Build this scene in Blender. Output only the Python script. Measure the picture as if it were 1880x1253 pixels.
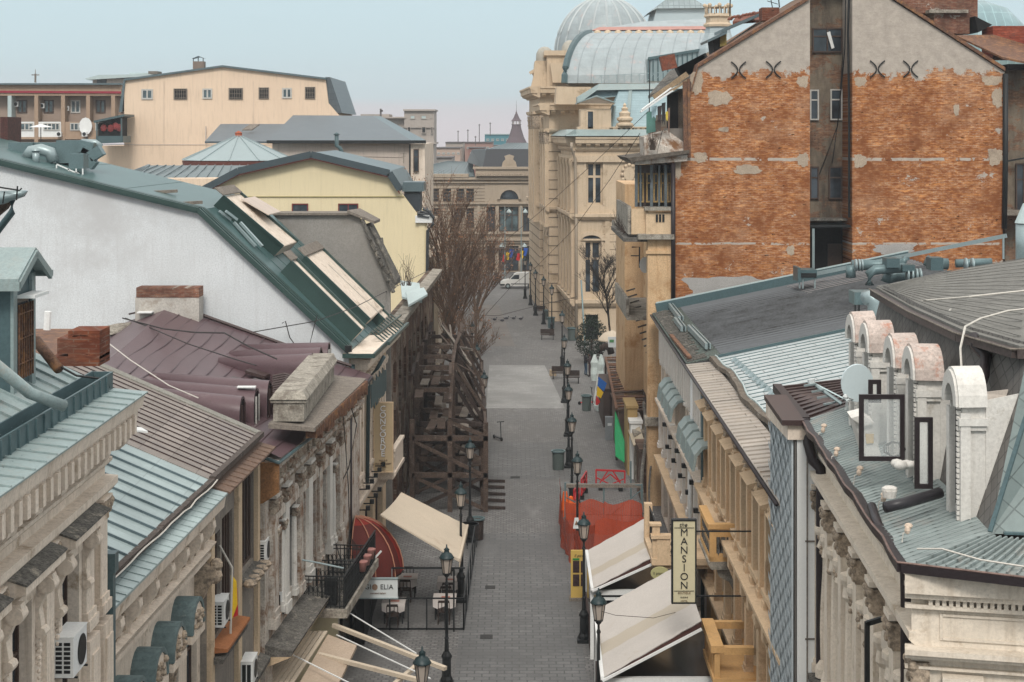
import bpy, bmesh, math, random
from mathutils import Vector as V
for o in list(bpy.data.objects): bpy.data.objects.remove(o)
SC = bpy.context.scene; COL = SC.collection
random.seed(7); R = random.random
def U(a, b): return a + (b - a) * R()

# ---------------------------------------------------------------- camera, sky, sun, exposure
FP, CX, HY, CH = 3000.0, 940.0, 245.0, 18.0          # focal length in photo pixels, principal column, horizon row, eye height
cam = bpy.data.cameras.new("camera"); camo = bpy.data.objects.new("camera", cam); COL.objects.link(camo)
camo.location = (0, 0, CH); camo.rotation_euler = (math.pi / 2, 0, 0)
cam.sensor_width = 36; cam.lens = 36 * FP / 1880; cam.shift_y = -(626.5 - HY) / 1880
cam.clip_start = 0.5; cam.clip_end = 4000
SC.camera = camo
SUN_EL, SUN_AZ = math.radians(45), math.radians(181)   # azimuth clockwise from +Y (the way the camera looks)
w = bpy.data.worlds.new("World"); SC.world = w; w.use_nodes = True
nt = w.node_tree; nt.nodes.clear()
N = nt.nodes.new; Lk = nt.links.new
sky = N('ShaderNodeTexSky'); sky.sky_type = 'NISHITA'; sky.sun_disc = False
sky.sun_elevation = SUN_EL; sky.sun_rotation = SUN_AZ; sky.air_density = 1.0; sky.dust_density = 2.5
sc_ = N('ShaderNodeVectorMath'); sc_.operation = 'SCALE'; sc_.inputs[3].default_value = 1.0
Lk(sky.outputs[0], sc_.inputs[0])
# high overcast: a veil of cloud, bluish above, a paler pink band low down, broken up by soft noise
tc = N('ShaderNodeTexCoord'); sx = N('ShaderNodeSeparateXYZ'); Lk(tc.outputs['Generated'], sx.inputs[0])
mp = N('ShaderNodeMapping'); mp.inputs['Scale'].default_value = (2.2, 2.2, 26); Lk(tc.outputs['Generated'], mp.inputs[0])
nz = N('ShaderNodeTexNoise'); nz.inputs['Scale'].default_value = 1.6; nz.inputs['Detail'].default_value = 5; Lk(mp.outputs[0], nz.inputs[0])
ad = N('ShaderNodeMath'); ad.operation = 'MULTIPLY_ADD'; ad.inputs[1].default_value = 0.022; Lk(nz.outputs[0], ad.inputs[0])
Lk(sx.outputs[2], ad.inputs[2])
cr = N('ShaderNodeValToRGB'); e = cr.color_ramp.elements
e[0].position = 0.0; e[0].color = (7.9, 7.2, 7.3, 1)
e[1].position = 1.0; e[1].color = (19.5, 18.8, 17.8, 1)
for p_, c_ in ((0.014, (8.0, 7.2, 7.5, 1)), (0.026, (7.3, 7.2, 7.5, 1)), (0.036, (6.3, 7.7, 8.2, 1)), (0.06, (6.5, 8.3, 8.9, 1)), (0.12, (6.9, 8.8, 9.5, 1)), (0.45, (13.0, 13.2, 13.0, 1))):
    q = e.new(p_); q.color = c_
Lk(ad.outputs[0], cr.inputs[0])
mx = N('ShaderNodeMix'); mx.data_type = 'RGBA'; mx.inputs['Factor'].default_value = 0.86
Lk(sc_.outputs[0], mx.inputs['A']); Lk(cr.outputs[0], mx.inputs['B'])
bg = N('ShaderNodeBackground'); bg.inputs['Strength'].default_value = 0.085; Lk(mx.outputs['Result'], bg.inputs[0])
wo = N('ShaderNodeOutputWorld'); Lk(bg.outputs[0], wo.inputs[0])
sun = bpy.data.lights.new("sun", 'SUN'); sun.energy = 2.0; sun.angle = math.radians(15); sun.color = (1.0, 0.95, 0.88)
suno = bpy.data.objects.new("sun", sun); COL.objects.link(suno)
sd = V((math.sin(SUN_AZ) * math.cos(SUN_EL), math.cos(SUN_AZ) * math.cos(SUN_EL), math.sin(SUN_EL)))
suno.rotation_euler = (-sd).to_track_quat('-Z', 'Y').to_euler(); suno.location = (-30, -60, 120)
SC.view_settings.view_transform = 'Standard'; SC.view_settings.look = 'None'
SC.view_settings.exposure = 0.18; SC.view_settings.gamma = 1.0; SC.view_settings.use_curve_mapping = False
SC.render.engine = 'CYCLES'; SC.cycles.max_bounces = 5; SC.cycles.diffuse_bounces = 3; SC.cycles.transparent_max_bounces = 12

# ---------------------------------------------------------------- geometry helpers
def P(px, py, D): return V(((px - CX) * D / FP, D, CH - (py - HY) * D / FP))
def PZ(px, py, Z): return P(px, py, (CH - Z) * FP / (py - HY))      # the point at height Z seen at a pixel
def lerp(a, b, t): return a + (b - a) * t
class Fr:
    """vertical wall frame: origin on the ground, u along the wall, n outwards, z up"""
    def __init__(s, a, b, side):
        s.o = V((a[0], a[1], 0)); d = V((b[0] - a[0], b[1] - a[1], 0)); s.L = d.length; s.ud = d.normalized()
        s.nd = V((s.ud.y, -s.ud.x, 0)) * side
    def p(s, u, n, z): q = s.o + s.ud * u + s.nd * n; q.z = z; return q
    def uz(s, px, py, n=0):
        d = V(((px - CX) / FP, 1, -(py - HY) / FP)); o = s.o + s.nd * n
        t = (o.x * s.nd.x + o.y * s.nd.y) / (d.x * s.nd.x + d.y * s.nd.y)
        q = V((0, 0, CH)) + d * t
        return ((q.x - s.o.x) * s.ud.x + (q.y - s.o.y) * s.ud.y, q.z)
    def u(s, px, n=0): return s.uz(px, HY, n)[0]
class Pl:
    """plane through three points"""
    def __init__(s, a, b, c): s.a = V(a); s.n = (V(b) - s.a).cross(V(c) - s.a).normalized(); s.n = s.n if s.n.z > 0 else -s.n
    def hit(s, px, py):
        d = V(((px - CX) / FP, 1, -(py - HY) / FP)); o = V((0, 0, CH))
        return o + d * ((s.a - o).dot(s.n) / d.dot(s.n))
    def z(s, x, y): return s.a.z - ((x - s.a.x) * s.n.x + (y - s.a.y) * s.n.y) / s.n.z
class MB:
    def __init__(s): s.v = []; s.f = []; s.m = []; s.mi = 0
    def add(s, vs, fs):
        k = len(s.v); s.v += [tuple(q) for q in vs]
        for q in fs: s.f.append(tuple(i + k for i in q)); s.m.append(s.mi)
        return s
    def hexa(s, q): return s.add(q, [(0, 3, 2, 1), (4, 5, 6, 7), (0, 1, 5, 4), (1, 2, 6, 5), (2, 3, 7, 6), (3, 0, 4, 7)])
    def box(s, x0, x1, y0, y1, z0, z1):
        return s.hexa([(x0, y0, z0), (x1, y0, z0), (x1, y1, z0), (x0, y1, z0), (x0, y0, z1), (x1, y0, z1), (x1, y1, z1), (x0, y1, z1)])
    def fb(s, F, u0, u1, n0, n1, z0, z1):
        return s.hexa([F.p(u0, n0, z0), F.p(u1, n0, z0), F.p(u1, n1, z0), F.p(u0, n1, z0), F.p(u0, n0, z1), F.p(u1, n0, z1), F.p(u1, n1, z1), F.p(u0, n1, z1)])
    def prism(s, pts, ex):
        n = len(pts); ex = V(ex); a = [V(q) for q in pts]
        return s.add(a + [q + ex for q in a], [tuple(range(n - 1, -1, -1)), tuple(range(n, 2 * n))] + [(i, (i + 1) % n, n + (i + 1) % n, n + i) for i in range(n)])
    def uprism(s, F, prof, u0, u1):
        """profile of (n, z) pairs swept along u"""
        return s.prism([F.p(u0, a, b) for a, b in prof], F.ud * (u1 - u0))
    def quad(s, *q): return s.add(q, [tuple(range(len(q)))])
    def slab(s, pts, t=0.05):
        """a sheet with thickness t below it"""
        return s.prism([V(q) for q in pts], (0, 0, -t))
    def tube(s, pts, r, n=8, r2=None):
        pts = [V(q) for q in pts]; m = len(pts); k = len(s.v); rings = []
        up = V((0, 0, 1))
        for i, q in enumerate(pts):
            d = (pts[min(i + 1, m - 1)] - pts[max(i - 1, 0)]).normalized()
            a = up if abs(d.z) < 0.95 else V((1, 0, 0))
            x = d.cross(a).normalized(); y = d.cross(x)
            rr = r if r2 is None else lerp(r, r2, i / (m - 1))
            rings.append([q + (x * math.cos(2 * math.pi * j / n) + y * math.sin(2 * math.pi * j / n)) * rr for j in range(n)])
        vs = [q for g in rings for q in g]; fs = []
        for i in range(m - 1):
            for j in range(n): fs.append((i * n + j, i * n + (j + 1) % n, (i + 1) * n + (j + 1) % n, (i + 1) * n + j))
        fs += [tuple(range(n - 1, -1, -1)), tuple((m - 1) * n + j for j in range(n))]
        return s.add(vs, fs)
    def bar(s, p, q, w, h=None, up=(0, 0, 1)):
        p = V(p); q = V(q); h = h or w; d = (q - p).normalized(); a = V(up)
        if abs(d.dot(a)) > 0.97: a = V((1, 0, 0))
        x = d.cross(a).normalized() * w / 2; y = x.normalized().cross(d) * h / 2
        return s.hexa([p - x - y, p + x - y, p + x + y, p - x + y, q - x - y, q + x - y, q + x + y, q - x + y])
    def lathe(s, c, prof, n=12, ax=None, a0=0, a1=2 * math.pi):
        c = V(c); full = abs(a1 - a0 - 2 * math.pi) < 1e-6; k = n if full else n + 1; vs = []; fs = []
        for r, z in prof:
            for j in range(k):
                a = a0 + (a1 - a0) * j / n; vs.append(c + V((r * math.cos(a), r * math.sin(a), z)))
        for i in range(len(prof) - 1):
            for j in range(n):
                j2 = (j + 1) % k; fs.append((i * k + j, i * k + j2, (i + 1) * k + j2, (i + 1) * k + j))
        if full:
            if prof[0][0] > 1e-4: fs.append(tuple(range(k - 1, -1, -1)))
            if prof[-1][0] > 1e-4: fs.append(tuple((len(prof) - 1) * k + j for j in range(k)))
        return s.add(vs, fs)
    def ball(s, c, r, n=8, sq=(1, 1, 1)):
        c = V(c); vs = []; fs = []; m = n // 2 + 1
        for i in range(m + 1):
            t = math.pi * i / m
            for j in range(n): a = 2 * math.pi * j / n; vs.append(c + V((r * sq[0] * math.sin(t) * math.cos(a), r * sq[1] * math.sin(t) * math.sin(a), r * sq[2] * math.cos(t))))
        for i in range(m):
            for j in range(n): fs.append((i * n + j, (i + 1) * n + j, (i + 1) * n + (j + 1) % n, i * n + (j + 1) % n))
        return s.add(vs, fs)
    def build(s, name, mats, parent=None, smooth=False):
        me = bpy.data.meshes.new(name); off = V(parent.get('org', (0, 0, 0))) if parent else V((0, 0, 0))
        me.from_pydata([V(q) - off for q in s.v], [], s.f)
        bm = bmesh.new(); bm.from_mesh(me); bmesh.ops.recalc_face_normals(bm, faces=bm.faces); bm.to_mesh(me); bm.free()
        mats = mats if isinstance(mats, (list, tuple)) else [mats]
        for q in mats: me.materials.append(q)
        if len(mats) > 1: me.polygons.foreach_set('material_index', s.m)
        if smooth: me.polygons.foreach_set('use_smooth', [True] * len(me.polygons))
        o = bpy.data.objects.new(name, me); COL.objects.link(o)
        if parent: o.parent = parent; o['org'] = tuple(off)
        return o
def tag(o, label=None, cat=None, group=None, kind=None):
    if label: o['label'] = label
    if cat: o['category'] = cat
    if group: o['group'] = group
    if kind: o['kind'] = kind
    return o
def thing(name, label, cat, loc, group=None):
    o = bpy.data.objects.new(name, None); COL.objects.link(o); o.empty_display_size = 0.3
    o.location = V(loc); o['org'] = tuple(V(loc)); return tag(o, label, cat, group)
def one(mb, name, mats, label, cat, group=None, smooth=False):
    """a thing that is a single mesh; its origin goes to its base"""
    xs = [q[0] for q in mb.v]; ys = [q[1] for q in mb.v]; z0 = min(q[2] for q in mb.v)
    c = V(((min(xs) + max(xs)) / 2, (min(ys) + max(ys)) / 2, z0))
    mb.v = [tuple(V(q) - c) for q in mb.v]
    o = mb.build(name, mats, None, smooth); o.location = c; o['org'] = tuple(c); return tag(o, label, cat, group)
def copy_tree(o, parent=None):
    c = o.copy(); COL.objects.link(c)
    if parent: c.parent = parent
    for ch in KIDS.get(o.name, [x for x in COL.objects if x.parent == o]): copy_tree(ch, c)
    return c
KIDS = {}
def clone(o, loc, label=None, rz=None, sc=None):
    c = copy_tree(o); c.location = V(loc)
    if label: c['label'] = label
    if rz is not None: c.rotation_euler = (0, 0, rz)
    if sc: c.scale = (sc,) * 3
    return c

# ---------------------------------------------------------------- materials
MC = {}
def srgb(r, g, b):
    f = lambda c: (c / 255) / 12.92 if c <= 10 else ((c / 255 + 0.055) / 1.055) ** 2.4
    return (f(r), f(g), f(b))
def nodes(name):
    m = bpy.data.materials.new(name); m.use_nodes = True; t = m.node_tree; t.nodes.clear()
    o = t.nodes.new('ShaderNodeOutputMaterial'); b = t.nodes.new('ShaderNodeBsdfPrincipled'); t.links.new(b.outputs[0], o.inputs[0])
    return m, t, b
def uv(t, u, v):
    g = t.nodes.new('ShaderNodeNewGeometry'); c = t.nodes.new('ShaderNodeCombineXYZ')
    for i, d in enumerate((u, v)):
        n = t.nodes.new('ShaderNodeVectorMath'); n.operation = 'DOT_PRODUCT'; n.inputs[1].default_value = V(d)
        t.links.new(g.outputs['Position'], n.inputs[0]); t.links.new(n.outputs['Value'], c.inputs[i])
    return c.outputs[0]
def noise(t, vec, scale, detail=4, rough=0.6, stretch=None, seed=0):
    if stretch:
        mp = t.nodes.new('ShaderNodeMapping'); mp.inputs['Scale'].default_value = stretch; mp.inputs['Location'].default_value = (seed, seed * 1.7, seed * .3)
        t.links.new(vec, mp.inputs[0]); vec = mp.outputs[0]
    n = t.nodes.new('ShaderNodeTexNoise'); n.inputs['Scale'].default_value = scale; n.inputs['Detail'].default_value = detail
    n.inputs['Roughness'].default_value = rough; t.links.new(vec, n.inputs[0]); return n.outputs[0]
def ramp(t, fac, a, b, inter='LINEAR'):
    r = t.nodes.new('ShaderNodeMapRange'); r.inputs[1].default_value = a; r.inputs[2].default_value = b; r.clamp = True
    t.links.new(fac, r.inputs[0]); return r.outputs[0]
def mix(t, fac, a, b, mode='MIX'):
    m = t.nodes.new('ShaderNodeMix'); m.data_type = 'RGBA'; m.blend_type = mode
    for s, q in ((m.inputs['Factor'], fac), (m.inputs['A'], a), (m.inputs['B'], b)):
        if hasattr(q, 'is_output'): t.links.new(q, s)
        elif isinstance(q, (int, float)): s.default_value = q
        else: s.default_value = (*q[:3], 1)
    return m.outputs['Result']
def bump(t, b, h, strength=0.4, dist=0.02):
    n = t.nodes.new('ShaderNodeBump'); n.inputs['Strength'].default_value = strength; n.inputs['Distance'].default_value = dist
    t.links.new(h, n.inputs['Height']); t.links.new(n.outputs[0], b.inputs['Normal'])
def mul(c, k): return tuple(x * k for x in c[:3])
def mat(name, col, rough=0.8, var=0.25, sc=1.5, dirt=None, dirt_amt=0.35, streak=0.0, metal=0.0, bmp=0.25, fine=18):
    """weathered surface: blotches, optional dirt patches and rain streaks, fine grain"""
    if name in MC: return MC[name]
    m, t, b = nodes(name); g = t.nodes.new('ShaderNodeNewGeometry').outputs['Position']
    n1 = noise(t, g, sc, 6, 0.65); c = mix(t, ramp(t, n1, 0.3, 0.7), mul(col, 1 - var), mul(col, 1 + var * 0.5))
    n2 = noise(t, g, fine, 4, 0.7); c = mix(t, ramp(t, n2, 0.42, 0.7), c, mul(col, max(.2, 1 - var * 1.7))) if var > 0 else c
    if streak > 0:
        n3 = noise(t, g, 1.0, 5, 0.7, (4.5, 4.5, 0.35)); c = mix(t, mulf(t, ramp(t, n3, 0.5, 0.74), streak), c, dirt or mul(col, 0.4))
    if dirt:
        n4 = noise(t, g, sc * 0.9, 8, 0.72, (1, 1, 1), 4.2); c = mix(t, ramp(t, n4, 0.62 - dirt_amt * 0.3, 0.72 - dirt_amt * 0.2), c, dirt)
    t.links.new(c, b.inputs['Base Color']); b.inputs['Roughness'].default_value = rough; b.inputs['Metallic'].default_value = metal
    b.inputs['Specular IOR Level'].default_value = 0.3
    if bmp: bump(t, b, n2, bmp, 0.02)
    MC[name] = m; return m
def mulf(t, a, k):
    n = t.nodes.new('ShaderNodeMath'); n.operation = 'MULTIPLY'; n.inputs[1].default_value = k; t.links.new(a, n.inputs[0]); return n.outputs[0]
def sheetmat(name, col, u, v, pw, ph, rough=0.45, var=0.12, rust=None, rust_amt=0.3, line=0.5, mort=0.012, off=0.5, metal=0.0):
    """sheet / tile roof: panels of slightly different tone with dark joints, in the plane (u, v)"""
    m, t, b = nodes(name); q = uv(t, u, v); g = t.nodes.new('ShaderNodeNewGeometry').outputs['Position']
    br = t.nodes.new('ShaderNodeTexBrick'); t.links.new(q, br.inputs[0]); br.offset = off
    br.inputs['Scale'].default_value = 1; br.inputs['Brick Width'].default_value = pw; br.inputs['Row Height'].default_value = ph
    br.inputs['Mortar Size'].default_value = mort; br.inputs['Color1'].default_value = (*mul(col, 1 - var), 1); br.inputs['Color2'].default_value = (*mul(col, 1 + var), 1)
    br.inputs['Mortar'].default_value = (*mul(col, line), 1); br.inputs['Mortar Smooth'].default_value = 0.3
    n1 = noise(t, g, 0.9, 6, 0.7); c = mix(t, ramp(t, n1, 0.35, 0.75), br.outputs[0], mul(col, 0.72), 'MIX')
    n2 = noise(t, g, 9, 4, 0.7); c = mix(t, mulf(t, ramp(t, n2, 0.4, 0.8), 0.35), c, mul(col, 1.25))
    if rust: n3 = noise(t, g, 0.7, 7, 0.75, (1, 1, 1), 9.1); c = mix(t, ramp(t, n3, 0.66 - rust_amt * .4, 0.78 - rust_amt * .3), c, rust)
    t.links.new(c, b.inputs['Base Color']); b.inputs['Roughness'].default_value = rough; b.inputs['Metallic'].default_value = metal
    b.inputs['Specular IOR Level'].default_value = 0.35
    bump(t, b, br.outputs['Fac'], -0.5, 0.02); MC[name] = m; return m
def brickmat(name, c1, c2, mortar, plaster=None, amt=0.3, u=(1, 0, 0), v=(0, 0, 1), bw=0.26, bh=0.085, band=None, hi=None, dark=0.25, soot=None, mort=0.012):
    """worn brickwork with patches of the plaster that once covered it; band = heights of plaster bands, hi = height above which plaster survives"""
    m, t, b = nodes(name); q = uv(t, u, v)
    # wobble so courses are not ruler straight
    w0 = noise(t, q, 1.3, 3); wv = t.nodes.new('ShaderNodeVectorMath'); wv.operation = 'MULTIPLY_ADD'
    cw = t.nodes.new('ShaderNodeCombineXYZ'); t.links.new(w0, cw.inputs[0]); t.links.new(w0, cw.inputs[1])
    t.links.new(cw.outputs[0], wv.inputs[0]); wv.inputs[1].default_value = (0.08, 0.03, 0); t.links.new(q, wv.inputs[2])
    br = t.nodes.new('ShaderNodeTexBrick'); t.links.new(wv.outputs[0], br.inputs[0]); br.inputs['Scale'].default_value = 1
    br.inputs['Brick Width'].default_value = bw; br.inputs['Row Height'].default_value = bh; br.inputs['Mortar Size'].default_value = mort
    br.inputs['Color1'].default_value = (*c1, 1); br.inputs['Color2'].default_value = (*c2, 1); br.inputs['Mortar'].default_value = (*mortar, 1)
    c = br.outputs[0]
    na = noise(t, q, 2.2, 2, .5, (.6, 3.5, 1), 8.8); c = mix(t, ramp(t, na, .45, .75), c, mul(c2, 1.15)); nb = noise(t, q, 14, 2, .5, (.28, .9, 1), 1.8); c = mix(t, ramp(t, nb, .35, .68), mul(c1, .72), c)
    nl = noise(t, q, 0.45, 4, .6, (1, 1, 1), 12.0); c = mix(t, mulf(t, ramp(t, nl, .52, .74), .35), c, mortar); c = mix(t, mulf(t, ramp(t, noise(t, q, 0.7, 5, .65, (.35, 1.3, 1), 21.), .5, .68), .45), c, mul(c1, .6))
    n0 = noise(t, q, 6.0, 5, 0.8, (0.5, 1.6, 1)); c = mix(t, mulf(t, ramp(t, n0, 0.54, 0.66), 0.8), c, mortar)
    n1 = noise(t, q, 0.8, 6, 0.7, (1, 1, 1), 2.0); c = mix(t, mulf(t, ramp(t, n1, 0.42, 0.66), dark * 2.2), c, mul(c1, 0.55))
    n2 = noise(t, q, 3.0, 3, 0.6, (1.0, 3.2, 1), 5.0); c = mix(t, ramp(t, n2, 0.66, 0.69), c, mul(c1, 0.2))
    if plaster:
        n3 = noise(t, q, 0.75, 9, 0.72, (1, 1.4, 1), 7.7); f = ramp(t, n3, 0.66 - amt * 0.25, 0.67 - amt * 0.25)
        if band or hi:
            s = t.nodes.new('ShaderNodeSeparateXYZ'); t.links.new(q, s.inputs[0]); n5 = noise(t, q, 1.1, 8, 0.7, (1, 1, 1), 1.1)
            zz = t.nodes.new('ShaderNodeMath'); zz.operation = 'MULTIPLY_ADD'; zz.inputs[1].default_value = 3.4 if hi else 0.3
            t.links.new(n5, zz.inputs[0]); t.links.new(s.outputs[1], zz.inputs[2])
            def mx_(a, b_):
                k = t.nodes.new('ShaderNodeMath'); k.operation = 'MAXIMUM'; t.links.new(a, k.inputs[0]); t.links.new(b_, k.inputs[1]); return k.outputs[0]
            if hi: f = mx_(f, ramp(t, zz.outputs[0], hi + 1.7, hi + 1.78))
            for (z0, z1) in band or ():
                k = t.nodes.new('ShaderNodeMath'); k.operation = 'COMPARE'; k.inputs[1].default_value = (z0 + z1) / 2 + 0.06; k.inputs[2].default_value = (z1 - z0) / 2
                z2 = t.nodes.new('ShaderNodeMath'); z2.operation = 'MULTIPLY_ADD'; z2.inputs[1].default_value = 0.14; t.links.new(n5, z2.inputs[0]); t.links.new(s.outputs[1], z2.inputs[2])
                t.links.new(z2.outputs[0], k.inputs[0]); kk = t.nodes.new('ShaderNodeMath'); kk.operation = 'MULTIPLY'; t.links.new(k.outputs[0], kk.inputs[0]); t.links.new(ramp(t, noise(t, q, 1.3, 6, .7, (1, .6, 1), z0), .46, .48), kk.inputs[1]); f = mx_(f, kk.outputs[0])
        n6 = noise(t, q, 2.4, 7, 0.75); pc = mix(t, ramp(t, n6, 0.3, 0.75), mul(plaster, 1.1), mul(plaster, 0.68)); c = mix(t, f, c, pc)
    if soot: n7 = noise(t, q, 0.5, 6, 0.7, (1.6, 0.4, 1), 3.3); c = mix(t, mulf(t, ramp(t, n7, 0.45, 0.65), soot), c, (0.035, 0.03, 0.026))
    t.links.new(c, b.inputs['Base Color']); b.inputs['Roughness'].default_value = 0.92; b.inputs['Specular IOR Level'].default_value = 0.15
    bump(t, b, n0, 0.6, 0.03); MC[name] = m; return m
def glassmat(name, col=(0.03, 0.04, 0.05), rough=0.12):
    if name in MC: return MC[name]
    m, t, b = nodes(name); g = t.nodes.new('ShaderNodeNewGeometry').outputs['Position']
    n1 = noise(t, g, 0.9, 3); t.links.new(mix(t, ramp(t, n1, 0.35, 0.7), mul(col, 0.5), mul(col, 2.0)), b.inputs['Base Color'])
    b.inputs['Roughness'].default_value = rough; b.inputs['Specular IOR Level'].default_value = 0.5; MC[name] = m; return m
# ---------------------------------------------------------------- palette
S = srgb
WHITE = mat('white_plaster', (0.64, 0.665, 0.68), 0.85, 0.16, 0.22, dirt=(.47, .475, .48), dirt_amt=.5, streak=0.6, bmp=0.1)
CREAM = mat('cream_stucco', (0.62, 0.48, 0.33), 0.85, 0.16, 1.2, dirt=(0.25, 0.19, 0.13), dirt_amt=0.12, streak=0.35)
CREAM2 = mat('pale_stucco', (0.72, 0.62, 0.52), 0.85, 0.16, 1.2, dirt=(0.27, 0.19, 0.12), dirt_amt=0.12, streak=0.55)
CREAM3 = mat('light_cream_stucco', (0.70, 0.62, 0.52), 0.85, 0.13, 1.2, dirt=(0.33, 0.25, 0.17), dirt_amt=0.1, streak=0.5)
RUIN = mat('peeling_plaster', (0.58, 0.53, 0.47), 0.9, 0.28, 1.6, dirt=(0.17, 0.085, 0.04), dirt_amt=0.45, streak=0.9)
GREYP = mat('grey_render', (0.23, 0.205, 0.18), 0.9, 0.2, 0.8, dirt=(0.36, 0.31, 0.25), dirt_amt=0.2, streak=0.5)
CONC = mat('bare_render', (0.27, 0.255, 0.235), 0.9, 0.16, 0.5, dirt=(0.19, 0.175, 0.155), dirt_amt=0.35, streak=0.3)
PEACH = mat('peach_render', (0.72, 0.56, 0.42), 0.85, 0.09, 0.2, streak=0.35, bmp=0.1)
YELLOW = mat('yellow_render', (0.72, 0.62, 0.41), 0.85, 0.07, 0.2, streak=.2, bmp=0.08)
PINK = mat('faded_pink_render', (0.50, 0.43, 0.38), 0.85, 0.12, 0.4, streak=0.4)
OCHRE = mat('ochre_stucco', (0.63, 0.43, 0.25), 0.85, 0.22, 0.7, dirt=(0.34, 0.18, 0.07), dirt_amt=0.3, streak=0.7)
ORANGE = mat('orange_stucco', (0.60, 0.36, 0.15), 0.82, 0.12, 1.0, dirt=(0.4, 0.25, 0.12), dirt_amt=0.12, streak=0.3)
TRIM = mat('sand_trim', (0.62, 0.46, 0.30), 0.82, 0.14, 1.0, dirt=(0.34, 0.24, 0.15), dirt_amt=0.18, streak=0.35)
STONE = mat('limestone', (0.58, 0.46, 0.33), 0.85, 0.16, 0.5, dirt=(0.30, 0.22, 0.14), dirt_amt=0.2, streak=0.4)
STONE2 = mat('far_limestone', (0.40, 0.33, 0.255), 0.85, 0.12, 0.3, streak=0.3)
OLDST = mat('mossy_stone', (0.36, 0.33, 0.28), 0.95, 0.35, 2.5, dirt=(0.13, 0.11, 0.09), dirt_amt=0.45)
DARKST = mat('blackened_stone', (0.15, 0.14, 0.125), 0.95, 0.5, 4, dirt=(0.3, 0.27, 0.22), dirt_amt=0.2)
CARVE = mat('carved_stucco', (0.46, 0.37, 0.28), 0.9, 0.4, 7, dirt=(0.16, 0.13, 0.1), dirt_amt=0.4, bmp=0.9, fine=11)
TURQ = mat('turquoise_metal', (0.25, 0.315, 0.315), 0.42, 0.15, 0.8, dirt=(0.28, 0.24, 0.2), dirt_amt=0.05, streak=0.3, bmp=0.1)
DTURQ = mat('dark_turquoise_metal', (0.07, 0.115, 0.125), 0.4, 0.18, 0.8, bmp=0.1)
SLATEB = mat('slate_blue_metal', (0.10, 0.14, 0.155), 0.4, 0.15, 0.8, bmp=0.1)
GREEN = mat('dark_green_metal', (0.035, 0.066, 0.06), 0.35, 0.15, 0.8, bmp=0.08)
PALEB = mat('pale_blue_metal', (0.42, 0.50, 0.50), 0.45, 0.1, 0.8, bmp=0.1)
PURP = mat('purple_sheet', (0.105, 0.065, 0.072), 0.38, 0.14, 0.7, dirt=(0.2, 0.15, 0.15), dirt_amt=-0.1, bmp=0.1)
BROWN = mat('brown_sheet', (0.055, 0.035, 0.033), 0.35, 0.15, 0.8, bmp=0.05)
DBROWN = mat('dark_brown_gutter', (0.025, 0.018, 0.02), 0.4, 0.2, 2)
RUSTY = mat('rusty_metal', (0.16, 0.08, 0.05), 0.7, 0.4, 4, dirt=(0.25, 0.12, 0.05), dirt_amt=0.4)
GALV = mat('galvanised_duct', (0.30, 0.37, 0.38), 0.38, 0.12, 1.2, metal=0.35, bmp=0.05)
GALVD = mat('aged_duct', (0.13, 0.19, 0.2), 0.4, 0.15, 1.5, metal=0.2, bmp=0.05)
BLACK = mat('black_iron', (0.012, 0.014, 0.015), 0.5, 0.2, 6, bmp=0)
LAMPG = mat('lamp_green_iron', (0.018, 0.038, 0.042), 0.45, 0.25, 6, bmp=0)
WIRE = mat('cable', (0.03, 0.028, 0.027), 0.6, 0.0, 1, bmp=0)
WIREW = mat('white_cable', (0.55, 0.52, 0.47), 0.6, 0.1, 3, bmp=0)
WPAINT = mat('white_paint', (0.72, 0.73, 0.72), 0.5, 0.08, 2, bmp=0.02)
OLDW = mat('flaking_white_paint', (0.64, 0.62, 0.58), 0.7, 0.12, 3, dirt=(0.34, 0.3, 0.25), dirt_amt=0.05, streak=0.3)
WINW = mat('window_frame_white', (0.5, 0.49, 0.46), 0.6, 0.2, 4, bmp=0)
WINB = mat('window_frame_brown', (0.07, 0.045, 0.035), 0.5, 0.2, 4, bmp=0)
WINR = mat('window_frame_red', (0.17, 0.03, 0.03), 0.5, 0.1, 4, bmp=0)
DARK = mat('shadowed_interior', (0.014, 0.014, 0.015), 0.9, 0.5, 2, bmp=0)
WOOD = mat('weathered_timber', (0.095, 0.065, 0.05), 0.9, 0.45, 3, dirt=(0.2, 0.17, 0.14), dirt_amt=0.1, bmp=0.5)
WOODD = mat('dark_timber', (0.05, 0.034, 0.028), 0.9, 0.5, 3, bmp=0.5)
PLANK = mat('grey_plank', (0.22, 0.19, 0.16), 0.9, 0.35, 4, bmp=0.5)
CANVAS = mat('cream_canvas', (0.54, 0.46, 0.36), 0.85, 0.1, 0.6, dirt=(.42, .34, .26), dirt_amt=.1, streak=0.0, bmp=0.05)
CANVASW = mat('off_white_canvas', (0.50, 0.465, 0.43), 0.85, 0.08, 0.8, dirt=(.42, .37, .31), dirt_amt=.1, bmp=0.05)
REDC = mat('red_canvas', (0.26, 0.02, 0.012), 0.75, 0.15, 1, bmp=0.05)
REDD = mat('dark_red_canvas', (0.06, 0.022, 0.018), 0.75, 0.15, 1, bmp=0.05)
REDP = mat('red_plastic', (0.42, 0.02, 0.025), 0.45, 0.1, 2, bmp=0)
TILE = mat('red_roof_tile', (0.22, 0.07, 0.04), 0.85, 0.4, 5, dirt=(0.1, 0.07, 0.06), dirt_amt=0.3)
GLASS = glassmat('window_glass'); GLASSB = glassmat('bluish_glass', (0.06, 0.09, 0.10))
CURT = mat('curtain', (0.34, 0.30, 0.25), 0.9, 0.2, 3)
SIGNC = mat('sign_cream', (0.48, 0.37, 0.23), 0.6, 0.04, 1, bmp=0)
SIGNY = mat('sign_pale', (0.55, 0.50, 0.34), 0.6, 0.03, 1, bmp=0)
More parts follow.
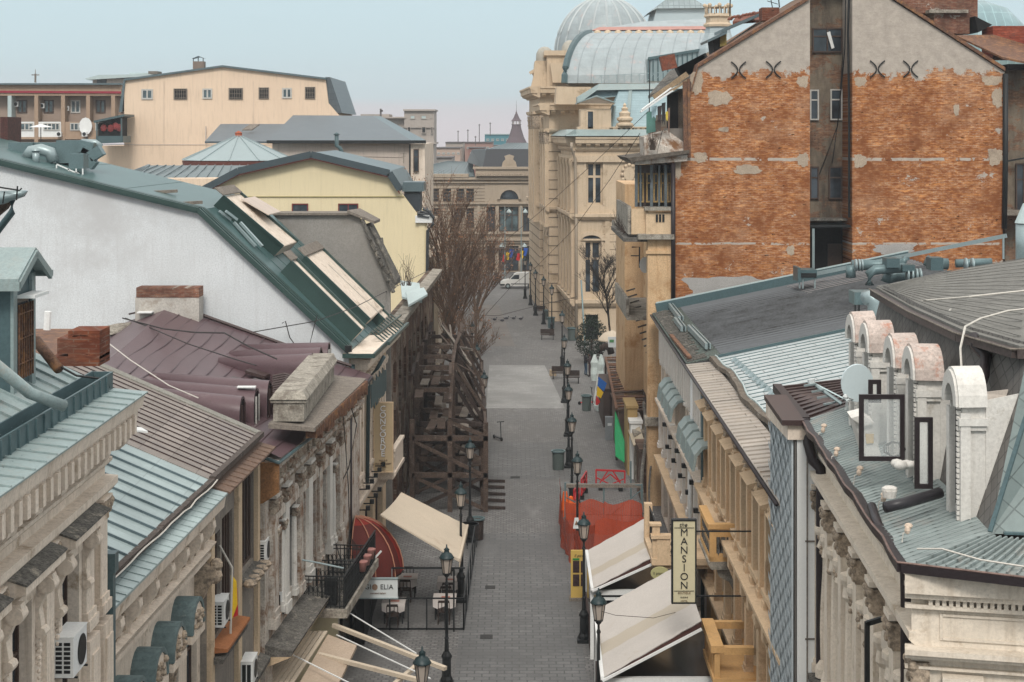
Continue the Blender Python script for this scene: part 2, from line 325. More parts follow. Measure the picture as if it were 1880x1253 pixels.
SIGNW = mat('sign_white', (0.55, 0.58, 0.58), 0.5, 0.03, 1, bmp=0)
LETW = mat('letter_white', (0.75, 0.75, 0.74), 0.5, 0, 1, bmp=0); LETB = mat('letter_black', (0.02, 0.02, 0.02), 0.5, 0, 1, bmp=0)
LETD = mat('letter_brown', (0.17, 0.1, 0.06), 0.5, 0, 1, bmp=0)
ZX = (0, 0, 1)
BRK = brickmat('firewall_brick', (0.32, 0.105, 0.034), (0.56, 0.25, 0.085), (0.50, 0.36, 0.25), (0.42, 0.37, 0.32), 0.12, hi=20.9, band=((16.68, 16.82), (12.62, 12.72)), mort=0.013, dark=.42)
BRK2 = brickmat('chimney_brick', (0.15, 0.045, 0.025), (0.23, 0.075, 0.035), (0.2, 0.15, 0.12), None, u=(0.9, 0.43, 0), bw=0.26, bh=0.09)
BRK3 = brickmat('old_stack_brick', (0.22, 0.09, 0.06), (0.32, 0.15, 0.09), (0.3, 0.24, 0.19), (0.4, 0.35, 0.3), 0.25, bw=0.26, bh=0.09, soot=0.5)
BRK4 = brickmat('sooty_recess', (0.22, 0.12, 0.075), (0.3, 0.17, 0.1), (0.26, 0.21, 0.16), (0.2, 0.165, 0.125), 0.7, soot=0.75)
BRKS = brickmat('street_side_brick', (0.12, 0.065, 0.045), (0.17, 0.09, 0.06), (0.16, 0.13, 0.1), (0.24, 0.19, 0.15), 0.6, u=(0.1, 1, 0), soot=0.7)

# ---------------------------------------------------------------- building pieces
def wall(par, F, u0, u1, z0, z1, ops, m, th=0.35, name='wall', n0=0.0):
    b = MB(); us = sorted({u0, u1} | {q for o in ops for q in o[:2] if u0 < q < u1})
    for a, c in zip(us, us[1:]):
        hs = sorted((o[2], o[3]) for o in ops if o[0] < (a + c) / 2 < o[1]); z = z0
        for (p, q) in hs:
            if p > z: b.fb(F, a, c, n0 - th, n0, z, p)
            z = max(z, q)
        if z < z1: b.fb(F, a, c, n0 - th, n0, z, z1)
    return b.build(name, m, par)
def window(par, F, u0, u1, z0, z1, n=-0.2, fm=None, cols=2, rows=2, gm=None, fw=0.06, surround=None, hood=None, sill=None, arch=False, name='window', pro=0.06, curtain=False):
    fm = fm or WINW; b = MB()
    b.fb(F, u0, u0 + fw, n, n + 0.07, z0, z1).fb(F, u1 - fw, u1, n, n + 0.07, z0, z1)
    b.fb(F, u0 + fw, u1 - fw, n, n + 0.07, z0, z0 + fw).fb(F, u0 + fw, u1 - fw, n, n + 0.07, z1 - fw, z1)
    for i in range(1, cols): c = lerp(u0, u1, i / cols); b.fb(F, c - fw / 2, c + fw / 2, n + .003, n + 0.073, z0 + fw, z1 - fw)
    if rows > 1:
        zs = [lerp(z0, z1, 0.66)] if rows == 2 else [lerp(z0, z1, i / rows) for i in range(1, rows)]
        for c in zs: b.fb(F, u0 + fw, u1 - fw, n + .006, n + 0.066, c - fw / 2, c + fw / 2)
    o = b.build(name, fm, par)
    MB().fb(F, u0 + .01, u1 - .01, n - 0.04, n + 0.02, z0 + .01, z1 - .01).build('pane', gm or GLASS, o)
    if curtain: MB().fb(F, u0 + .02, lerp(u0, u1, 0.42), n + 0.024, n + 0.034, z0 + .08, z1 - .08).build('curtain', CURT, o)
    if surround:
        b = MB(); s = 0.16
        b.fb(F, u0 - s, u0, 0, pro, z0, z1).fb(F, u1, u1 + s, 0, pro, z0, z1).fb(F, u0 - s, u1 + s, 0, pro + .02, z1, z1 + s)
        if arch:
            c = (u0 + u1) / 2; r = (u1 - u0) / 2; k = 10
            pts = [(c + (r + s) * math.cos(math.pi * i / k), z1 + (r + s) * .75 * math.sin(math.pi * i / k)) for i in range(k + 1)]
            b.prism([F.p(a, pro + .03, z) for a, z in pts], F.nd * 0.06)
        b.build('surround', surround, o)
    if sill: MB().fb(F, u0 - .22, u1 + .22, 0, 0.2, z0 - .14, z0 - .003).build('sill', sill, o)
    if hood:
        b = MB(); b.uprism(F, [(0, z1 + .42), (0.34, z1 + .42), (0.38, z1 + .5), (0.38, z1 + .56), (0, z1 + .66)], u0 - .35, u1 + .35)
        for c in (u0 - .2, u1 + .2): b.uprism(F, [(0, z1 + .42), (0.26, z1 + .42), (0.22, z1 + .2), (0.1, z1 + .02), (0.12, z1 - .2), (0, z1 - .35)], c - .07, c + .07)
        b.build('hood', hood, o)
    return o
def pilaster(par, F, u, w, z0, z1, m, pro=0.14, cap=0.35, carved=None, base=0.3, name='pilaster', rnd=False):
    b = MB()
    if rnd:
        c = F.p(u, 0.02, 0); b.lathe(c, [(w * .5, z0 + base), (w * .52, (z0 + z1) / 2), (w * .42, z1 - cap)], 10)
    else: b.fb(F, u - w / 2, u + w / 2, 0, pro, z0 + base, z1 - cap)
    b.fb(F, u - w / 2 - .06, u + w / 2 + .06, 0, pro + .07, z0, z0 + base * .6).fb(F, u - w / 2 - .03, u + w / 2 + .03, 0, pro + .035, z0 + base * .6, z0 + base)
    b.fb(F, u - w / 2 - .05, u + w / 2 + .05, 0, pro + .08, z1 - cap * .16, z1)
    o = b.build(name, m, par)
    b = MB()   # capital: flared block with two rows of leaves and scrolls
    b.uprism(F, [(0, z1 - cap), (pro + .01, z1 - cap), (pro + .1, z1 - cap * .25), (0, z1 - cap * .25)], u - w / 2 - .02, u + w / 2 + .02)
    if carved:
        k = max(2, int(w / 0.14))
        for i in range(k):
            uu = lerp(u - w / 2 + .03, u + w / 2 - .03, i / (k - 1))
            b.ball(F.p(uu, pro + .035, z1 - cap * .8), 0.07, 6, (.8, .8, 1.3)); b.ball(F.p(uu, pro + .06, z1 - cap * .5), 0.07, 6, (.8, .8, 1.3))
        for uu in (u - w / 2, u + w / 2): b.ball(F.p(uu, pro + .05, z1 - cap * .33), 0.08, 8, (1, 1, 1))
    b.build('capital', carved or m, o)
    return o
def cornice(par, F, u0, u1, z, m, pro=0.6, h=0.45, step=0.0, mh=0.22, mw=0.16, name='cornice', top=None):
    b = MB(); b.uprism(F, [(0, z - h), (pro * .25, z - h), (pro * .3, z - h * .62), (pro * .86, z - h * .6), (pro * .9, z - h * .22), (pro, z - h * .16), (pro, z), (0, z + .03)], u0, u1)
    o = b.build(name, m, par)
    if step:
        b = MB(); u = u0 + .12
        while u + mw < u1: b.uprism(F, [(pro * .1, z - h * .62), (pro * .8, z - h * .62), (pro * .72, z - h * .62 - mh * .5), (pro * .3, z - h * .62 - mh), (pro * .1, z - h * .62 - mh)], u, u + mw); u += step
        b.build('modillions', m, o)
    return o
def band(par, F, u0, u1, z, m, pro=0.1, h=0.18, name='string_course'):
    return MB().uprism(F, [(0, z - h), (pro * .5, z - h), (pro, z - h * .5), (pro, z), (0, z + .02)], u0, u1).build(name, m, par)
def seams(b, A, Bp, C, D_, n, w=0.035, h=0.035):
    """standing seams on a roof quad A-B (eave) to D-C (top): n ribs running up the slope"""
    A, Bp, C, D_ = map(V, (A, Bp, C, D_)); nn = (Bp - A).cross(D_ - A).normalized(); nn = nn if nn.z > 0 else -nn
    for i in range(1, n): t = i / n; b.bar(lerp(A, Bp, t) + nn * h / 2, lerp(D_, C, t) + nn * h / 2, w, h, up=nn)
    return b
def body(par, pts, z0, z1, m, name='wall'):
    return MB().prism([V((x, y, z0)) for x, y in pts], (0, 0, z1 - z0)).build(name, m, par)
def text(s, size, p, xd, m, name='lettering', par=None, ext=0.012, font=None, spacing=1.0, sx=1.0, shear=0.0, zd=(0, 0, 1), align='CENTER'):
    cu = bpy.data.curves.new(name, 'FONT'); cu.body = s; cu.size = size; cu.extrude = ext; cu.align_x = align; cu.align_y = 'CENTER'; cu.space_character = spacing; cu.shear = shear; cu.resolution_u = 3
    o = bpy.data.objects.new(name, cu); dg = bpy.context.evaluated_depsgraph_get(); COL.objects.link(o); dg.update()
    me = bpy.data.meshes.new_from_object(o.evaluated_get(bpy.context.evaluated_depsgraph_get())); COL.objects.unlink(o); bpy.data.objects.remove(o)
    xd = V(xd).normalized(); zd = V(zd).normalized(); nd = xd.cross(zd); off = V(par.get('org', (0, 0, 0))) if par else V((0, 0, 0))
    for v in me.vertices: c = v.co.copy(); v.co = V(p) - off + xd * c.x * sx + zd * c.y + nd * c.z
    me.materials.clear(); me.materials.append(m); o = bpy.data.objects.new(name, me); COL.objects.link(o)
    if par: o.parent = par; o['org'] = tuple(off)
    return o
def ac_unit(loc, ax, label, w=0.8, h=0.62, d=0.32, dark=False, group='air conditioning units on the old facades'):
    """wall air conditioner; ax = outward direction of the wall it hangs on"""
    t = thing('air_conditioner', label, 'air conditioner', loc, group); n = V((ax[0], ax[1], 0)).normalized(); u = V((-n.y, n.x, 0)); F = Fr((loc[0], loc[1]), (loc[0] + u.x, loc[1] + u.y), 1)
    if (F.nd - n).length > 1: F.nd = -F.nd
    z = loc[2]
    MB().fb(F, -w / 2, w / 2, 0.08, 0.08 + d, z, z + h).fb(F, -w / 2 - .01, w / 2 + .01, 0.07, 0.09 + d, z + h, z + h + .02).build('casing', WPAINT, t)
    k = MB(); c = F.p(0.08, 0.085 + d, z + h / 2); xs = [c + u * (0.24 * math.cos(a * math.pi / 10)) + V((0, 0, 0.24 * math.sin(a * math.pi / 10))) for a in range(20)]
    k.prism(xs, n * 0.012); k.build('fan_grille', BLACK, t)
    g = MB()
    for i in range(2):
        for j in range(7 if not dark else 1):
            zz = z + .07 + j * .072
            for uu in ([-w / 2 - .005] + [w / 2 + .005]): g.fb(F, uu - .003, uu + .003, 0.12 + i * .13, 0.22 + i * .13, zz, zz + (.05 if not dark else .48))
    g.build('side_vents', BLACK, t)
    r = MB(); 
    for uu in (-w / 2 + .1, w / 2 - .1): r.bar(F.p(uu, 0, z - .02), F.p(uu, d + .12, z - .02), 0.03, 0.03).bar(F.p(uu, 0.01, z - .02), F.p(uu, 0.01, z + .3), 0.03, 0.03)
    r.build('bracket', BLACK, t); return t
# ================================================================ GROUND
EX = (1, 0, 0); EY = (0, 1, 0)
def paver(name, col, bw, bh, var=0.13, u=EX, v=EY, mort=0.012, line=0.5):
    m, t, b = nodes(name); g = t.nodes.new('ShaderNodeNewGeometry').outputs['Position']; q = uv(t, u, v)
    br = t.nodes.new('ShaderNodeTexBrick'); t.links.new(q, br.inputs[0]); br.inputs['Scale'].default_value = 1
    br.inputs['Brick Width'].default_value = bw; br.inputs['Row Height'].default_value = bh; br.inputs['Mortar Size'].default_value = mort
    br.inputs['Color1'].default_value = (*mul(col, 1 - var), 1); br.inputs['Color2'].default_value = (*mul(col, 1 + var), 1); br.inputs['Mortar'].default_value = (*mul(col, line), 1)
    n1 = noise(t, g, 0.22, 7, 0.7); c = mix(t, mulf(t, ramp(t, n1, 0.42, 0.6), .75), br.outputs[0], mul(col, 0.62)); c = mix(t, mulf(t, ramp(t, noise(t, g, 7, 3, .8), .45, .7), .5), c, mul(col, .5)); c = mix(t, mulf(t, ramp(t, noise(t, g, .5, 5, .7, (.25, 2.2, 1), 6), .52, .6), .6), c, mul(col, .7))
    c = mix(t, mulf(t, ramp(t, noise(t, g, 2.3, 6, .75), 0.5, 0.75), .35), c, mul(col, 0.6)); c = mix(t, mulf(t, ramp(t, noise(t, g, 0.9, 6, .7, (1, .25, 1), 3), 0.55, 0.75), .5), c, mul(col, 1.3))
    t.links.new(c, b.inputs['Base Color']); b.inputs['Roughness'].default_value = 0.7; b.inputs['Specular IOR Level'].default_value = 0.35; bump(t, b, br.outputs['Fac'], -0.6, 0.02); MC[name] = m; return m
COB = paver('street_cobbles', (0.178, 0.174, 0.17), 0.26, 0.2, .3, line=.45, mort=.03); SLABM = paver('street_slabs', (0.148, 0.148, 0.147), 0.5, 0.32, .18, line=.45, mort=.025)
PALE = paver('pale_paving', (0.27, 0.268, 0.26), 0.5, 0.5, 0.05, mort=.006, line=.8); MIDP = paver('worn_paving', (0.165, 0.15, 0.138), 0.5, 0.5, 0.05, mort=.006, line=.8)
EARTH = mat('city_ground', (0.12, 0.115, 0.11), 0.9, 0.3, 0.05)
def ground(name, pts, z, m, kind='structure'):
    b = MB(); b.quad(*[(x, y, z) for x, y in pts]); o = b.build(name, m); o['kind'] = kind; return o
ground('ground', [(-1000, -200), (1000, -200), (1000, 1400), (-1000, 1400)], -0.012, EARTH)
ground('street', [(-12, 10), (14, 10), (16, 215), (-14, 215)], 0.0, COB)
def gp(px, py): q = PZ(px, py, 0); return (q.x, q.y)
ground('paving_strip', [(-1.9, 20), (2.4, 20), (2.5, 73.5), (-1.9, 73.5)], 0.006, SLABM)
for i, (a, b_) in enumerate(((73.9, 76.6), (81.5, 95.0))): pass
ground('pale_paving', [gp(893, 750), gp(1037, 750), gp(1000, 671), gp(898, 671)], 0.006, PALE)
ground('worn_paving', [gp(868, 636), gp(946, 636), gp(915, 560), gp(873, 560)], 0.006, MIDP)
ground('paving_band', [gp(895, 880), gp(1075, 880), gp(1060, 812), gp(897, 812)], 0.006, SLABM)
# far square in front of the end building
# ================================================================ LEFT 1: ornate cream corner house, bottom left
F1 = Fr((-7.2, 15), (-7.2, 28.9), 1)
B1 = thing('ornate_house', 'cream stucco house with bracketed cornice and turquoise metal roof, bottom left corner', 'building', (-9, 22, 0))
D2u = lambda d: d - 15
wins = [(D2u(23.35), D2u(24.3)), (D2u(25.95), D2u(26.95)), (D2u(20.6), D2u(21.6)), (D2u(17.9), D2u(18.9))]
ops = [(a, b_, 8.75, 11.1) for a, b_ in wins] + [(a, b_, 4.6, 7.2) for a, b_ in wins]
wall(B1, F1, 0, 13.9, 0, 13.05, ops, CREAM2)
body(B1, [(-16, 15), (-7.56, 15), (-7.56, 28.9), (-16, 28.9)], 0, 13.3, CREAM2, 'core_wall')
for i, (a, b_) in enumerate(wins):
    window(B1, F1, a, b_, 8.75, 11.1, fm=WINB, cols=2, rows=2, surround=CREAM2, sill=CREAM2, curtain=True)
    window(B1, F1, a, b_, 4.6, 7.2, fm=WINB, cols=2, rows=2, surround=CREAM2, sill=CREAM2)
    h = MB(); h.uprism(F1, [(0, 11.38), (0.1, 11.38), (0.3, 11.52), (0.42, 11.54), (0.42, 11.66), (0, 11.8)], a - .55, b_ + .55); hd = h.build('window_hood', CREAM2, B1)
    MB().uprism(F1, [(0.0, 11.805), (0.44, 11.665), (0.44, 11.69), (0, 11.85)], a - .57, b_ + .57).build('stone_top', DARKST, hd)
    for c in (a - .32, b_ + .32):   # scroll consoles with hanging garland
        s = MB(); s.uprism(F1, [(0, 11.38), (0.3, 11.38), (0.33, 11.25), (0.2, 11.08), (0.1, 10.85), (0.14, 10.6), (0.08, 10.35), (0, 10.3)], c - .1, c + .1)
        for k in range(6): s.ball(F1.p(c + U(-.03, .03), 0.08, 10.3 - k * .1), 0.055 - k * .005, 6)
        s.prism([F1.p(c - .13, .22 + .13 * math.cos(q * .6), 11.22 + .13 * math.sin(q * .6)) for q in range(11)], F1.ud * .26).prism([F1.p(c - .12, .13 + .08 * math.cos(q * .8), 10.5 + .08 * math.sin(q * .8)) for q in range(8)], F1.ud * .24)
        s.build('console', CREAM2, B1)
for c in (27.45, 28.35): 
    pilaster(B1, F1, D2u(c), 0.5, 9.7, 11.7, CREAM2, 0.12, 0.3, CARVE)
    MB().fb(F1, D2u(c) - .33, D2u(c) + .33, 0, .2, 8.1, 9.55).fb(F1, D2u(c) - .22, D2u(c) + .22, .2, .235, 8.35, 9.3).build('pedestal', CREAM2, B1)
for c in (22.5, 25.15): pilaster(B1, F1, D2u(c), 0.42, 9.0, 11.7, CREAM2, 0.1, 0.3, CARVE)
# rusticated joints between windows
for k in range(12):
    z = 8.3 + k * .29
    if z < 11.3: MB().fb(F1, D2u(24.4), D2u(25.85), 0, .022, z, z + .25).build('rustication', CREAM2, B1)
band(B1, F1, 0, 13.95, 11.95, CREAM2, 0.22, 0.25); band(B1, F1, 0, 13.95, 12.28, CREAM2, 0.12, 0.12)
for k in range(8):       # frieze panels with carved scrollwork and big brackets between
    c = D2u(28.35) - k * 1.3
    MB().fb(F1, c - 1.0, c - .3, 0, .05, 12.38, 12.42).fb(F1, c - 1.0, c - .3, 0, .05, 12.8, 12.84).fb(F1, c - 1.03, c - .99, 0, .05, 12.38, 12.84).fb(F1, c - .31, c - .27, 0, .05, 12.38, 12.84).build('frieze_panel', CREAM2, B1)
    g = MB()
    for q in range(14): g.ball(F1.p(c - .92 + q * .042, .03, 12.6 + .1 * math.sin(q * 1.3)), U(.03, .065), 5)
    g.build('frieze_carving', CARVE, B1)
    MB().uprism(F1, [(0, 12.9), (.5, 12.9), (.5, 12.78), (.42, 12.66), (.28, 12.62), (.2, 12.5), (.14, 12.3), (0, 12.25)], c - .12, c + .12).prism([F1.p(c - .17, .33 + .2 * math.cos(q * .52), 12.72 + .2 * math.sin(q * .52)) for q in range(12)], F1.ud * .34).prism([F1.p(c - .2, .33 + .1 * math.cos(q * .78), 12.72 + .1 * math.sin(q * .78)) for q in range(8)], F1.ud * .4).build('cornice_bracket', CREAM2, B1)
cor = MB(); cor.uprism(F1, [(0, 12.9), (.56, 12.92), (.58, 13.12), (.66, 13.16), (.7, 13.4), (0, 13.42)], 0, 13.95); cor = cor.build('cornice', CREAM2, B1)
g = MB(); u = 0.1
while u < 13.7: g.fb(F1, u, u + .15, .12, .64, 12.76, 13.08); u += .37
g.build('dentils', CREAM2, B1)
ap = MB(); ap.uprism(F1, [(.74, 13.395), (.74, 13.42), (.1, 13.48), (.1, 13.44)], 0, 14.0)
for k in range(26): ap.bar(F1.p(.3 + k * .53, .73, 13.435), F1.p(.36 + k * .53, .12, 13.495), .025, .025)
ap.build('roof_apron', TURQ, B1)
gt = MB(); gt.fb(F1, 0, 13.95, .1, .13, 13.47, 13.74).fb(F1, 0, 13.95, -.2, .1, 13.46, 13.48).fb(F1, 13.9, 13.95, -.2, .1, 13.48, 13.78)
gt.uprism(F1, [(-.2, 13.48), (-.17, 13.48), (-.2, 13.8), (-.23, 13.8)], 0, 13.9)
k = 0
while k < 13.7: gt.bar(F1.p(k, .145, 13.42), F1.p(k, .145, 13.76), .02, .03); gt.bar(F1.p(k, .145, 13.43), F1.p(k + .05, .3, 13.455), .03, .02); k += .42
gt.bar(F1.p(0, .115, 13.76), F1.p(13.95, .115, 13.76), .035, .035)
gt.build('box_gutter', DTURQ, B1)
rf = MB(); A = F1.p(0, -.2, 13.62); Bq = F1.p(13.95, -.2, 13.62); Cq = F1.p(13.95, -3.2, 15.05); Dq = F1.p(0, -3.2, 15.05)
rf.slab([A, Bq, Cq, Dq], .08); seams(rf, A, Bq, Cq, Dq, 26, .03, .04); rf.slab([Dq, Cq, F1.p(13.95, -9, 15.05), F1.p(0, -9, 15.05)], .08)
rf.build('roof', TURQ, B1)
MB().prism([F1.p(13.85, -.2, 13.0), F1.p(13.85, -3.2, 13.0), F1.p(13.85, -3.2, 14.97), F1.p(13.85, -.2, 13.54)], F1.ud * .05).build('gable_wall', CREAM2, B1)
# dormer of the same house
dm = MB(); dm.box(-12, -7.95, 25.9, 27.1, 13.5, 15.7).build('dormer', DTURQ, B1); dmo = COL.objects['dormer']
b = MB(); b.box(-7.95, -7.9, 25.9, 26.1, 13.8, 15.7).box(-7.95, -7.9, 26.9, 27.1, 13.8, 15.7); b.box(-12, -7.87, 25.84, 25.9, 13.75, 15.7) if False else None
b.build('dormer_frame', TURQ, dmo); MB().box(-7.95, -7.93, 26.1, 26.9, 14.1, 15.4).build('pane', GLASS, dmo)
b = MB()
for k in range(7): b.bar((-7.88, 26.13 + k * .125, 14.05), (-7.88, 26.13 + k * .125, 15.25), .025)
for k in range(3): b.bar((-7.88, 26.1, 14.3 + k * .4), (-7.88, 26.9, 14.3 + k * .4), .02)
b.build('bars', RUSTY, dmo)
b = MB(); b.prism([(-7.72, 25.55, 15.72), (-7.72, 26.5, 16.15), (-7.72, 27.4, 15.72), (-7.72, 27.4, 15.66), (-7.72, 26.5, 16.07), (-7.72, 25.55, 15.66)], (-5, 0, 0))
b.bar((-7.7, 25.58, 15.6), (-12, 25.58, 15.6), .1, .14); b.bar((-7.7, 27.38, 15.66), (-12, 27.38, 15.66), .1, .1)
b.bar((-7.72, 25.6, 15.62), (-7.72, 26.5, 16.05), .06, .12); b.bar((-7.72, 27.35, 15.62), (-7.72, 26.5, 16.05), .06, .12)
b.build('dormer_roof', TURQ, dmo); MB().prism([(-7.9, 25.9, 15.7), (-7.9, 26.5, 16.02), (-7.9, 27.1, 15.7)], (-.05, 0, 0)).build('dormer_gable', DTURQ, dmo)
MB().box(-7.9, -7.62, 26.1, 26.9, 15.36, 15.41).build('sun_hood', WPAINT, dmo)
# things on that roof
ac_unit((-8.25, 24.3, 13.83), (1, 0), 'white air conditioner standing on the turquoise roof below the dormer', .85, .62)
b = MB(); b.tube([P(-30, 652, 23.5), P(55, 722, 24.2), P(118, 746, 24.6)], .09, 10); one(b, 'drain_pipe', TURQ, 'turquoise drain pipe lying across the roof into the box gutter', 'pipe', smooth=True)
b = MB(); b.tube([P(66, 625, 28.0), P(108, 678, 27.4)], .09, 10); one(b, 'rusty_pipe', RUSTY, 'short rusty pipe lying on the turquoise roof by the chimney', 'pipe', smooth=True)
b = MB(); b.tube([P(108, 672, 27.4), P(140, 690, 27.6), P(195, 697, 28.6), P(200, 712, 28.7)], .02, 5); one(b, 'roof_cable', WIRE, 'black cable trailing over the turquoise roof to the gutter corner', 'cable')
b = MB(); b.bar(P(152, 555, 60), P(152, 556, 60), .01) if False else None
# gutter corner of a nearer roof at the left edge
t = thing('eaves_corner', 'end of a nearer eave with grey half round gutter and downpipe at left edge', 'gutter', (-7.2, 23, 14.6))
b = MB(); b.prism([P(-60, 352, 23), P(-60, 378, 23), P(0, 376, 23), P(38, 362, 23), P(44, 352, 23), P(38, 350, 23), P(-10, 352, 23)], (0, .2, 0)); b.build('gutter', GALV, t, True)
MB().tube([P(22, 368, 23.1), P(22, 390, 23.1), P(-10, 432, 23.1)], .05, 10).build('downpipe', DTURQ, t, True)
b = MB(); b.tube([P(-40, 338, 23), P(36, 350, 22.9), P(40, 346, 22.9)], .012, 5).tube([P(30, 368, 22.9), P(32, 342, 22.9)], .012, 5).tube([P(5, 374, 22.9), P(8, 352, 22.9)], .01, 5); b.build('brackets', BLACK, t)
b = MB(); b.prism([P(-60, 400, 23.3), P(-5, 398, 23.3), P(12, 384, 23.3), P(22, 368, 23.3), P(-60, 376, 23.3)], (0, .1, 0)); b.build('eave_board', WOOD, t)
# chimney stack (brick) and rusty flat roof behind L1
b = MB()
for (x0, y0, x1, y1) in ((125, 608, 183, 660), (105, 622, 125, 650)):
    a = P(x0, y1, 31.5); c = P(x1, y0, 31.5); b.box(a.x, c.x, 31.5, 32.3, a.z, c.z)
b.box(P(95, 0, 31.5).x, P(183, 0, 31.5).x, 31.45, 32.3, P(0, 672, 31.5).z, P(0, 655, 31.5).z)
one(b, 'chimney_stack', BRK2, 'broken red brick chimney stack behind the turquoise roof', 'chimney')
b = MB(); b.slab([P(55, 655, 34), P(150, 655, 34), P(175, 604, 42), P(55, 604, 42)], .1); one(b, 'flat_roof', RUSTY, 'rusty tin flat roof patch below the long white wall', 'roof')
b = MB(); b.tube([P(86, 606, 40), P(88, 572, 40)], .09, 8); one(b, 'vent_pipe', WPAINT, 'white vent pipe standing on the rusty flat roof', 'vent pipe')
# ================================================================ LEFT 2: turquoise-roof house
def XL(d0, x0, d1, x1): return lambda d: x0 + (x1 - x0) * (d - d0) / (d1 - d0)
XG = XL(31.5, -7.72, 45.7, -7.08)    # eave line
zG = 9.55; SL = .43
F2 = Fr((XG(29.2) - .25, 29.2), (XG(39.8) - .25, 39.8), 1)
B2 = thing('turquoise_roof_house', 'pale stucco house with turquoise sheet roof, scroll frieze and barrel window hoods', 'building', (-10, 34, 0))
wall(B2, F2, 0, F2.L, 0, 9.5, [(F2.u(c) - .5, F2.u(c) + .5, 4.3, 6.3) for c in (225, 272, 318, 352)], CREAM2)
body(B2, [(-16, 29.2), (F2.p(0, -.4, 0).x, 29.2), (F2.p(F2.L, -.4, 0).x, 39.7), (-16, 39.7)], 0, 9.3, CREAM2, 'core_wall')
TQ = sheetmat('turquoise_sheets', (0.29, 0.355, 0.355), (0.045, 1, 0), (1, 0, 0), 0.62, 0.95, rough=.4, rust=(.3, .27, .22), rust_amt=-.02, off=.37, line=.6)
r = MB(); e0 = V((XG(29) , 29, zG)); e1 = V((XG(39.8), 39.8, zG)); t1 = e1 + V((-6, 0, 6 * SL)); t0 = e0 + V((-6, 0, 6 * SL))
r.slab([e0, e1, t1, t0], .1); rr_ = r.build('roof', TQ, B2); seams(MB(), e0, e1, t1, t0, 15, .035, .05).build('roof_seams', SLATEB, rr_)
b = MB()
for k in range(9): 
    q0 = lerp(e0, e1, k / 9); q1 = lerp(e0, e1, (k + 1) / 9); b.bar(q0 + V((.05, 0, -.02 + U(-.02, .02))), q1 + V((.05, 0, -.02)), .14, .13)
b.build('gutter', mat('old_gutter', (.09, .07, .06), .8, .4, 5, dirt=(.3, .3, .28), dirt_amt=.0), B2)
b = MB(); b.tube([lerp(e0, e1, k / 20) + V((.16 + U(-.02, .02), 0, -.02 + U(-.03, .03))) for k in range(21)], .018, 5); b.build('gutter_cable', WIREW, B2)
s0 = V((XG(29) + .45, 29.2, 9.24)); s1 = V((XG(39.8) + .42, 39.8, 9.24))
r = MB(); r.slab([s0, s1, s1 + V((-.75, 0, .2)), s0 + V((-.75, 0, .2))], .05)
for k in range(1, 24): q = lerp(s0, s1, k / 24); r.bar(q + V((0, 0, .012)), q + V((-.7, 0, .2)), .02, .02)
r.build('skirt_roof', TQ, B2)
F2c = Fr((s0.x - .5, 29.2), (s1.x - .5, 39.8), 1)
MB().uprism(F2c, [(0, 8.75), (.2, 8.78), (.24, 8.85), (.42, 8.9), (.47, 9.18), (0, 9.2)], 0, F2c.L).build('cornice', CREAM2, B2)
MB().uprism(F2c, [(-.1, 8.05), (.06, 8.05), (.06, 8.75), (-.1, 8.75)], 0, F2c.L).build('frieze', CREAM2, B2)
b = MB(); b.uprism(F2c, [(0, 7.95), (.2, 7.98), (.24, 8.06), (.1, 8.1), (0, 8.1)], 0, F2c.L).uprism(F2c, [(0, 7.7), (.1, 7.7), (.1, 7.8), (0, 7.82)], 0, F2c.L); b.build('frieze_moulding', CREAM2, B2)
for k in range(8):
    c = .7 + k * 1.3
    MB().uprism(F2c, [(.06, 8.75), (.36, 8.75), (.38, 8.6), (.3, 8.4), (.16, 8.25), (.14, 8.1), (.06, 8.08)], c - .13, c + .13).build('frieze_scroll', CREAM2, B2)
    g = MB()
    for q in range(30): g.ball(F2c.p(c + U(.2, 1.1), .07, U(8.18, 8.66)), U(.04, .08), 5)
    g.build('frieze_carving', CARVE, B2)
# barrel hoods over the windows (verdigris, on carved arches)
VERD = mat('speckled_verdigris', (0.13, 0.185, 0.19), .55, .25, 2, dirt=(.42, .40, .35), dirt_amt=-.02, bmp=.2, fine=9)
hp = [(232, 1190, 318), (283, 1143, 378), (340, 1103, 415)]
for k, (d, zt) in enumerate(((32.6, 7.2), (34.2, 7.27), (35.8, 7.33), (37.5, 7.4))):
    u0 = d - 29.2; r = MB(); n = 10; wd = .6
    o = [F2.p(u0 + wd * math.cos(math.pi * i / n), -.02, zt - .75 + .72 * math.sin(math.pi * i / n)) for i in range(n + 1)]
    i_ = [F2.p(u0 + (wd - .1) * math.cos(math.pi * i / n), -.02, zt - .75 + .62 * math.sin(math.pi * i / n)) for i in range(n, -1, -1)]
    r.prism(o + i_, F2.nd * .55); hd = r.build('barrel_hood', VERD, B2, False)
    r = MB(); o2 = [F2.p(u0 + (wd - .1) * math.cos(math.pi * i / n), .42, zt - .75 + .61 * math.sin(math.pi * i / n)) for i in range(n + 1)]
    r.prism(o2, F2.nd * .08); r.fb(F2, u0 - wd, u0 + wd, 0, .52, zt - .95, zt - .77); r.build('tympanum', CREAM2, hd)
    g = MB()
    for q in range(12): g.ball(F2.p(u0 + U(-.35, .35), .52, zt - U(.3, .7)), U(.05, .09), 6)
    g.build('tympanum_carving', CARVE, hd)
for c in (.1, 2.45, 4.55, 6.7): pilaster(B2, F2, c + .6, .4, 3.6, 6.1, CREAM2, .12, .4, CARVE)
for c in (225, 272, 318, 352): window(B2, F2, F2.u(c) - .5, F2.u(c) + .5, 4.3, 6.3, fm=WINB)
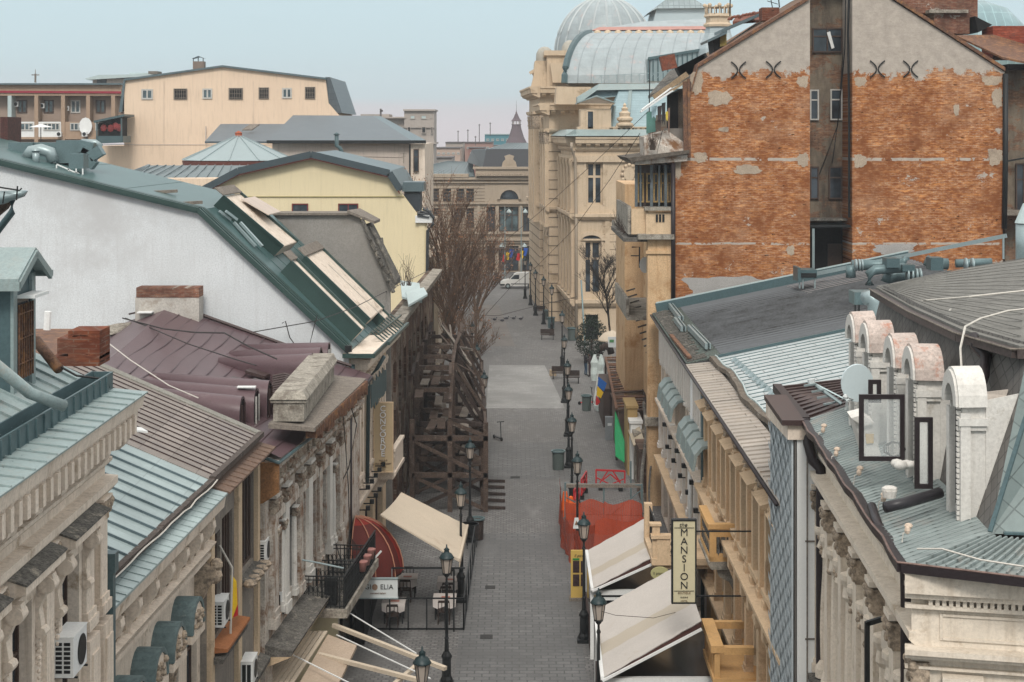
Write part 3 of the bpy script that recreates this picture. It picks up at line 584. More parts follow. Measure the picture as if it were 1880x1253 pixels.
# big corbel at the far end
b = MB(); b.uprism(F2, [(0, 7.6), (.5, 7.6), (.55, 7.4), (.45, 7.2), (.3, 7.05), (.2, 6.8), (0, 6.7)], 10.0, 10.35); b.ball(F2.p(10.17, .45, 7.35), .2, 10); b.ball(F2.p(10.17, .5, 7.62), .16, 8); b.build('corbel', CARVE, B2)
# downpipe between L1 and L2
b = MB(); b.box(-7.27, -7.07, 28.95, 29.15, 0, 10.4).box(-7.3, -7.03, 28.93, 29.2, 10.2, 10.55); one(b, 'square_downpipe', DTURQ, 'square dark turquoise downpipe with hopper between two left facades', 'downpipe')
# ================================================================ LEFT 2b: grey stained concrete house with slate-like roof
B3 = thing('stained_grey_house', 'narrow grey stained house with tall bare windows below a worn shingle roof', 'building', (-10, 43, 0))
F3 = Fr((XG(39.85) - .1, 39.85), (XG(45.8) - .1, 45.8), 1)
wu = [(F3.u(362, 0), F3.u(398)), (F3.u(404), F3.u(425)), (F3.u(438), F3.u(468))]
wu = [(.35, 1.45), (1.65, 2.9), (3.9, 5.6)]
ops = [(wu[0][0], wu[0][1], 5.5, 8.0), (wu[1][0], wu[1][1], 5.5, 8.2), (wu[2][0], wu[2][1], 6.2, 8.9), (.6, 2.6, .2, 2.6), (3.4, 5.4, .2, 2.9)]
wall(B3, F3, 0, F3.L, 0, 9.35, ops, GREYP); body(B3, [(-16, 39.85), (XG(39.85) - .5, 39.85), (XG(45.8) - .5, 45.8), (-16, 45.8)], 0, 9.3, GREYP, 'core_wall')
for (a, b_), (z0, z1) in zip(wu, ((5.5, 8.0), (5.5, 8.2), (6.2, 8.9))):
    window(B3, F3, a, b_, z0, z1, n=-.15, fm=WINB, cols=4, rows=1, fw=.08)
for o_ in ops[3:]: window(B3, F3, *o_, n=-.3, fm=WINB, cols=2, rows=1, name='shop_window')
b = MB(); b.uprism(F3, [(0, 5.2), (.45, 5.25), (.45, 5.32), (0, 5.38)], .3, 3.0); b.build('terracotta_ledge', mat('terracotta', (.33, .13, .05), .8, .2, 4), B3)
for (p, q, z) in ((.2, 3.1, 5.1), (3.7, 5.8, 6.05)): MB().uprism(F3, [(0, z - .15), (.35, z - .1), (.38, z), (0, z + .05)], p, q).build('window_sill', DARKST, B3)
b = MB()
for k in range(5): b.ball(F3.p(3.7 + k * .5, .3, 6.0), .2, 7, (1, 1, .6))
b.build('carved_lumps', CARVE, B3)
MB().uprism(F3, [(0, 3.1), (.4, 3.2), (.42, 3.35), (0, 3.5)], 0, F3.L).build('ledge', DARKST, B3)
b = MB(); b.fb(F3, 0, .35, 0, .12, 0, 8.8).fb(F3, 3.1, 3.55, 0, .12, 0, 9.0).fb(F3, 5.65, 5.95, 0, .12, 0, 9.0); b.build('pier', CREAM, B3)
SH = sheetmat('worn_shingle_sheets', (0.235, 0.205, 0.185), (0.045, 1, 0), (1, 0, 0), 0.42, 0.7, rough=.7, var=.2, rust=(.17, .15, .145), rust_amt=.35, line=.45, off=.43)
r = MB(); f0 = V((XG(39.8), 39.8, zG + .02)); f1 = V((XG(45.8), 45.8, zG + .02)); r.slab([f0, f1, f1 + V((-7.5, 0, 7.5 * SL)), f0 + V((-6, 0, 6 * SL))], .1)
rr_ = r.build('roof', SH, B3); seams(MB(), f0, f1, f1 + V((-7.5, 0, 7.5 * SL)), f0 + V((-6, 0, 6 * SL)), 14, .022, .03).build('roof_seams', BROWN, rr_)
b = MB(); b.bar(f1 + V((.05, 0, 0)), f0 + V((.05, 0, 0)), .16, .14); b.build('gutter', MC['old_gutter'], B3)
r = MB(); g0 = f0 + V((.1, .2, -.25)); g1 = f1 + V((.1, 0, -.25)); r.slab([g0 + V((.35, 0, -.1)), g1 + V((.35, 0, -.1)), g1 + V((-.15, 0, .05)), g0 + V((-.15, 0, .05))], .05)
seams(r, g0 + V((.35, 0, -.1)), g1 + V((.35, 0, -.1)), g1, g0, 12, .03, .03); r.build('eave_tiles', mat('brown_tiles', (.17, .11, .08), .8, .3, 4), B3)
r = MB(); r.slab([f1 + V((0, -.15, .04)), f1 + V((0, .25, .04)), f1 + V((-7.5, .25, 7.5 * SL + .04)), f1 + V((-7.5, -.15, 7.5 * SL + .04))], .12); r.build('verge', mat('grey_verge', (.26, .25, .22), .8, .3, 3), B3)
q = P(233, 786, 34.3); b = MB(); b.bar(q + V((-.25, 0, 0)), q + V((.3, .3, -.1)), .5, .04); one(b, 'metal_patch', WPAINT, 'loose white metal scrap lying on the worn shingle roof', 'scrap')
# air conditioners and the flag on this side
for (px, py, d, lab, dk) in ((130, 1230, 26.0, 'white air conditioner under the grilled window of the ornate cream facade', 0), (405, 1144, 41.0, 'white air conditioner under the terracotta ledge on grey wall', 0), (482, 1030, 46.2, 'white air conditioner high up beside the ruined facade', 0), (512, 1120, 48.2, 'white air conditioner on the ruined facade near the balcony', 1), (458, 1250, 43.6, 'white air conditioner with blue rim, lowest at the photo bottom', 1)):
    q = P(px, py, d); ac_unit((q.x - .25, q.y, q.z), (1, 0), lab, dark=dk)
b = MB(); q = F3.p(1.5, .25, 8.0)
for i, m in ((0, 0), (1, 1)): b.mi = m; b.prism([q + V((0, .05 + i * .1, -1.2 - i * .2)), q + V((.1, .18 + i * .1, -1.4 - i * .2)), q + V((.12, .2 + i * .1, -2.0 - i * .3)), q + V((.02, .05 + i * .1, -2.3))], (.02, .06, 0))
b.mi = 2; b.tube([F3.p(1.4, 0, 7.6), q + V((.05, 0, -1.0)), q + V((.0, 0, -2.9))], .03, 6)
one(b, 'drooping_flag', [mat('flag_yellow', (.7, .45, .02), .8, .1, 3, bmp=0), mat('flag_red', (.45, .02, .02), .8, .1, 3, bmp=0), WIREW], 'drooping red and yellow flag on the stained grey facade', 'flag')
# ================================================================ LEFT 3: purple roof over a ruined ornamental facade
B4 = thing('purple_roof_house', 'ruined ornate house with purple sheet roof, barrel dormers and peeling columns', 'building', (-9, 54, 0))
F4 = Fr((-6.95, 45.95), (-5.73, 61.4), 1)
eN = V((-6.5, 45.95, 8.87)); eF = V((-5.28, 61.7, 8.87)); rF = P(310, 560, 61.7); RP = Pl(eN, eF, rF)
rN = RP.hit(178, 668); LF = P(180, 612, 61.7); cN = RP.hit(470, 806)
PUS = PURP
def sag(q): t = (q.y - 46) / 16; return q + V((0, 0, -.18 * math.sin(max(0, min(1, t)) * math.pi)))
r = MB(); n = 10
def grid(b, a, b_, c, d, n, m, f):
    vs = [f(lerp(lerp(a, b_, i / n), lerp(d, c, i / n), j / m)) for j in range(m + 1) for i in range(n + 1)]
    b.add(vs, [(j * (n + 1) + i, j * (n + 1) + i + 1, (j + 1) * (n + 1) + i + 1, (j + 1) * (n + 1) + i) for j in range(m) for i in range(n)])
grid(r, eN, eF, rF, rN, 14, 8, sag); 
for k in range(1, 15):
    t = k / 15; a = lerp(eN, rN, t); c = lerp(eF, rF, t); r.tube([sag(lerp(a, c, i / 12)) + V((.06 * math.sin(i * 1.1 + k), 0, .012)) for i in range(13)], .022, 4)
for k in range(60):
    t = U(.05, .95); i = U(.02, .9); a = lerp(eN, rN, t); c = lerp(eF, rF, t)
grid(r, rN, rF, LF, rN + V((-6, 0, -2.2)), 8, 3, sag)
r.build('roof', PURP, B4)
r = MB(); r.bar(sag(rF) + V((0, 0, .02)), rF + V((-1.5, -.05, -.35)), .06); r.tube([P(309, 560, 61.6), P(375, 580, 61.6), P(520, 632, 61.6), P(645, 672, 61.6)], .07, 5); r.build('verge_flashing', BROWN, B4)
body(B4, [(-22, 46.05), (-7.45, 46.05), (-6.2, 61.4), (-22, 61.4)], 0, 8.6, GREYP, 'core_wall')
# six barrel dormers (tapering half tubes)
for k, (px, py, D) in enumerate(((445, 728, 48.0), (471, 713, 49.4), (495, 699, 50.8), (573, 649, 56.0), (589, 638, 57.7), (604, 629, 59.4))):
    q = P(px, py, D); rr = .52; n = 12; zc = q.z - rr; zr = RP.z(q.x, D) - .3; Lq = 3.7 if k < 3 else 3.2
    fr = [V((q.x, D + rr * math.cos(math.pi * i / n), zc + rr * math.sin(math.pi * i / n))) for i in range(n + 1)]
    fr = [V((q.x, D + rr, zr))] + fr + [V((q.x, D - rr, zr))]
    xb = q.x - Lq; zb = RP.z(xb, D) - .28
    bk = [V((xb, D + rr * .45 * math.cos(math.pi * i / n), zb + .45 * rr * math.sin(math.pi * i / n) )) for i in range(n + 1)]
    bk = [V((xb, D + rr * .45, zb - .1))] + bk + [V((xb, D - rr * .45, zb - .1))]
    m = len(fr); b = MB(); b.add(fr + bk, [(i, i + 1, m + i + 1, m + i) for i in range(m - 1)] + [tuple(range(m, 2 * m))])
    fi = [V((q.x - .003, v.y * .86 + D * .14, (v.z - zc) * .86 + zc if v.z > zc else v.z)) for v in fr]
    b.add([v + V((0.02, 0, 0)) for v in fr] + [v + V((.02, 0, 0)) for v in fi], [(i, i + 1, m + i + 1, m + i) for i in range(m - 1)])
    o = b.build('barrel_dormer', PURP, B4, True); b = MB(); b.prism([v + V((-.06, 0, 0)) for v in fi], (.02, 0, 0)); b.build('dormer_opening', DARK, o)
    b = MB(); b.bar(V((q.x + .03, D - .25, zr)), V((q.x + .03, D - .25, zc + .3)), .05).bar(V((q.x + .03, D + .3, zr)), V((q.x + .03, D + .3, zc + .3)), .04); b.build('dormer_frame', WINW if k % 2 else BROWN, o)
b = MB(); a = P(437, 711, 49.3); b.box(a.x, a.x + .55, 49.1, 49.3, a.z, a.z + .04); one(b, 'loose_board', WPAINT, 'white board lying on top of a purple barrel dormer', 'board')
b = MB(); b.bar(RP.hit(505, 766) + V((0, 0, .15)), RP.hit(540, 778) + V((0, 0, .15)), .2, .05); one(b, 'metal_rung', WPAINT, 'white metal rungs at the purple roof edge by the stone parapet', 'ladder piece')
# loose flaps in the sheet roof
for px, py in ((450, 683), (418, 698), (458, 701)):
    q = RP.hit(px, py) + V((0, 0, -.05)); b = MB(); b.prism([q, q + V((.1, .5, 0)), q + V((.75, .6, -.2)), q + V((.65, 0, -.2))], (0, 0, .1)); b.build('lifted_sheet', BROWN, B4)
# stone attic parapet
b = MB(); b.box(-7.0, -6.1, 47.9, 56.0, 9.55, 10.1).box(-7.08, -6.02, 47.85, 56.05, 10.1, 10.18)
b.prism([(-7.1, 47.8, 10.2), (-6.0, 47.8, 10.2), (-6.15, 48.0, 10.42), (-6.95, 48.0, 10.42)], (0, 8.3, 0)); b.build('stone_parapet', OLDST, B4)
b = MB(); b.prism([(-7.1, 47.6, 9.4), (-5.75, 47.6, 9.3), (-5.75, 47.6, 9.42), (-7.1, 47.6, 9.55)], (.65, 9.6, 0)); b.build('parapet_ledge', PLANK, B4)
b = MB()
for k in range(34): b.box(-6.05 + k * .021, -5.72 + k * .021, 47.9 + k * .27, 48.05 + k * .27, 9.0 + U(-.1, .1), 9.38)
b.build('brick_brackets', RUSTY, B4)
b = MB(); 
for k in range(14): a = RP.hit(506, 752 - k * 4.2); b.tube([a + V((-.1, 0, .12)), a + V((.3, 0, .2)), a + V((.75, 0, .08))], .05, 5)
b.build('ridge_rolls', BROWN, B4)
b = MB(); b.box(P(255, 0, 61.3).x, P(371, 0, 61.3).x, 60.7, 61.55, 10.9, P(0, 545, 61).z).build('plaster_base', mat('chimney_plaster', (.47, .44, .4), .9, .2, 2, dirt=(.3, .26, .22)), (ch := thing('wall_chimney', 'brick chimney with crumbling plaster base against the white wall', 'chimney', (P(313, 0, 61).x, 61, 10.9))))
MB().box(P(257, 0, 61.3).x, P(371, 0, 61.3).x, 60.68, 61.56, P(0, 545, 61).z, P(0, 527, 61).z).build('brick_top', BRK3, ch)
b = MB(); a = P(257, 572, 60.6); b.box(a.x - .05, a.x + .5, 60.3, 60.7, a.z - .04, a.z); b.build('flashing', WPAINT, ch)
b = MB(); a = P(185, 597, 60); b.prism([P(180, 602, 59), P(215, 594, 60), P(240, 592, 60.5), P(238, 606, 60), P(204, 615, 58.5), P(185, 612, 58)], (0, .4, -.1)); one(b, 'stone_block', OLDST, 'flat grey stone cap at the left edge of the purple roof', 'stone cap')
for lab, pts, r_ in (('thin black cable crossing the purple roof', [(230, 592, 59), (262, 604, 58), (345, 640, 54), (430, 668, 52), (470, 680, 51)], .02), ('second black cable sagging over the purple roof to the dormers', [(225, 592, 59), (300, 612, 57), (360, 619, 55), (412, 620, 54), (455, 644, 53), (508, 668, 52)], .025)):
    b = MB(); b.tube([P(*q) + V((0, 0, .15)) for q in pts], r_, 5); one(b, 'roof_cable', WIRE, lab, 'cable')
b = MB(); b.tube([P(183, 618, 50), P(240, 662, 49), P(310, 708, 47.7), P(364, 731, 46.8)], .018, 5); one(b, 'white_cable', WIREW, 'pale cable running diagonally over the purple roof', 'cable')
# facade: arched windows between white columns
pils = [498, 519, 545, 562, 581, 600, 619]
uu = [F4.u(p) for p in pils]
ops = []; 
for i in range(len(uu) - 1):
    a, c = uu[i] + .42, uu[i + 1] - .42
    if c - a > .5: ops.append((a, c, 4.3, 6.9))
ops2 = [(1.0 + k * 2.6, 2.9 + k * 2.6, .1, 2.7) for k in range(5)]
wall(B4, F4, 0, F4.L, 0, 8.5, ops + ops2, RUIN)
for o_ in ops: window(B4, F4, *o_, fm=WINB, cols=2, rows=2, arch=True, surround=RUIN)
for o_ in ops2: window(B4, F4, *o_, n=-.3, fm=WINB, cols=3, rows=1, name='shop_window')
RUINC = mat('crumbling_capital', (.42, .36, .29), .95, .4, 5, dirt=(.16, .08, .045), dirt_amt=.5, bmp=.9)
for i, u in enumerate(uu):
    pilaster(B4, F4, u, .46 if i % 3 else .6, 3.9, 7.7, OLDW if i % 2 else RUIN, .16, .55, RUINC, base=.5)
for u in ((uu[0] + uu[1]) / 2 - .45, (uu[0] + uu[1]) / 2 + .45, (uu[1] + uu[2]) / 2 + .4, (uu[5] + uu[6]) / 2): pilaster(B4, F4, u, .22, 4.0, 6.7, OLDW, .1, .3, RUINC, rnd=True)
band(B4, F4, 0, F4.L, 8.0, RUIN, .2, .2)
b = MB(); 
for k in range(46): b.ball(F4.p(U(.1, F4.L), .1, U(7.75, 8.35)), U(.08, .2), 6)
b.fb(F4, .1, F4.L, .001, .1, 7.72, 8.38); b.build('broken_frieze', RUINC, B4)
cornice(B4, F4, 0, F4.L, 8.78, RUIN, .42, .4, .5, .15, .2)
MB().uprism(F4, [(0, 3.25), (.75, 3.3), (.8, 3.45), (0, 3.6)], 0, 6.2).build('canopy_ledge', DARKST, B4)
MB().uprism(F4, [(0, 3.0), (.1, 3.0), (.75, 3.28), (0, 3.28)], 0, 6.2).build('ledge_soffit', TRIM, B4)
b = MB(); b.tube([P(592, 775, 52) , P(640, 740, 56), P(668, 712, 60), P(682, 694, 61)], .07, 8); b.build('eave_gutter', DBROWN, B4, True)
b = MB(); a = F4.u(643); q = P(643, 740, 59.5); b.tube([V((q.x, 59.5, 8.6)), V((q.x, 59.5, 0))], .07, 8); b.build('downpipe', DBROWN, B4, True)
b = MB(); b.tube([P(476, 838, 45.8), P(512, 850, 45.8), P(590, 790, 50.6)], .05, 6); b.build('near_gutter', DTURQ, B4)
b = MB(); b.prism([(-7.8, 45.9, 8.7), (-6.55, 45.9, 8.75), (-6.55, 45.9, 7.9), (-7.0, 45.9, 7.6), (-7.8, 45.9, 7.5)], (0, .15, 0)); b.build('side_boarding', mat('orange_board', (.28, .14, .06), .9, .3, 3), B4)
# balcony with iron railing
bal = thing('iron_balcony', 'black wrought iron balcony on mossy slab, ruined facade', 'balcony', F4.p(7, 0, 3))
ub0, ub1 = F4.u(556), F4.u(556) + 6.0
MB().fb(F4, ub0 - .1, ub1, 0, 1.35, 2.95, 3.15).build('slab', DARKST, bal)
b = MB(); b.fb(F4, ub0 - .14, ub1, 1.35, 1.42, 2.9, 3.18).fb(F4, ub0 - .15, ub0 - .1, 0, 1.4, 2.9, 3.18); b.build('slab_edge', OLDST, bal)
b = MB(); z0, z1 = 3.15, 4.15
def railing(b, F, ua, na, uc, nc, z0, z1, step=.13, scroll=True):
    a = F.p(ua, na, 0); c = F.p(uc, nc, 0); L = (c - a).length; n = max(2, int(L / step))
    for z, w in ((z1, .05), (z1 - .12, .025), (z0 + .08, .035)): b.bar(V((a.x, a.y, z)), V((c.x, c.y, z)), w, .03)
    for i in range(n + 1):
        q = lerp(a, c, i / n); b.bar(V((q.x, q.y, z0)), V((q.x, q.y, z1)), .022 if i % 4 else .04)
        if scroll and i < n:
            q2 = lerp(a, c, (i + .5) / n); d = (c - a).normalized() * step * .42
            for zz in (z0 + .3, z0 + .58):
                pts = [V((q2.x, q2.y, zz)) + d * math.cos(t * math.pi / 4) + V((0, 0, .1 * math.sin(t * math.pi / 4))) for t in range(9)]; b.tube(pts, .01, 4)
railing(b, F4, ub0, .05, ub0, 1.3, z0, z1); railing(b, F4, ub0, 1.3, ub1, 1.3, z0, z1)
for k in (1.9, 3.9): railing(b, F4, ub0 + k, .05, ub0 + k, 1.3, z0, z1)
b.build('railing', BLACK, bal)
b = MB(); q = F4.p(ub0 + .5, .8, 3.15); b.box(q.x - .2, q.x + .2, q.y - .15, q.y + .15, 3.15, 4.0); one(b, 'black_crate', BLACK, 'tall black bin standing on the iron balcony', 'bin')
for k in range(3):
    q = F4.p(ub0 + 2.9 + k * .8, 1.38, 3.55); b = MB(); b.lathe(q, [(.1, 0), (.17, .3), (.19, .34), (.15, .34)], 10); o = one(b, 'flower_pot', mat('pink_pot', (.35, .16, .14), .5, .1, 2), 'reddish flower pot hung on the outer balcony railing', 'flower pot', 'pots on the iron balcony', True)
b = MB(); b.tube([F4.p(ub0 - .9, .1, 4.9), F4.p(ub0 - .6, .5, 4.75), F4.p(ub0 - .1, 1.3, 4.45)], .03, 6); one(b, 'bent_pole', GALV, 'bent metal pole sticking out of the ruined facade', 'pole')
# ================================================================ LEFT 4: white gable wall and green mansard (hotel)
B5 = thing('mansard_hotel', 'hotel with long blank white gable wall and dark green mansard with raised dormer boxes', 'building', (-10, 70, 0))
F5 = Fr((-6.17, 62.0), (-5.6, 72.6), 1); dd = F5.ud
g = [P(px, py, 62) for px, py in ((-420, 198), (0, 301), (150, 336), (365, 388), (640, 646), (640, 672))]
g2 = [V((g[0].x, 62, 0))] + g + [V((g[-1].x, 62, 0))]
MB().prism(g2, (0, .3, 0)).build('gable_wall', WHITE, B5)
wall(B5, F5, .02, F5.L, 0, 9.2, [(1.3 + k * 2.7, 2.5 + k * 2.7, 4.6, 6.9) for k in range(3)] + [(1 + k * 3.1, 3.3 + k * 3.1, .1, 2.7) for k in range(3)], CREAM)
for k in range(3): window(B5, F5, 1.3 + k * 2.7, 2.5 + k * 2.7, 4.6, 6.9, fm=WINB, surround=CREAM2, sill=CREAM2)
for k in range(3): window(B5, F5, 1 + k * 3.1, 3.3 + k * 3.1, .1, 2.7, n=-.3, fm=WINB, name='shop_window', cols=3, rows=1)
for k in range(12): 
    u = .5 + k * .82
    if True: pilaster(B5, F5, u, .34, 3.9, 8.3, CREAM2, .12, .35, CREAM2)
cornice(B5, F5, .3, F5.L, 9.35, CREAM2, .75, .6, .55, .25, .22); band(B5, F5, 0, F5.L, 3.7, CREAM2, .25, .3)
far = dd * 10.4
S1a, S1b = g[4] + V((0, 0, .02)), g[3] + V((0, 0, .02)); S4 = Pl(S1a, S1b, S1b + far)
b = MB(); b.slab([S1a + V((0, -.25, 0)), S1a + far, S1b + far, S1b + V((0, -.25, 0))], .1)
b.slab([S1b + V((0, -.25, 0)), S1b + far, g[0] + far + V((0, 0, .02)), g[0] + V((0, -.25, .02))], .1)
d12 = (S1a - S1b)
for k in range(7): o_ = dd * (k * 1.4 + 1.1); b.bar(S1a + o_, S1b + o_, .05, .05)
for k in range(5): t = k / 5; q = lerp(S1b, g[0], t); b.bar(q + V((0, 0, .0)), q + far + V((0, 0, .0)), .03, .03)
b.build('mansard_roof', mat('teal_green_metal', (0.06, 0.115, 0.115), .35, .15, .8, bmp=.08), B5)
b = MB()
for o_, hh in ((-.22, .12), (.35, .1), (.85, .06), (1.05, .06)): b.bar(g[4] + V((0, o_, .06)), g[3] + V((0, o_, .06)), .14, hh * 1.4); b.bar(g[3] + V((0, o_, .06)), g[0] + V((0, o_, .06)), .14, hh * 1.4)
b.build('verge_trim', GREEN, B5)
b = MB(); n4 = S4.n
for a, c in (((399, 392), (420, 408)), ((426, 413), (466, 457))):
    for k in range(2): b.bar(S4.hit(*a) + n4 * .12 + V((k * .25, 0, 0)), S4.hit(*c) + n4 * .12 + V((k * .25, 0, 0)), .1, .1)
b.build('snow_guard', GALV, B5)
def slopebox(a, c, w, h, skip=0, name='dormer_box'):
    A = S4.hit(*a); C = S4.hit(*c); dl = dd * w; n = n4 * h
    if name: 
        o = MB().prism([A, C, C + n * 1.0, A + n], dd * .05).bar(A + n, C + n, .1, .1, up=n4).build(name, GREEN, B5); MB().prism([A + dl, C + dl, C + dl + n, A + dl + n], dd * .05).bar(A + n + dl, C + n + dl, .1, .1, up=n4).build('far_cheek', GREEN, o); b = MB(); e = dd * .06; b.prism([A + e + n * .9, C + e + n * .9, C + dl + n * .9, A + dl + n * .9], -n4 * .05)
        b.prism([C + e, C + dl, C + dl + n * .9, C + n * .9 + e], (A - C).normalized() * .05).build('light_panel', CREAM2, o)
        b = MB(); b.slab([A + n * 1.1 - dd * .1, A + n * 1.1 + dl + dd * .1, A + n * 1.1 + dl + dd * .1 + (A - C).normalized() * .45, A + n * 1.1 - dd * .1 + (A - C).normalized() * .45], .05); b.build('cap_sheet', PLANK, o)
slopebox((392, 378), (503, 471), 3.2, .55); slopebox((515, 500), (644, 628), 1.2, .6); slopebox((545, 487), (664, 603), 4.4, .5); slopebox((590, 500), (694, 600), 1.6, .4)
b = MB(); q = S4.hit(425, 385); b.slab([q + n4 * .6, q + n4 * .6 + dd * 2.6, q + n4 * .75 + dd * 2.6 + V((1.0, 0, -.75)), q + n4 * .75 + V((1.0, 0, -.75))], .04); b.build('loose_sheet', mat('beige_sheet', (.5, .42, .36), .7, .1, 2), B5)
# eave terrace and gutters
b = MB(); b.prism([g[4] + V((-.2, -.3, -.05)), g[4] + V((.95, -.3, -.05)), g[4] + V((1.25, 5.5, -.05)), g[4] + V((-.1, 5.5, -.05))], (0, 0, -.08)); b.build('terrace', CREAM2, B5)
b = MB(); b.bar(g[4] + V((-.2, -.33, -.12)), g[4] + V((1.0, -.33, -.12)), .08, .16).bar(g[4] + V((.98, -.33, -.12)), g[4] + V((1.3, 5.6, -.12)), .08, .16)
for k in range(10): q = g[4] + V((1.0 + k * .035, 3.3 + k * .7, -.02)); b.bar(q + V((-.45, 0, .38)), q + V((.15, 0, -.1)), .07, .05)
b.bar(g[4] + V((.85, 3.3, .25)), g[4] + V((1.3, 10.2, .25)), .06, .06).bar(g[4] + V((1.25, 3.3, -.12)), g[4] + V((1.6, 10.2, -.12)), .12, .12); b.build('eave_guard', GREEN, B5)
b = MB(); b.tube([F5.p(.15, .1, 9.2), F5.p(.15, .1, 8.2), F5.p(.15, .1, 0)], .09, 8).tube([F5.p(3.2, .9, 9.1), F5.p(3.4, .6, 8.6), F5.p(3.4, .25, 8.2), F5.p(3.4, .2, 4)], .08, 8); b.build('downpipe', DTURQ, B5, True)
MB().box(g[4].x - .1, g[4].x + .15, 61.6, 61.8, 9.75, 9.98).build('roof_lamp', BLACK, B5)
b = MB()
for k in range(9): b.prism([F5.p(3.6 + k * .5, .3, 7.9 + .2 * (k % 2)), F5.p(3.9 + k * .5, .35, 7.9), F5.p(3.9 + k * .5, .35, 7.2 - U(0, .4)), F5.p(3.65 + k * .5, .3, 7.1 - U(0, .3))], F5.nd * .03)
b.build('torn_net', DTURQ, B5)
# white parapet boxes (balconies) at the corner
b = MB(); b.uprism(F5, [(0, 3.6), (.9, 3.6), (1.0, 3.75), (1.0, 3.9), (0, 3.9)], 6.0, 9.2).fb(F5, 6.1, 9.1, .85, .95, 3.9, 4.75).fb(F5, 6.0, 9.2, .8, 1.0, 4.75, 4.87).uprism(F5, [(0, 3.6), (.7, 3.6), (.4, 3.2), (0, 2.9)], 6.3, 6.6)
hb = thing('hotel_balcony', 'cream stone hotel balcony with lattice panel below the tall hotel sign', 'balcony', F5.p(7.5, .4, 3.6)); b.build('balustrade', CREAM2, hb)
b = MB(); 
for k in range(4): b.bar(F5.p(6.04, .15 + k * .2, 3.95), F5.p(6.04, .15 + k * .2, 4.7), .03)
for k in range(3): b.bar(F5.p(6.04, .1, 4.1 + k * .2), F5.p(6.04, .85, 4.1 + k * .2), .025)
b.build('lattice', BLACK, hb)
# flood lights in rows on the facade
t0 = None
for k in range(9):
    q = F5.p(.9 + (k % 5) * 1.1, .3, 4.3 if k < 5 else 3.5)
    if t0 is None:
        t0 = thing('spot_light', 'small black spotlight on a bracket on the cream hotel facade', 'spotlight', q, 'spotlights on the hotel facade')
        MB().box(q.x - .05, q.x + .25, q.y - .03, q.y + .03, q.z - .02, q.z + .02).build('arm', BLACK, t0); MB().box(q.x + .2, q.x + .36, q.y - .1, q.y + .1, q.z, q.z + .16).build('lamp_head', BLACK, t0)
        SPOT = t0
    else: clone(t0, q)
# vertical hotel sign
def vsign(name, label, px0, px1, py0, py1, D, m, rim, txt):
    a = P(px0, py0, D); c = P(px1, py1, D); t = thing(name, label, 'sign', ((a.x + c.x) / 2, D, c.z))
    MB().box(a.x + .02, c.x - .02, D, D + .14, c.z + .02, a.z - .02).build('panel', m, t)
    b = MB(); w = .045; b.box(a.x, a.x + w, D - .02, D + .16, c.z, a.z).box(c.x - w, c.x, D - .02, D + .16, c.z, a.z).box(a.x + w, c.x - w, D - .02, D + .16, a.z - w, a.z).box(a.x + w, c.x - w, D - .02, D + .16, c.z, c.z + w); b.build('rim', rim, t)
    return t, a, c
t, a, c = vsign('hotel_sign', 'tall cream vertical sign lettered CONCORDE on the left facade', 685.5, 722, 739, 868, 67.5, SIGNC, TRIM, '')
xc = (a.x + c.x) / 2
for i, ch_ in enumerate('CONCORDE'): text(ch_, .34, (xc, 67.46, a.z - .28 - i * .265), EX, LETD, 'letter_shadow', t, .005); text(ch_, .34, (xc - .012, 67.44, a.z - .265 - i * .265), EX, LETW, 'letter', t, .012)
text('****', .16, (xc, 67.47, a.z - 2.42), EX, LETD, 'stars', t, spacing=1.3); text('OLD BUCHAREST', .085, (xc, 67.47, a.z - 2.53), EX, LETD, 'small_lettering', t); text('HOTEL', .085, (xc, 67.47, a.z - 2.64), EX, LETD, 'small_lettering', t)
b = MB()
for k in range(5): b.bar((a.x - .35, 67.57, a.z - .2 - k * .6), (a.x, 67.57, a.z - .2 - k * .6), .05)
b.build('bracket', BLACK, t)
# rooftop ducts on the hotel roof behind the verge
t = thing('rooftop_ducts', 'cluster of galvanised ventilation ducts on the hotel roof, left', 'ventilation unit', P(110, 320, 68))
b = MB()
def pb(b, px0, py0, px1, py1, D, dp): a = P(px0, py1, D); c = P(px1, py0, D); return b.box(a.x, c.x, D, D + dp, a.z, c.z)
pb(b, 15, 262, 60, 300, 68, 1.5); pb(b, 103, 258, 147, 300, 67, 1.6); pb(b, 60, 262, 103, 296, 68.2, 1.2); b.build('duct_box', GALVD, t)
b = MB(); pb(b, 126, 283, 153, 310, 65, .8); b.build('cooler_box', GALVD, t)
b = MB(); 
for x in (126, 140, 152): a = P(x, 310, 65); b.bar(a, a + V((0, 0, -.65)), .05)
a = P(104, 303, 65); b.bar(a, P(104, 322, 65), .05).bar(P(104, 302, 65), P(150, 322, 65), .05); b.build('stand', WPAINT, t)
for (x0, y0, x1, y1, x2, y2) in ((147, 262, 172, 268, 182, 286), (150, 275, 170, 285, 160, 300)):
    b = MB(); b.bar(P(x0, y0 + 6, 67), P(x1, y1 + 6, 67), .5, .5).bar(P(x1, y1 + 6, 67), P(x2, y2 + 4, 67), .55, .55); b.build('duct_elbow', GALVD, t)
b = MB(); b.tube([P(66, 304, 65.5), P(66, 278, 65.5)], .14, 10).lathe(P(66, 278, 65.5), [(.2, 0), (.2, .03), (.05, .15), (0, .17)], 10); b.build('vent_cap', GALV, t, True)
b = MB(); pts = [P(50, 290, 66.5), P(58, 278, 66.5), P(75, 275, 66.5), P(92, 280, 66.5), P(98, 298, 66.5)]; b.tube(pts, .25, 10); b.build('curved_duct', GALV, t, True)
b = MB(); b.tube([P(150, 261, 68), P(175, 262, 68), P(186, 270, 68)], .13, 8); b.build('round_duct', GALV, t, True)
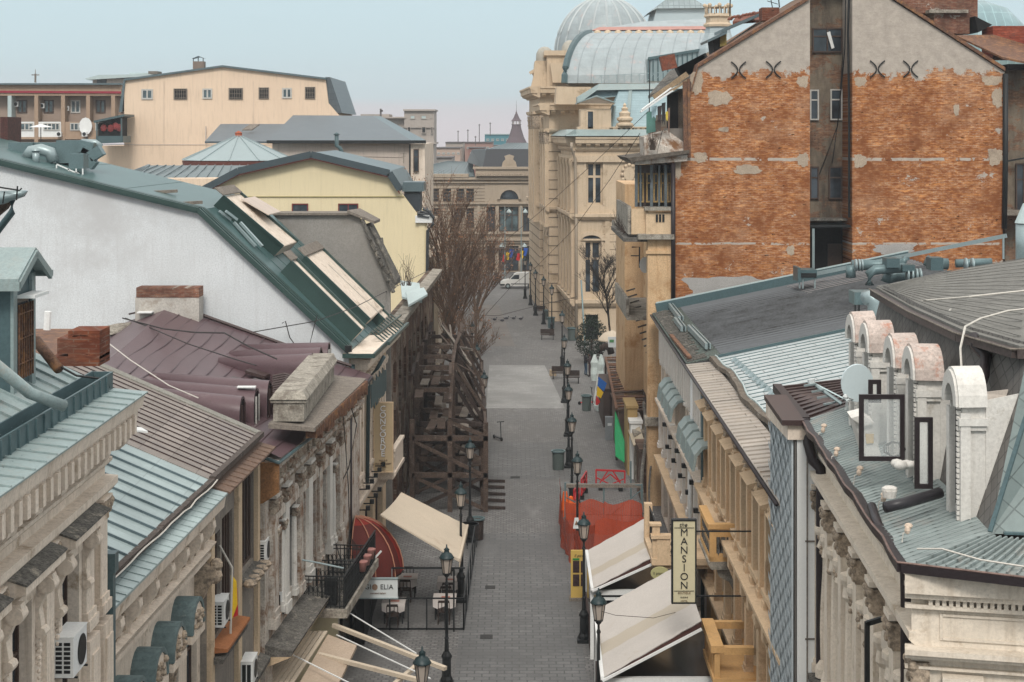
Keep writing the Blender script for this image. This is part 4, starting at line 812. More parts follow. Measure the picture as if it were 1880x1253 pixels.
for (x, y) in ((300, 356), (345, 377)): q = Pl(g[0], g[3], g[3] + far).hit(x, y); b = MB(); b.bar(q + V((-.5, 0, .05)), q + V((.5, .3, .1)), .25, .12); one(b, 'roof_rung', PLANK, 'pale ladder rung lying on the green hotel roof, %s' % ('upper one' if x == 300 else 'lower one near the mansard break'), 'roof step')
# ================================================================ grey bare gable (ruin) behind the hotel
B6 = thing('grey_gable_ruin', 'bare grey rendered gable of a ruined house with charred rotten eave', 'building', (-8, 76, 0))
D = 73.2; g = [P(x, y, D) for x, y in ((440, 396), (655, 396), (668, 412), (716, 522), (720, 800))]
MB().prism([V((g[0].x, D, 0))] + g[:-1] + [V((g[-1].x, D, 0))], (0, .4, 0)).build('gable_wall', CONC, B6)
F6 = Fr((g[3].x, D + .4), (-4.9, 101), 1); wall(B6, F6, 0, F6.L, 0, 9.5, [(1.2 + k * 2.8, 2.6 + k * 2.8, 4.6, 7.4) for k in range(8)] + [(1.2 + k * 2.8, 2.8 + k * 2.8, .2, 2.9) for k in range(8)], BRKS)
for k in range(8):
    window(B6, F6, 1.2 + k * 2.8, 2.6 + k * 2.8, 4.6, 7.4, fm=WINB, gm=DARK); window(B6, F6, 1.2 + k * 2.8, 2.8 + k * 2.8, .2, 2.9, fm=WINB, gm=DARK, name='boarded_window')
cornice(B6, F6, 0, F6.L, 9.6, OLDST, .6, .6, .8)
b = MB(); b.slab([g[1] + V((-.4, -.3, .25)), g[2] + V((.5, -.3, .15)), g[2] + V((.6, 1.6, .15)), g[1] + V((.0, 1.6, .25))], .12)
b.slab([g[0] + V((0, -.2, .12)), g[1] + V((0, -.2, .12)), g[1] + V((.1, 1.6, .12)), g[0] + V((0, 1.6, .12))], .1); b.build('roof', PLANK, B6)
b = MB(); b.slab([g[2] + V((.05, 0, 0)), g[3] + V((.1, 0, .1)), g[3] + V((.3, 2.6, .1)), g[2] + V((.2, 2.2, 0))], .25)
for k in range(16): t_ = k / 16; q = lerp(g[2], g[3], t_); b.bar(q + V((-.05, -.2, .05 + U(0, .2))), q + V((.25 + U(0, .2), -.2 - U(0, .3), -.5)), .08 + U(0, .1), .1)
b.tube([g[2] + V((.3, 0, -.1)), lerp(g[2], g[3], .5) + V((.35, -.2, 0)), g[3] + V((.25, -.2, .1))], .1, 6).tube([P(693, 438, 74), P(695, 452, 74)], .25, 8); b.build('charred_eave', DARKST, B6)
b = MB(); a = P(742, 540, 96); b.slab([P(738, 545, 79), P(775, 553, 79), P(770, 520, 86), P(735, 515, 86)], .1).slab([P(750, 560, 76), P(785, 540, 78), P(778, 528, 82), P(745, 535, 81)], .1); b.build('porch_roof', PALEB, B6)
# dry twigs growing on the ledge
tw = MB()
for k in range(26):
    a = P(720 + U(0, 35), 525, 76 + U(0, 3)); h = U(.5, 1.7); tw.tube([a, a + V((U(-.2, .2), 0, h * .5)), a + V((U(-.4, .4), U(-.2, .2), h))], .015, 3, .005)
one(tw, 'dry_shrub', WOOD, 'leafless shrub sprouting from the ruined ledge by the yellow wall', 'shrub')
# ================================================================ YELLOW gabled house
def gable(par, pts, D, m, t=.4, name='gable_wall'):
    g = [P(x, y, D) for x, y in pts]; return MB().prism([V((g[0].x, D, 0))] + g + [V((g[-1].x, D, 0))], (0, t, 0)).build(name, m, par), g
def qwin(par, D, x0, y0, x1, y1, fm, cols=2, rows=1, gm=None, fw=.07, name='window', n=.03, bars=0):
    a = P(x0, y1, D); c = P(x1, y0, D); F = Fr((a.x, D), (c.x, D), 1); F.nd = V((0, -1, 0))
    o = window(par, F, 0, c.x - a.x, a.z, c.z, n=n, fm=fm, cols=cols, rows=rows, gm=gm, fw=fw, name=name)
    if bars:
        b = MB()
        for i in range(bars): b.fb(F, (i + .5) * F.L / bars - .02, (i + .5) * F.L / bars + .02, n + .03, n + .08, a.z, c.z)
        for i in range(bars // 2): zz = lerp(a.z, c.z, (i + .5) / (bars // 2)); b.fb(F, 0, F.L, n + .033, n + .083, zz - .02, zz + .02)
        b.build('grille', PLANK, o)
    return o
D = 104
B7 = thing('yellow_gabled_house', 'pale yellow house with broad dark-edged gable and small red framed windows', 'building', (-12, 112, 0))
_, g = gable(B7, ((300, 410), (366, 357), (440, 318), (573, 288), (716, 322), (735, 352), (765, 392), (784, 395)), D, YELLOW)
for k in range(5):
    b = MB(); p, q = g[k] + V((0, 0, .05)), g[k + 1] + V((0, 0, .05)); b.prism([p + V((0, -.5, 0)), q + V((0, -.5, 0)), q + V((0, 14, 0)), p + V((0, 14, 0))], (0, 0, .22)); b.build('roof', SLATEB, B7)
    b = MB(); b.bar(p + V((0, -.52, .1)), q + V((0, -.52, .1)), .12, .42); b.build('verge_board', mat('dark_slate_board', (.05, .07, .08), .5, .1, 2), B7)
    MB().bar(p + V((0, -.5, -.16)), q + V((0, -.5, -.16)), .06, .06).build('soffit', WINR, B7)
MB().bar(P(372, 361.5, D - .04), P(742, 361.5, D - .04), .06, .06).build('string_line', mat('olive_line', (.4, .34, .16), .8, .1, 2), B7)
qwin(B7, D, 448, 374, 456, 392, WINR, 1); qwin(B7, D, 536, 374, 566, 396, WINR, 1); qwin(B7, D, 621, 374, 658, 399, WINR, 2)
MB().box(P(763, 0, D).x, P(786, 0, D).x + .25, D - .3, D + .5, P(0, 409, D).z, P(0, 396, D).z).build('eave_return', WPAINT, B7)
MB().box(P(769, 0, D).x, P(780, 0, D).x, D - .08, D - .003, 0, P(0, 409, D).z).build('corner_pilaster', YELLOW, B7)
F7 = Fr((g[-1].x, D + .3), (g[-1].x - 1.2, D + 14), 1); wall(B7, F7, 0, F7.L, 0, g[-1].z, [(1 + 3 * k, 2.3 + 3 * k, 6, 8.6) for k in range(4)], YELLOW)
for k in range(4): window(B7, F7, 1 + 3 * k, 2.3 + 3 * k, 6, 8.6, fm=WINR)
b = MB(); b.prism([P(738, 352, D + .6), P(778, 352, D + .6), P(778, 335, D + .6), P(740, 335, D + .6)], (0, 2.4, 0)).build('dormer_roof', SLATEB, B7)
MB().prism([P(742, 388, D + .8), P(772, 388, D + .8), P(772, 352, D + .8), P(742, 352, D + .8)], (0, 2.0, 0)).build('dormer_cheek', mat('dark_cheek', (.035, .045, .055), .6, .1, 2), B7)
b = MB(); b.slab([P(766, 395, D - .4), P(788, 398, D - .4), P(786, 382, D + 12), P(770, 380, D + 12)], .1)
for k in range(3): b.tube([P(766 + k * 5, 392 - k * 4, D), P(786 + k * 3, 396 - k * 3, D)], .09, 6)
b.tube([P(786, 388, D - .4), P(796, 400, D - .4), P(795, 412, D - .4), P(785, 424, D - .4), P(784, 520, D - .4), P(784, 640, D - .4)], .1, 8); b.build('gutter_pipe', mat('slate_gutter', (.035, .04, .045), .5, .1, 2), B7)
# steel-blue roofs between (long roof, polygonal roof, dark tiled roof)
def roofquad(par, pts, m, n=0, t=.15, w=.06, name='roof'):
    q = [P(*p) for p in pts]; b = MB(); b.slab(q, t)
    if n: seams(b, q[0], q[1], q[2], q[3], n, w, w)
    return b.build(name, m, par)
B = thing('steel_roof_house', 'low house with long ribbed steel blue roof behind the yellow gable', 'building', (-30, 116, 0))
SB = mat('steel_blue_roof', (.135, .17, .18), .45, .12, .4, bmp=.05)
roofquad(B, ((200, 330, 112), (470, 352, 112), (470, 304, 118), (275, 304, 118)), SB, 13)
roofquad(B, ((205, 326, 112), (252, 327, 112), (276, 303.5, 118), (272, 303.5, 118)), SB, 5)
pb(MB(), 200, 328, 470, 420, 112.2, 6).build('wall', PEACH, B)
B = thing('polygonal_pavilion', 'pavilion with many sided pale steel roof and red ball cap', 'pavilion', P(438, 420, 122))
c = P(438, 294, 124); ap = P(438, 248, 124); b = MB(); n = 12; rr = 4.3
ring = [V((c.x + rr * math.cos(2 * math.pi * i / n), 124 + rr * math.sin(2 * math.pi * i / n), c.z)) for i in range(n)]
b.add(ring + [ap], [(i, (i + 1) % n, n) for i in range(n)] + [tuple(range(n))]); 
for q in ring: b.bar(q + V((0, 0, .03)), ap + V((0, 0, .03)), .07, .07)
b.build('roof', mat('pale_steel_roof', (.27, .33, .34), .45, .08, .5, bmp=.05), B)
MB().lathe(c + V((0, 0, -.45)), [(rr * .98, 0), (rr * 1.0, .4)], 12).build('fascia', mat('red_brown_fascia', (.15, .055, .045), .6, .1, 2), B)
MB().lathe(c + V((0, 0, -5)), [(rr * .7, 0), (rr * .7, 4.6)], 12).build('wall', mat('brown_render', (.24, .15, .12), .9, .1, 2), B)
MB().lathe(ap + V((0, 0, -.1)), [(.28, -.1), (.26, .2), (.3, .25), (.0, .42)], 10).build('cap', mat('terracotta_red', (.36, .09, .04), .7, .2, 2), B)
B = thing('dark_tiled_house', 'faded pink house with broad dark steel tiled hip roof', 'building', (-16, 136, 0))
DT = sheetmat('dark_steel_tiles', (.085, .105, .12), EX, (0, 1, .5), .3, .28, rough=.4, var=.1, line=.45)
roofquad(B, ((376, 260, 130), (500, 260, 130), (525, 228, 140), (405, 228, 140)), DT, 0)
roofquad(B, ((492, 258, 128), (755, 258, 128), (685, 213, 142), (538, 212, 142)), DT, 0, name='main_roof')
roofquad(B, ((755, 258, 128), (782, 258, 142), (700, 214, 146), (685, 213, 142)), SLATEB, 0, name='hip')
a = P(500, 262, 128.4); c = P(752, 262, 128.4); MB().box(a.x, c.x, 128.4, 140, 0, a.z).build('wall', PINK, B)
a = P(753, 262, 128); c = P(780, 262, 128); MB().box(a.x, c.x, 128.1, 142, 0, a.z - .1).build('side_wall', CREAM2, B)
MB().bar(P(490, 261, 127.8), P(782, 261, 127.8), .3, .25).build('gutter', BLACK, B)
MB().bar(P(752.5, 265, 127.9), P(752.5, 340, 127.9), .12, .12).build('downpipe', BLACK, B)
qwin(B, 128, 759, 274, 769, 316, WINB, 1, 2); 
b = MB(); b.tube([P(630, 286, 126), P(624, 272, 126), P(618, 268, 126), P(618, 248, 126)], .16, 8).lathe(P(618, 248, 126), [(.24, 0), (.26, .05), (0, .2)], 8); one(b, 'flue_pipe', DTURQ, 'bent dark flue pipe with cap rising behind the yellow gable', 'flue', smooth=True)
b = MB(); b.tube([P(660, 288, 126), P(740, 290, 126)], .03, 4).bar(P(741, 300, 126), P(741, 281, 126), .05).bar(P(735, 283, 126), P(747, 283, 126), .04).bar(P(737, 287, 126), P(745, 287, 126), .04); one(b, 'roof_antenna', PLANK, 'small aerial behind the yellow gable', 'antenna')
b = MB(); q = P(456, 238, 134); b.slab([q + V((-.5, 0, 0)), q + V((.3, 0, 0)), q + V((.8, .8, .45)), q + V((0, .8, .45))], .1); b.build('skylight', PLANK, COL.objects['dark_tiled_house'])
# ================================================================ big peach building
D = 152
B = thing('peach_block', 'large blank peach coloured block with a row of small windows and low pitched roof', 'building', (-30, 160, 0))
o, g = gable(B, ((180, 268), (228, 268), (228, 146), (408, 120.5), (597, 144), (603, 190), (622, 212)), D, PEACH, 14)
b = MB()
for p, q in (((228, 145), (408, 120)), ((408, 120), (598, 143))):
    b.prism([P(*p, D - .3), P(*q, D - .3), P(q[0], q[1] + 3.5, D - .3), P(p[0], p[1] + 3.5, D - .3)], (0, 15, 0))
b.build('roof_edge', SLATEB, B)
b = MB(); b.prism([P(597, 142, D + .4), P(606, 142, D + .4), P(628, 208, D + .4), P(606, 208, D + .4)], (0, 14, 0)); b.build('mansard_tiles', DT, B)
b = MB(); b.prism([P(227, 146, D - .2), P(230, 146, D - .2), P(224, 206, D - .2), P(218, 206, D - .2)], (0, 14, 0)); b.build('left_verge', SLATEB, B)
for (x0, x1, y0, y1, gl) in ((260, 281, 164, 183, 0), (319, 344, 163, 183, 1), (372, 390, 163, 182, 0), (420, 446, 162, 183, 1), (475, 494, 161, 182, 1), (518, 536, 162, 181, 0), (560, 579, 160, 182, 1)):
    if gl: qwin(B, D, x0, y0, x1, y1, PLANK, 1, 1, gm=DARK, bars=6)
    else: qwin(B, D, x0, y0, x1, y1, WINW, 2, 1, gm=GLASSB, fw=.14)
b = MB()
for x in (301, 466): b.bar(P(x, 150, D - .02), P(x, 266, D - .02), .03, .02)
b.bar(P(190, 266, D - .02), P(600, 266, D - .02), .05, .05).bar(P(378, 232, D - .3), P(378, 265, D - .3), .08); b.build('render_joints', PINK, B)
t = thing('roof_chimney', 'brick chimney with a little metal hat on the peach block roof', 'chimney', P(364, 127, 154)); pb(MB(), 354, 113, 374, 127, 154, 1).build('stack', mat('grey_brown_brick', (.22, .17, .14), .9, .2, 3), t)
b = MB(); 
for x in (355, 364, 373): b.bar(P(x, 113, 154.2), P(x, 107, 154.2), .08)
b.prism([P(352, 108, 154), P(364, 103, 154), P(376, 108, 154), P(364, 105, 154)], (0, 1, 0)); b.build('hat', SLATEB, t)
b = MB(); pb(b, 272, 131, 289, 136, 160, 2); one(b, 'roof_box', PLANK, 'small dark plant box behind the peach roofline', 'roof box')
# dark glass terrace left of the peach block
t = thing('glass_terrace', 'dark glazed lean-to terrace attached to the peach block', 'terrace', P(200, 262, 148)); b = MB(); a = P(173, 262, 148); c = P(226, 262, 148)
b.prism([P(172, 222, 147.8), P(228, 210, 147.8), P(228, 214, 147.8), P(172, 226, 147.8)], (0, 4, 0)); b.prism([P(176, 250, 148), P(226, 250, 148), P(226, 262, 148), P(176, 264, 148)], (0, 3, 0)); b.build('frame', DTURQ, t)
MB().prism([P(180, 227, 148.5), P(224, 216, 148.5), P(224, 252, 148.5), P(180, 252, 148.5)], (0, 2, 0)).build('interior', DARK, t); b = MB(); b.bar(P(178, 225, 148), P(178, 262, 148), .12).bar(P(223, 214, 148), P(223, 260, 148), .12); b.build('posts', DTURQ, t)
for x, y in ((203, 236), (212, 232), (190, 235), (219, 235)): b = MB(); q = P(x, y, 148.3); b.ball(q, .3, 6, (1, .4, 1.2)); o = b.build('poster', mat('poster_red', (.3, .05, .05), .7, .5, 3, bmp=0), t)
# ================================================================ balcony block far left
D = 190
B = thing('balcony_block', 'long tan block with deep loggias, windows and red stripe, far left', 'building', (-60, 196, 0))
TAN = mat('tan_render', (.36, .255, .18), .85, .12, .5, streak=.3); TANS = mat('tan_back', (.33, .25, .2), .85, .12, .5)
pb(MB(), -60, 155, 222, 176, D - 1.5, 12).build('attic', TAN, B); MB().prism([P(-60, 166.5, D - 1.65), P(222, 168, D - 1.65), P(222, 172, D - 1.65), P(-60, 170.5, D - 1.65)], (0, .1, 0)).build('red_stripe', mat('stripe_red', (.28, .02, .04), .7, .1, 1), B)
pb(MB(), -60, 176, 240, 262, D, 11).build('back_wall', TANS, B); pb(MB(), -60, 153, 222, 156, D - 2, 13).build('roof', SLATEB, B)
for k, x in enumerate((14, 63, 112, 158, 204)):
    pb(MB(), x, 176, x + 7, 262, D - 1.6, 1.6).build('pier', TAN if k else PALEB, B)
    qwin(B, D, x + 18, 184, x + 36, 208, WINB if k != 2 else WINW, 2, 1, gm=GLASSB, fw=.15)
    pb(MB(), x + 7, 224, x + 49, 252, D - 1.5, .3).build('parapet', WPAINT if k < 2 else TAN, B)
    qwin(B, D - 1.5, x + 17, 226, x + 47, 240, WINW, 4, 1, gm=GLASSB, fw=.12); pb(MB(), x + 7, 252, x + 49, 256, D - 1.6, 1.6).build('floor_slab', TAN, B)
b = MB(); q = P(157, 232, D - 2); xs = [q + V((.75 * math.cos(a * math.pi / 6), 0, 1.0 * math.sin(a * math.pi / 6))) for a in range(12)]; b.prism(xs, (0, .1, 0)); one(b, 'far_dish', WPAINT, 'white satellite dish on the tan loggia block', 'satellite dish')
for i, (x, y) in enumerate(((24, 191), (72, 194), (117, 199), (103, 246), (150, 246))):
    b = MB(); pb(b, x, y - 4, x + 9, y + 5, D - .5 - (i > 2) * 1.8, .5); b.mi = 1; q = P(x + 4.5, y + .5, D - .52 - (i > 2) * 1.8); b.prism([q + V((.22 * math.cos(a * .785), 0, .22 * math.sin(a * .785))) for a in range(8)], (0, -.03, 0)); one(b, 'far_air_conditioner', [WPAINT, BLACK], 'tiny white air conditioner on the tan loggia block, %s from the left' % ('first', 'second', 'third', 'lower row first', 'lower row second')[i], 'air conditioner', 'air conditioners on the tan block')
t = thing('parasol', 'white parasol standing on the far left terrace', 'parasol', P(75, 262, 180)); b = MB(); q = P(75, 234, 180); b.lathe(q, [(1.4, 0), (0, .35)], 10); b.build('canopy', WPAINT, t); MB().bar(q, P(75, 262, 180), .08).build('pole', BLACK, t)
# green penthouse and mast
B = thing('penthouse', 'low pale green rooftop penthouse beyond the loggia block', 'penthouse', P(220, 150, 230)); MB().prism([P(155, 145, 230), P(180, 138, 230), P(245, 137, 230), P(285, 133, 230), P(290, 138, 230), P(245, 142, 230), P(160, 147, 230)], (0, 8, 0)).build('roof', PALEB, B); pb(MB(), 170, 145, 240, 162, 231, 6).build('wall', PINK, B)
qwin(B, 231, 178, 146, 196, 154, BLACK, 2, 1); pb(MB(), 238, 134, 276, 142, 236, 3).build('tank', PALEB, B)
b = MB(); b.bar(P(65, 152, 260), P(65, 136, 260), .25).bar(P(58, 138, 260), P(72, 138, 260), .15).bar(P(65, 136, 260), P(65, 128, 260), .08); one(b, 'far_mast', PLANK, 'thin antenna mast on the skyline at far left', 'mast')
b = MB(); 
pb(b, 0, 215, 14, 290, 72, 2); one(b, 'brown_shed', mat('brown_ribs', (.10, .04, .035), .7, .5, 6), 'dark red ribbed shed cut by the left edge above the ducts', 'shed')
# ================================================================ DISTANT SKYLINE
FARC = mat('far_concrete', (.38, .335, .30), .9, .12, .3, streak=.3); FARD = mat('far_dark', (.12, .11, .11), .8, .2, .5)
D = 270
B = thing('deco_ruin_tower', 'ruined art deco tower block with empty top windows on the skyline', 'building', P(760, 300, D))
pb(MB(), 742, 203, 797, 235, D, 9).build('tower_top', FARC, B); pb(MB(), 742, 235, 797, 500, D + .3, 9).build('tower', FARC, B); pb(MB(), 662, 210, 714, 250, D + 2, 8).build('wing', FARC, B)
pb(MB(), 700, 216, 745, 300, D + 1, 8).build('middle_wing', FARC, B); pb(MB(), 740, 201, 799, 204, D - .5, 10).build('cornice', FARC, B); pb(MB(), 700, 215, 745, 217.5, D - .2, 9).build('roof_edge', FARC, B); pb(MB(), 740, 262, 800, 265, D - .4, 10).build('ledge', FARC, B)
for (x, y, w_, h_, m) in ((753, 212, 9, 7, PALEB), (773, 212, 10, 7, PALEB), (774, 233, 8, 12, DARK), (791, 233, 4, 12, DARK), (748, 233, 6, 12, DARK), (790, 212, 3, 6, PALEB), (790, 268, 6, 9, DARK)): qwin(B, D - .05, x, y, x + w_, y + h_, FARC, 1, 1, gm=m, fw=.1)
for k in range(8): qwin(B, D + .9, 705 + k * 5, 234, 708 + k * 5, 244, FARC, 1, 1, gm=DARK, fw=.08)
b = MB(); b.bar(P(699, 216, D), P(699, 200, D), .3).bar(P(699, 204, D), P(703, 204, D), .3); one(b, 'roof_mast', FARD, 'antenna on the art deco ruin', 'antenna')
sk = [(745, 800, 300, 340, 300, (.34, .3, .27)), (800, 845, 272, 320, 330, (.42, .31, .25)), (818, 850, 262, 330, 345, (.36, .31, .27)), (845, 905, 262, 340, 380, (.30, .18, .15)), (785, 830, 290, 330, 290, (.30, .27, .25)), (890, 935, 247, 300, 420, (.06, .2, .24)), (905, 990, 268, 320, 400, (.34, .28, .22)), (860, 890, 272, 300, 350, (.28, .14, .12))]
names = ['pale block between the deco ruin and the tree', 'tan flat roofed block on the skyline', 'beige block stepping up on the skyline', 'reddish block on the skyline left of the blue glass box', 'small grey block below the skyline', 'small blue glass box building on the skyline', 'beige block at the foot of the pointed tower', 'brick red block in front of the blue glass box']
for i, (x0, x1, y0, y1, D, c) in enumerate(sk):
    B = thing('distant_building', names[i], 'building', P((x0 + x1) / 2, y1, D)); m = mat('far_block_%s' % 'abcdefgh'[i], c, .85, .1, .3); pb(MB(), x0, y0, x1, y1 + 150, D, 14).build('wall', m, B); pb(MB(), x0 - .5, y0 - 1, x1 + .5, y0 + .5, D - .3, 15).build('roof', FARD if i != 5 else PALEB, B)
    for k in range(int((x1 - x0) / 9)):
        x = x0 + 3 + k * 9; qwin(B, D - .05, x, y0 + 8, x + 5, y0 + 12, WINW, 2, 1, gm=GLASSB, fw=.1)
for i, (x, y0, y1) in enumerate(((859, 262, 238), (873, 268, 250), (880, 262, 228), (841, 262, 240), (900, 250, 225))):
    b = MB(); b.bar(P(x, y0, 340), P(x, y1, 340), .16); b.bar(P(x - 2, y1 + 2, 340), P(x + 2, y1 + 2, 340), .12); one(b, 'skyline_aerial', FARD, 'thin rooftop aerial on the distant skyline', 'antenna', 'aerials on the skyline')
# pointed tower
D = 360
B = thing('pointed_tower', 'distant tower with flared shingled spire and open lantern', 'tower', P(948, 300, D)); c = P(948, 264, D); s_ = D / FP
SPR = mat('spire_shingles', (.12, .09, .10), .7, .2, .5)
MB().lathe(c, [(21.5 * s_, -.3), (20 * s_, 0), (14 * s_, 12 * s_), (9 * s_, 28 * s_), (8 * s_, 34 * s_)], 8).build('spire_skirt', SPR, B)
MB().lathe(c + V((0, 0, 34 * s_)), [(9 * s_, 0), (9 * s_, 1.5 * s_), (0, 1.5 * s_)], 8).build('lantern_floor', SPR, B); b = MB()
for k in range(8): q = c + V((7 * s_ * math.cos(k * math.pi / 4), 7 * s_ * math.sin(k * math.pi / 4), 0)); b.bar(q + V((0, 0, 35 * s_)), q + V((0, 0, 41 * s_)), .2)
b.build('lantern_posts', FARC, B); MB().lathe(c + V((0, 0, 41 * s_)), [(10 * s_, 0), (6 * s_, 5 * s_), (2 * s_, 14 * s_), (1 * s_, 17 * s_), (.4 * s_, 20 * s_), (.2 * s_, 38 * s_)], 8).build('cap', SPR, B)
MB().lathe(c + V((0, 0, -8)), [(19 * s_, 0), (19 * s_, 7.9)], 8).build('drum', FARC, B)
for x in (934, 945, 957): qwin(B, D - 2.35, x, 268, x + 5, 275, FARC, 1, 1, gm=DARK, fw=.08)
# ================================================================ END BUILDING across the top of the street
D = 212
B = thing('end_bank_building', 'stone bank building with arched window and dark mansard closing the street', 'building', (-2, 222, 0))
FE = Fr((P(700, 0, D).x, D), (P(1010, 0, D).x, D), 1); FE.nd = V((0, -1, 0))
def eu(px): return FE.u(px)
def ez(py): return P(0, py, D).z
wins = [(856, 870, 346, 371), (838, 852, 346, 371), (833, 849, 383, 410), (893, 909, 380, 426), (916, 952, 380, 426), (960, 975, 380, 426), (893, 909, 452, 520), (916, 952, 452, 520), (958, 975, 452, 520), (790, 806, 346, 371), (790, 806, 383, 420), (813, 828, 346, 371), (833, 849, 430, 500), (856, 870, 383, 420)]
ops = [(eu(a), eu(b_), max(ez(d), .1), ez(c)) for a, b_, c, d in wins]
wall(B, FE, 0, FE.L, 0, ez(325), ops, STONE2, 1.0)
for i, o_ in enumerate(ops): window(B, FE, *o_, n=-.6, fm=WINB, cols=3 if o_[1] - o_[0] > 2 else 2, rows=2, gm=GLASS if i != 4 else GLASSB, fw=.12)
pb(MB(), 705, 320, 860, 326, D - .6, 12).build('cornice', STONE2, B)
for y, h, p_ in ((326, 4, .5), (334, 2, .3), (372, 3, .35), (427, 3, .4), (438, 4, .5), (444, 2, .3)): MB().fb(FE, 0, FE.L, 0, p_, ez(y + h), ez(y)).build('string_course', STONE2, B)
for y in range(340, 505, 6):
    if not 372 <= y <= 380: MB().fb(FE, eu(700), eu(890), 0, .05, ez(y + .8), ez(y)).build('masonry_joint', mat('dark_masonry', (.2, .16, .12), .9, .1, 1), B)
for x in (876, 911, 954): MB().fb(FE, eu(x), eu(x + 5), 0, .25, ez(426), ez(378)).build('pilaster', STONE2, B); MB().fb(FE, eu(x), eu(x + 5), 0, .25, 0, ez(452)).build('lower_pilaster', STONE2, B)
b = MB(); c = eu(935); r0 = 17 * D / FP; r1 = 22 * D / FP; zc = ez(366); n = 12
b.prism([FE.p(c + r0 * math.cos(math.pi * i / n), .01, zc + r0 * math.sin(math.pi * i / n)) for i in range(n + 1)], (0, -.05, 0)); b.build('arched_window', GLASS, B)
b = MB(); b.prism([FE.p(c + r1 * math.cos(math.pi * i / n), .08, zc + r1 * math.sin(math.pi * i / n)) for i in range(n + 1)] + [FE.p(c + r0 * math.cos(math.pi * i / n), .08, zc + r0 * math.sin(math.pi * i / n)) for i in range(n, -1, -1)], (0, -.25, 0)); b.build('arch_surround', STONE2, B)
pb(MB(), 873, 309, 1000, 325, D - .7, 14).build('parapet', STONE2, B); pb(MB(), 868, 307, 1000, 311, D - .95, 14).build('attic_cornice', STONE2, B); MB().fb(FE, eu(875), eu(1000), .7, .95, ez(323), ez(319)).build('dentil_band', CARVE, B)
b = MB(); b.prism([P(886, 308, D + .3), P(1000, 308, D + .3), P(1000, 274, D + 3), P(893, 274, D + 3)], (0, 9, 0)); b.build('mansard', mat('black_slate', (.028, .03, .035), .5, .15, 1), B)
b = MB(); b.prism([P(857, 298, D + 1), P(886, 308, D + 1), P(893, 274, D + 4), P(866, 276, D + 6)], (0, 7, 0)); b.build('mansard_side', mat('slate_side', (.05, .06, .065), .5, .15, 1), B)
roofquad(B, ((890, 275, D + 3), (1000, 275, D + 3), (990, 263, D + 9), (930, 263, D + 9)), SB, 14); roofquad(B, ((700, 322, D), (872, 324, D), (868, 298, D + 8), (820, 296, D + 8)), SB, 16)
b = MB(); q = P(935, 296, D - .2); s_ = D / FP
b.prism([q + V((x * s_, 0, z * s_)) for x, z in ((-14, -11), (14, -11), (12, -2), (7, 3), (9, 9), (0, 12), (-9, 9), (-7, 3), (-12, -2))], (0, .8, 0)); b.prism([q + V((6 * s_ * math.cos(a), -.1, 6 * s_ * math.sin(a) - 1 * s_)) for a in [i * .628 for i in range(10)]], (0, .1, 0)); b.build('carved_cartouche', STONE2, B)
for y in (455, 466): MB().fb(FE, eu(840), eu(975), .3, .9, ez(y + 1), ez(y)).build('entrance_canopy', FARD, B) if y < 460 else None
for i, (x, y) in enumerate(((929, 458), (955, 455))):
    b = MB(); q = P(x, y, D - 2.2); sgn = 1 if i else -1
    for k, m in enumerate((0, 1, 2)): b.mi = k; b.prism([q + V((k * .42 * -1 + .5, 0, -k * .35)), q + V((k * .42 * -1 + 1.0, 0, -.1 - k * .35)), q + V((k * -.42 + .75, 0, -1.1 - k * .3)), q + V((k * -.42 + .3, 0, -1.0 - k * .3))], (0, .05, 0))
    one(b, 'street_flag', [mat('flag_blue', (.02, .08, .35), .8, .1, 3, bmp=0), MC['flag_yellow'], MC['flag_red']], 'tricolour flag hanging over the bank entrance, %s one' % ('right' if i else 'left'), 'flag')
body(B, [(-30, D + 1.1), (9, D + 1.1), (9, D + 12), (-30, D + 12)], 0, ez(330), STONE2, 'core_wall')
# far left row beyond the yellow house, behind the tree
F8 = Fr((-5.4, 120), (-8, 205), 1); B = thing('street_row_house', 'stone row house behind the bare trees', 'building', (-8, 150, 0)); wall(B, F8, 0, 60, 0, 9, [(3 + k * 4, 4.5 + k * 4, 4, 6.5) for k in range(14)], STONE2)
for k in range(14): window(B, F8, 3 + k * 4, 4.5 + k * 4, 4, 6.5)
body(B, [(-30, 120), (-5.9, 120), (-7.6, 180), (-30, 180)], 0, 8.9, STONE2, 'core_wall')
# ================================================================ RIGHT, far: domed stone palace
B = PAL = thing('domed_palace', 'grand limestone palace with glass and metal dome, turquoise mansard and rusticated walls', 'building', (12, 160, 0))
DP = 142.0; cx = P(1056, 0, DP).x
FP1 = Fr((cx, DP), (20, DP), 1); FP1.nd = V((0, -1, 0)); FP2 = Fr((cx, DP), (3.1, 184), -1)
def z_(py, D=DP): return P(0, py, D).z
def pu(px): return FP1.u(px)
wf = [(1074, 1107, 298, 377), (1067, 1104, 440, 542)]
ops = [(pu(1076), pu(1107), z_(377), z_(298)), (pu(1068), pu(1104), z_(541), z_(442)), (pu(1072), pu(1098), z_(625), z_(578)), (pu(1180), pu(1210), z_(377), z_(298)), (pu(1180), pu(1210), z_(541), z_(442))]
wall(B, FP1, 0, FP1.L, 0, z_(250), ops, STONE, .9)
for i, o_ in enumerate(ops): window(B, FP1, *o_, n=-.4, fm=STONE if i != 2 else BLACK, cols=2, rows=2, fw=.2 if i != 2 else .1, gm=GLASS if i != 2 else DARK, surround=STONE)
c = pu(1086); r_ = 18 * DP / FP; b = MB(); zc = z_(442); n = 12
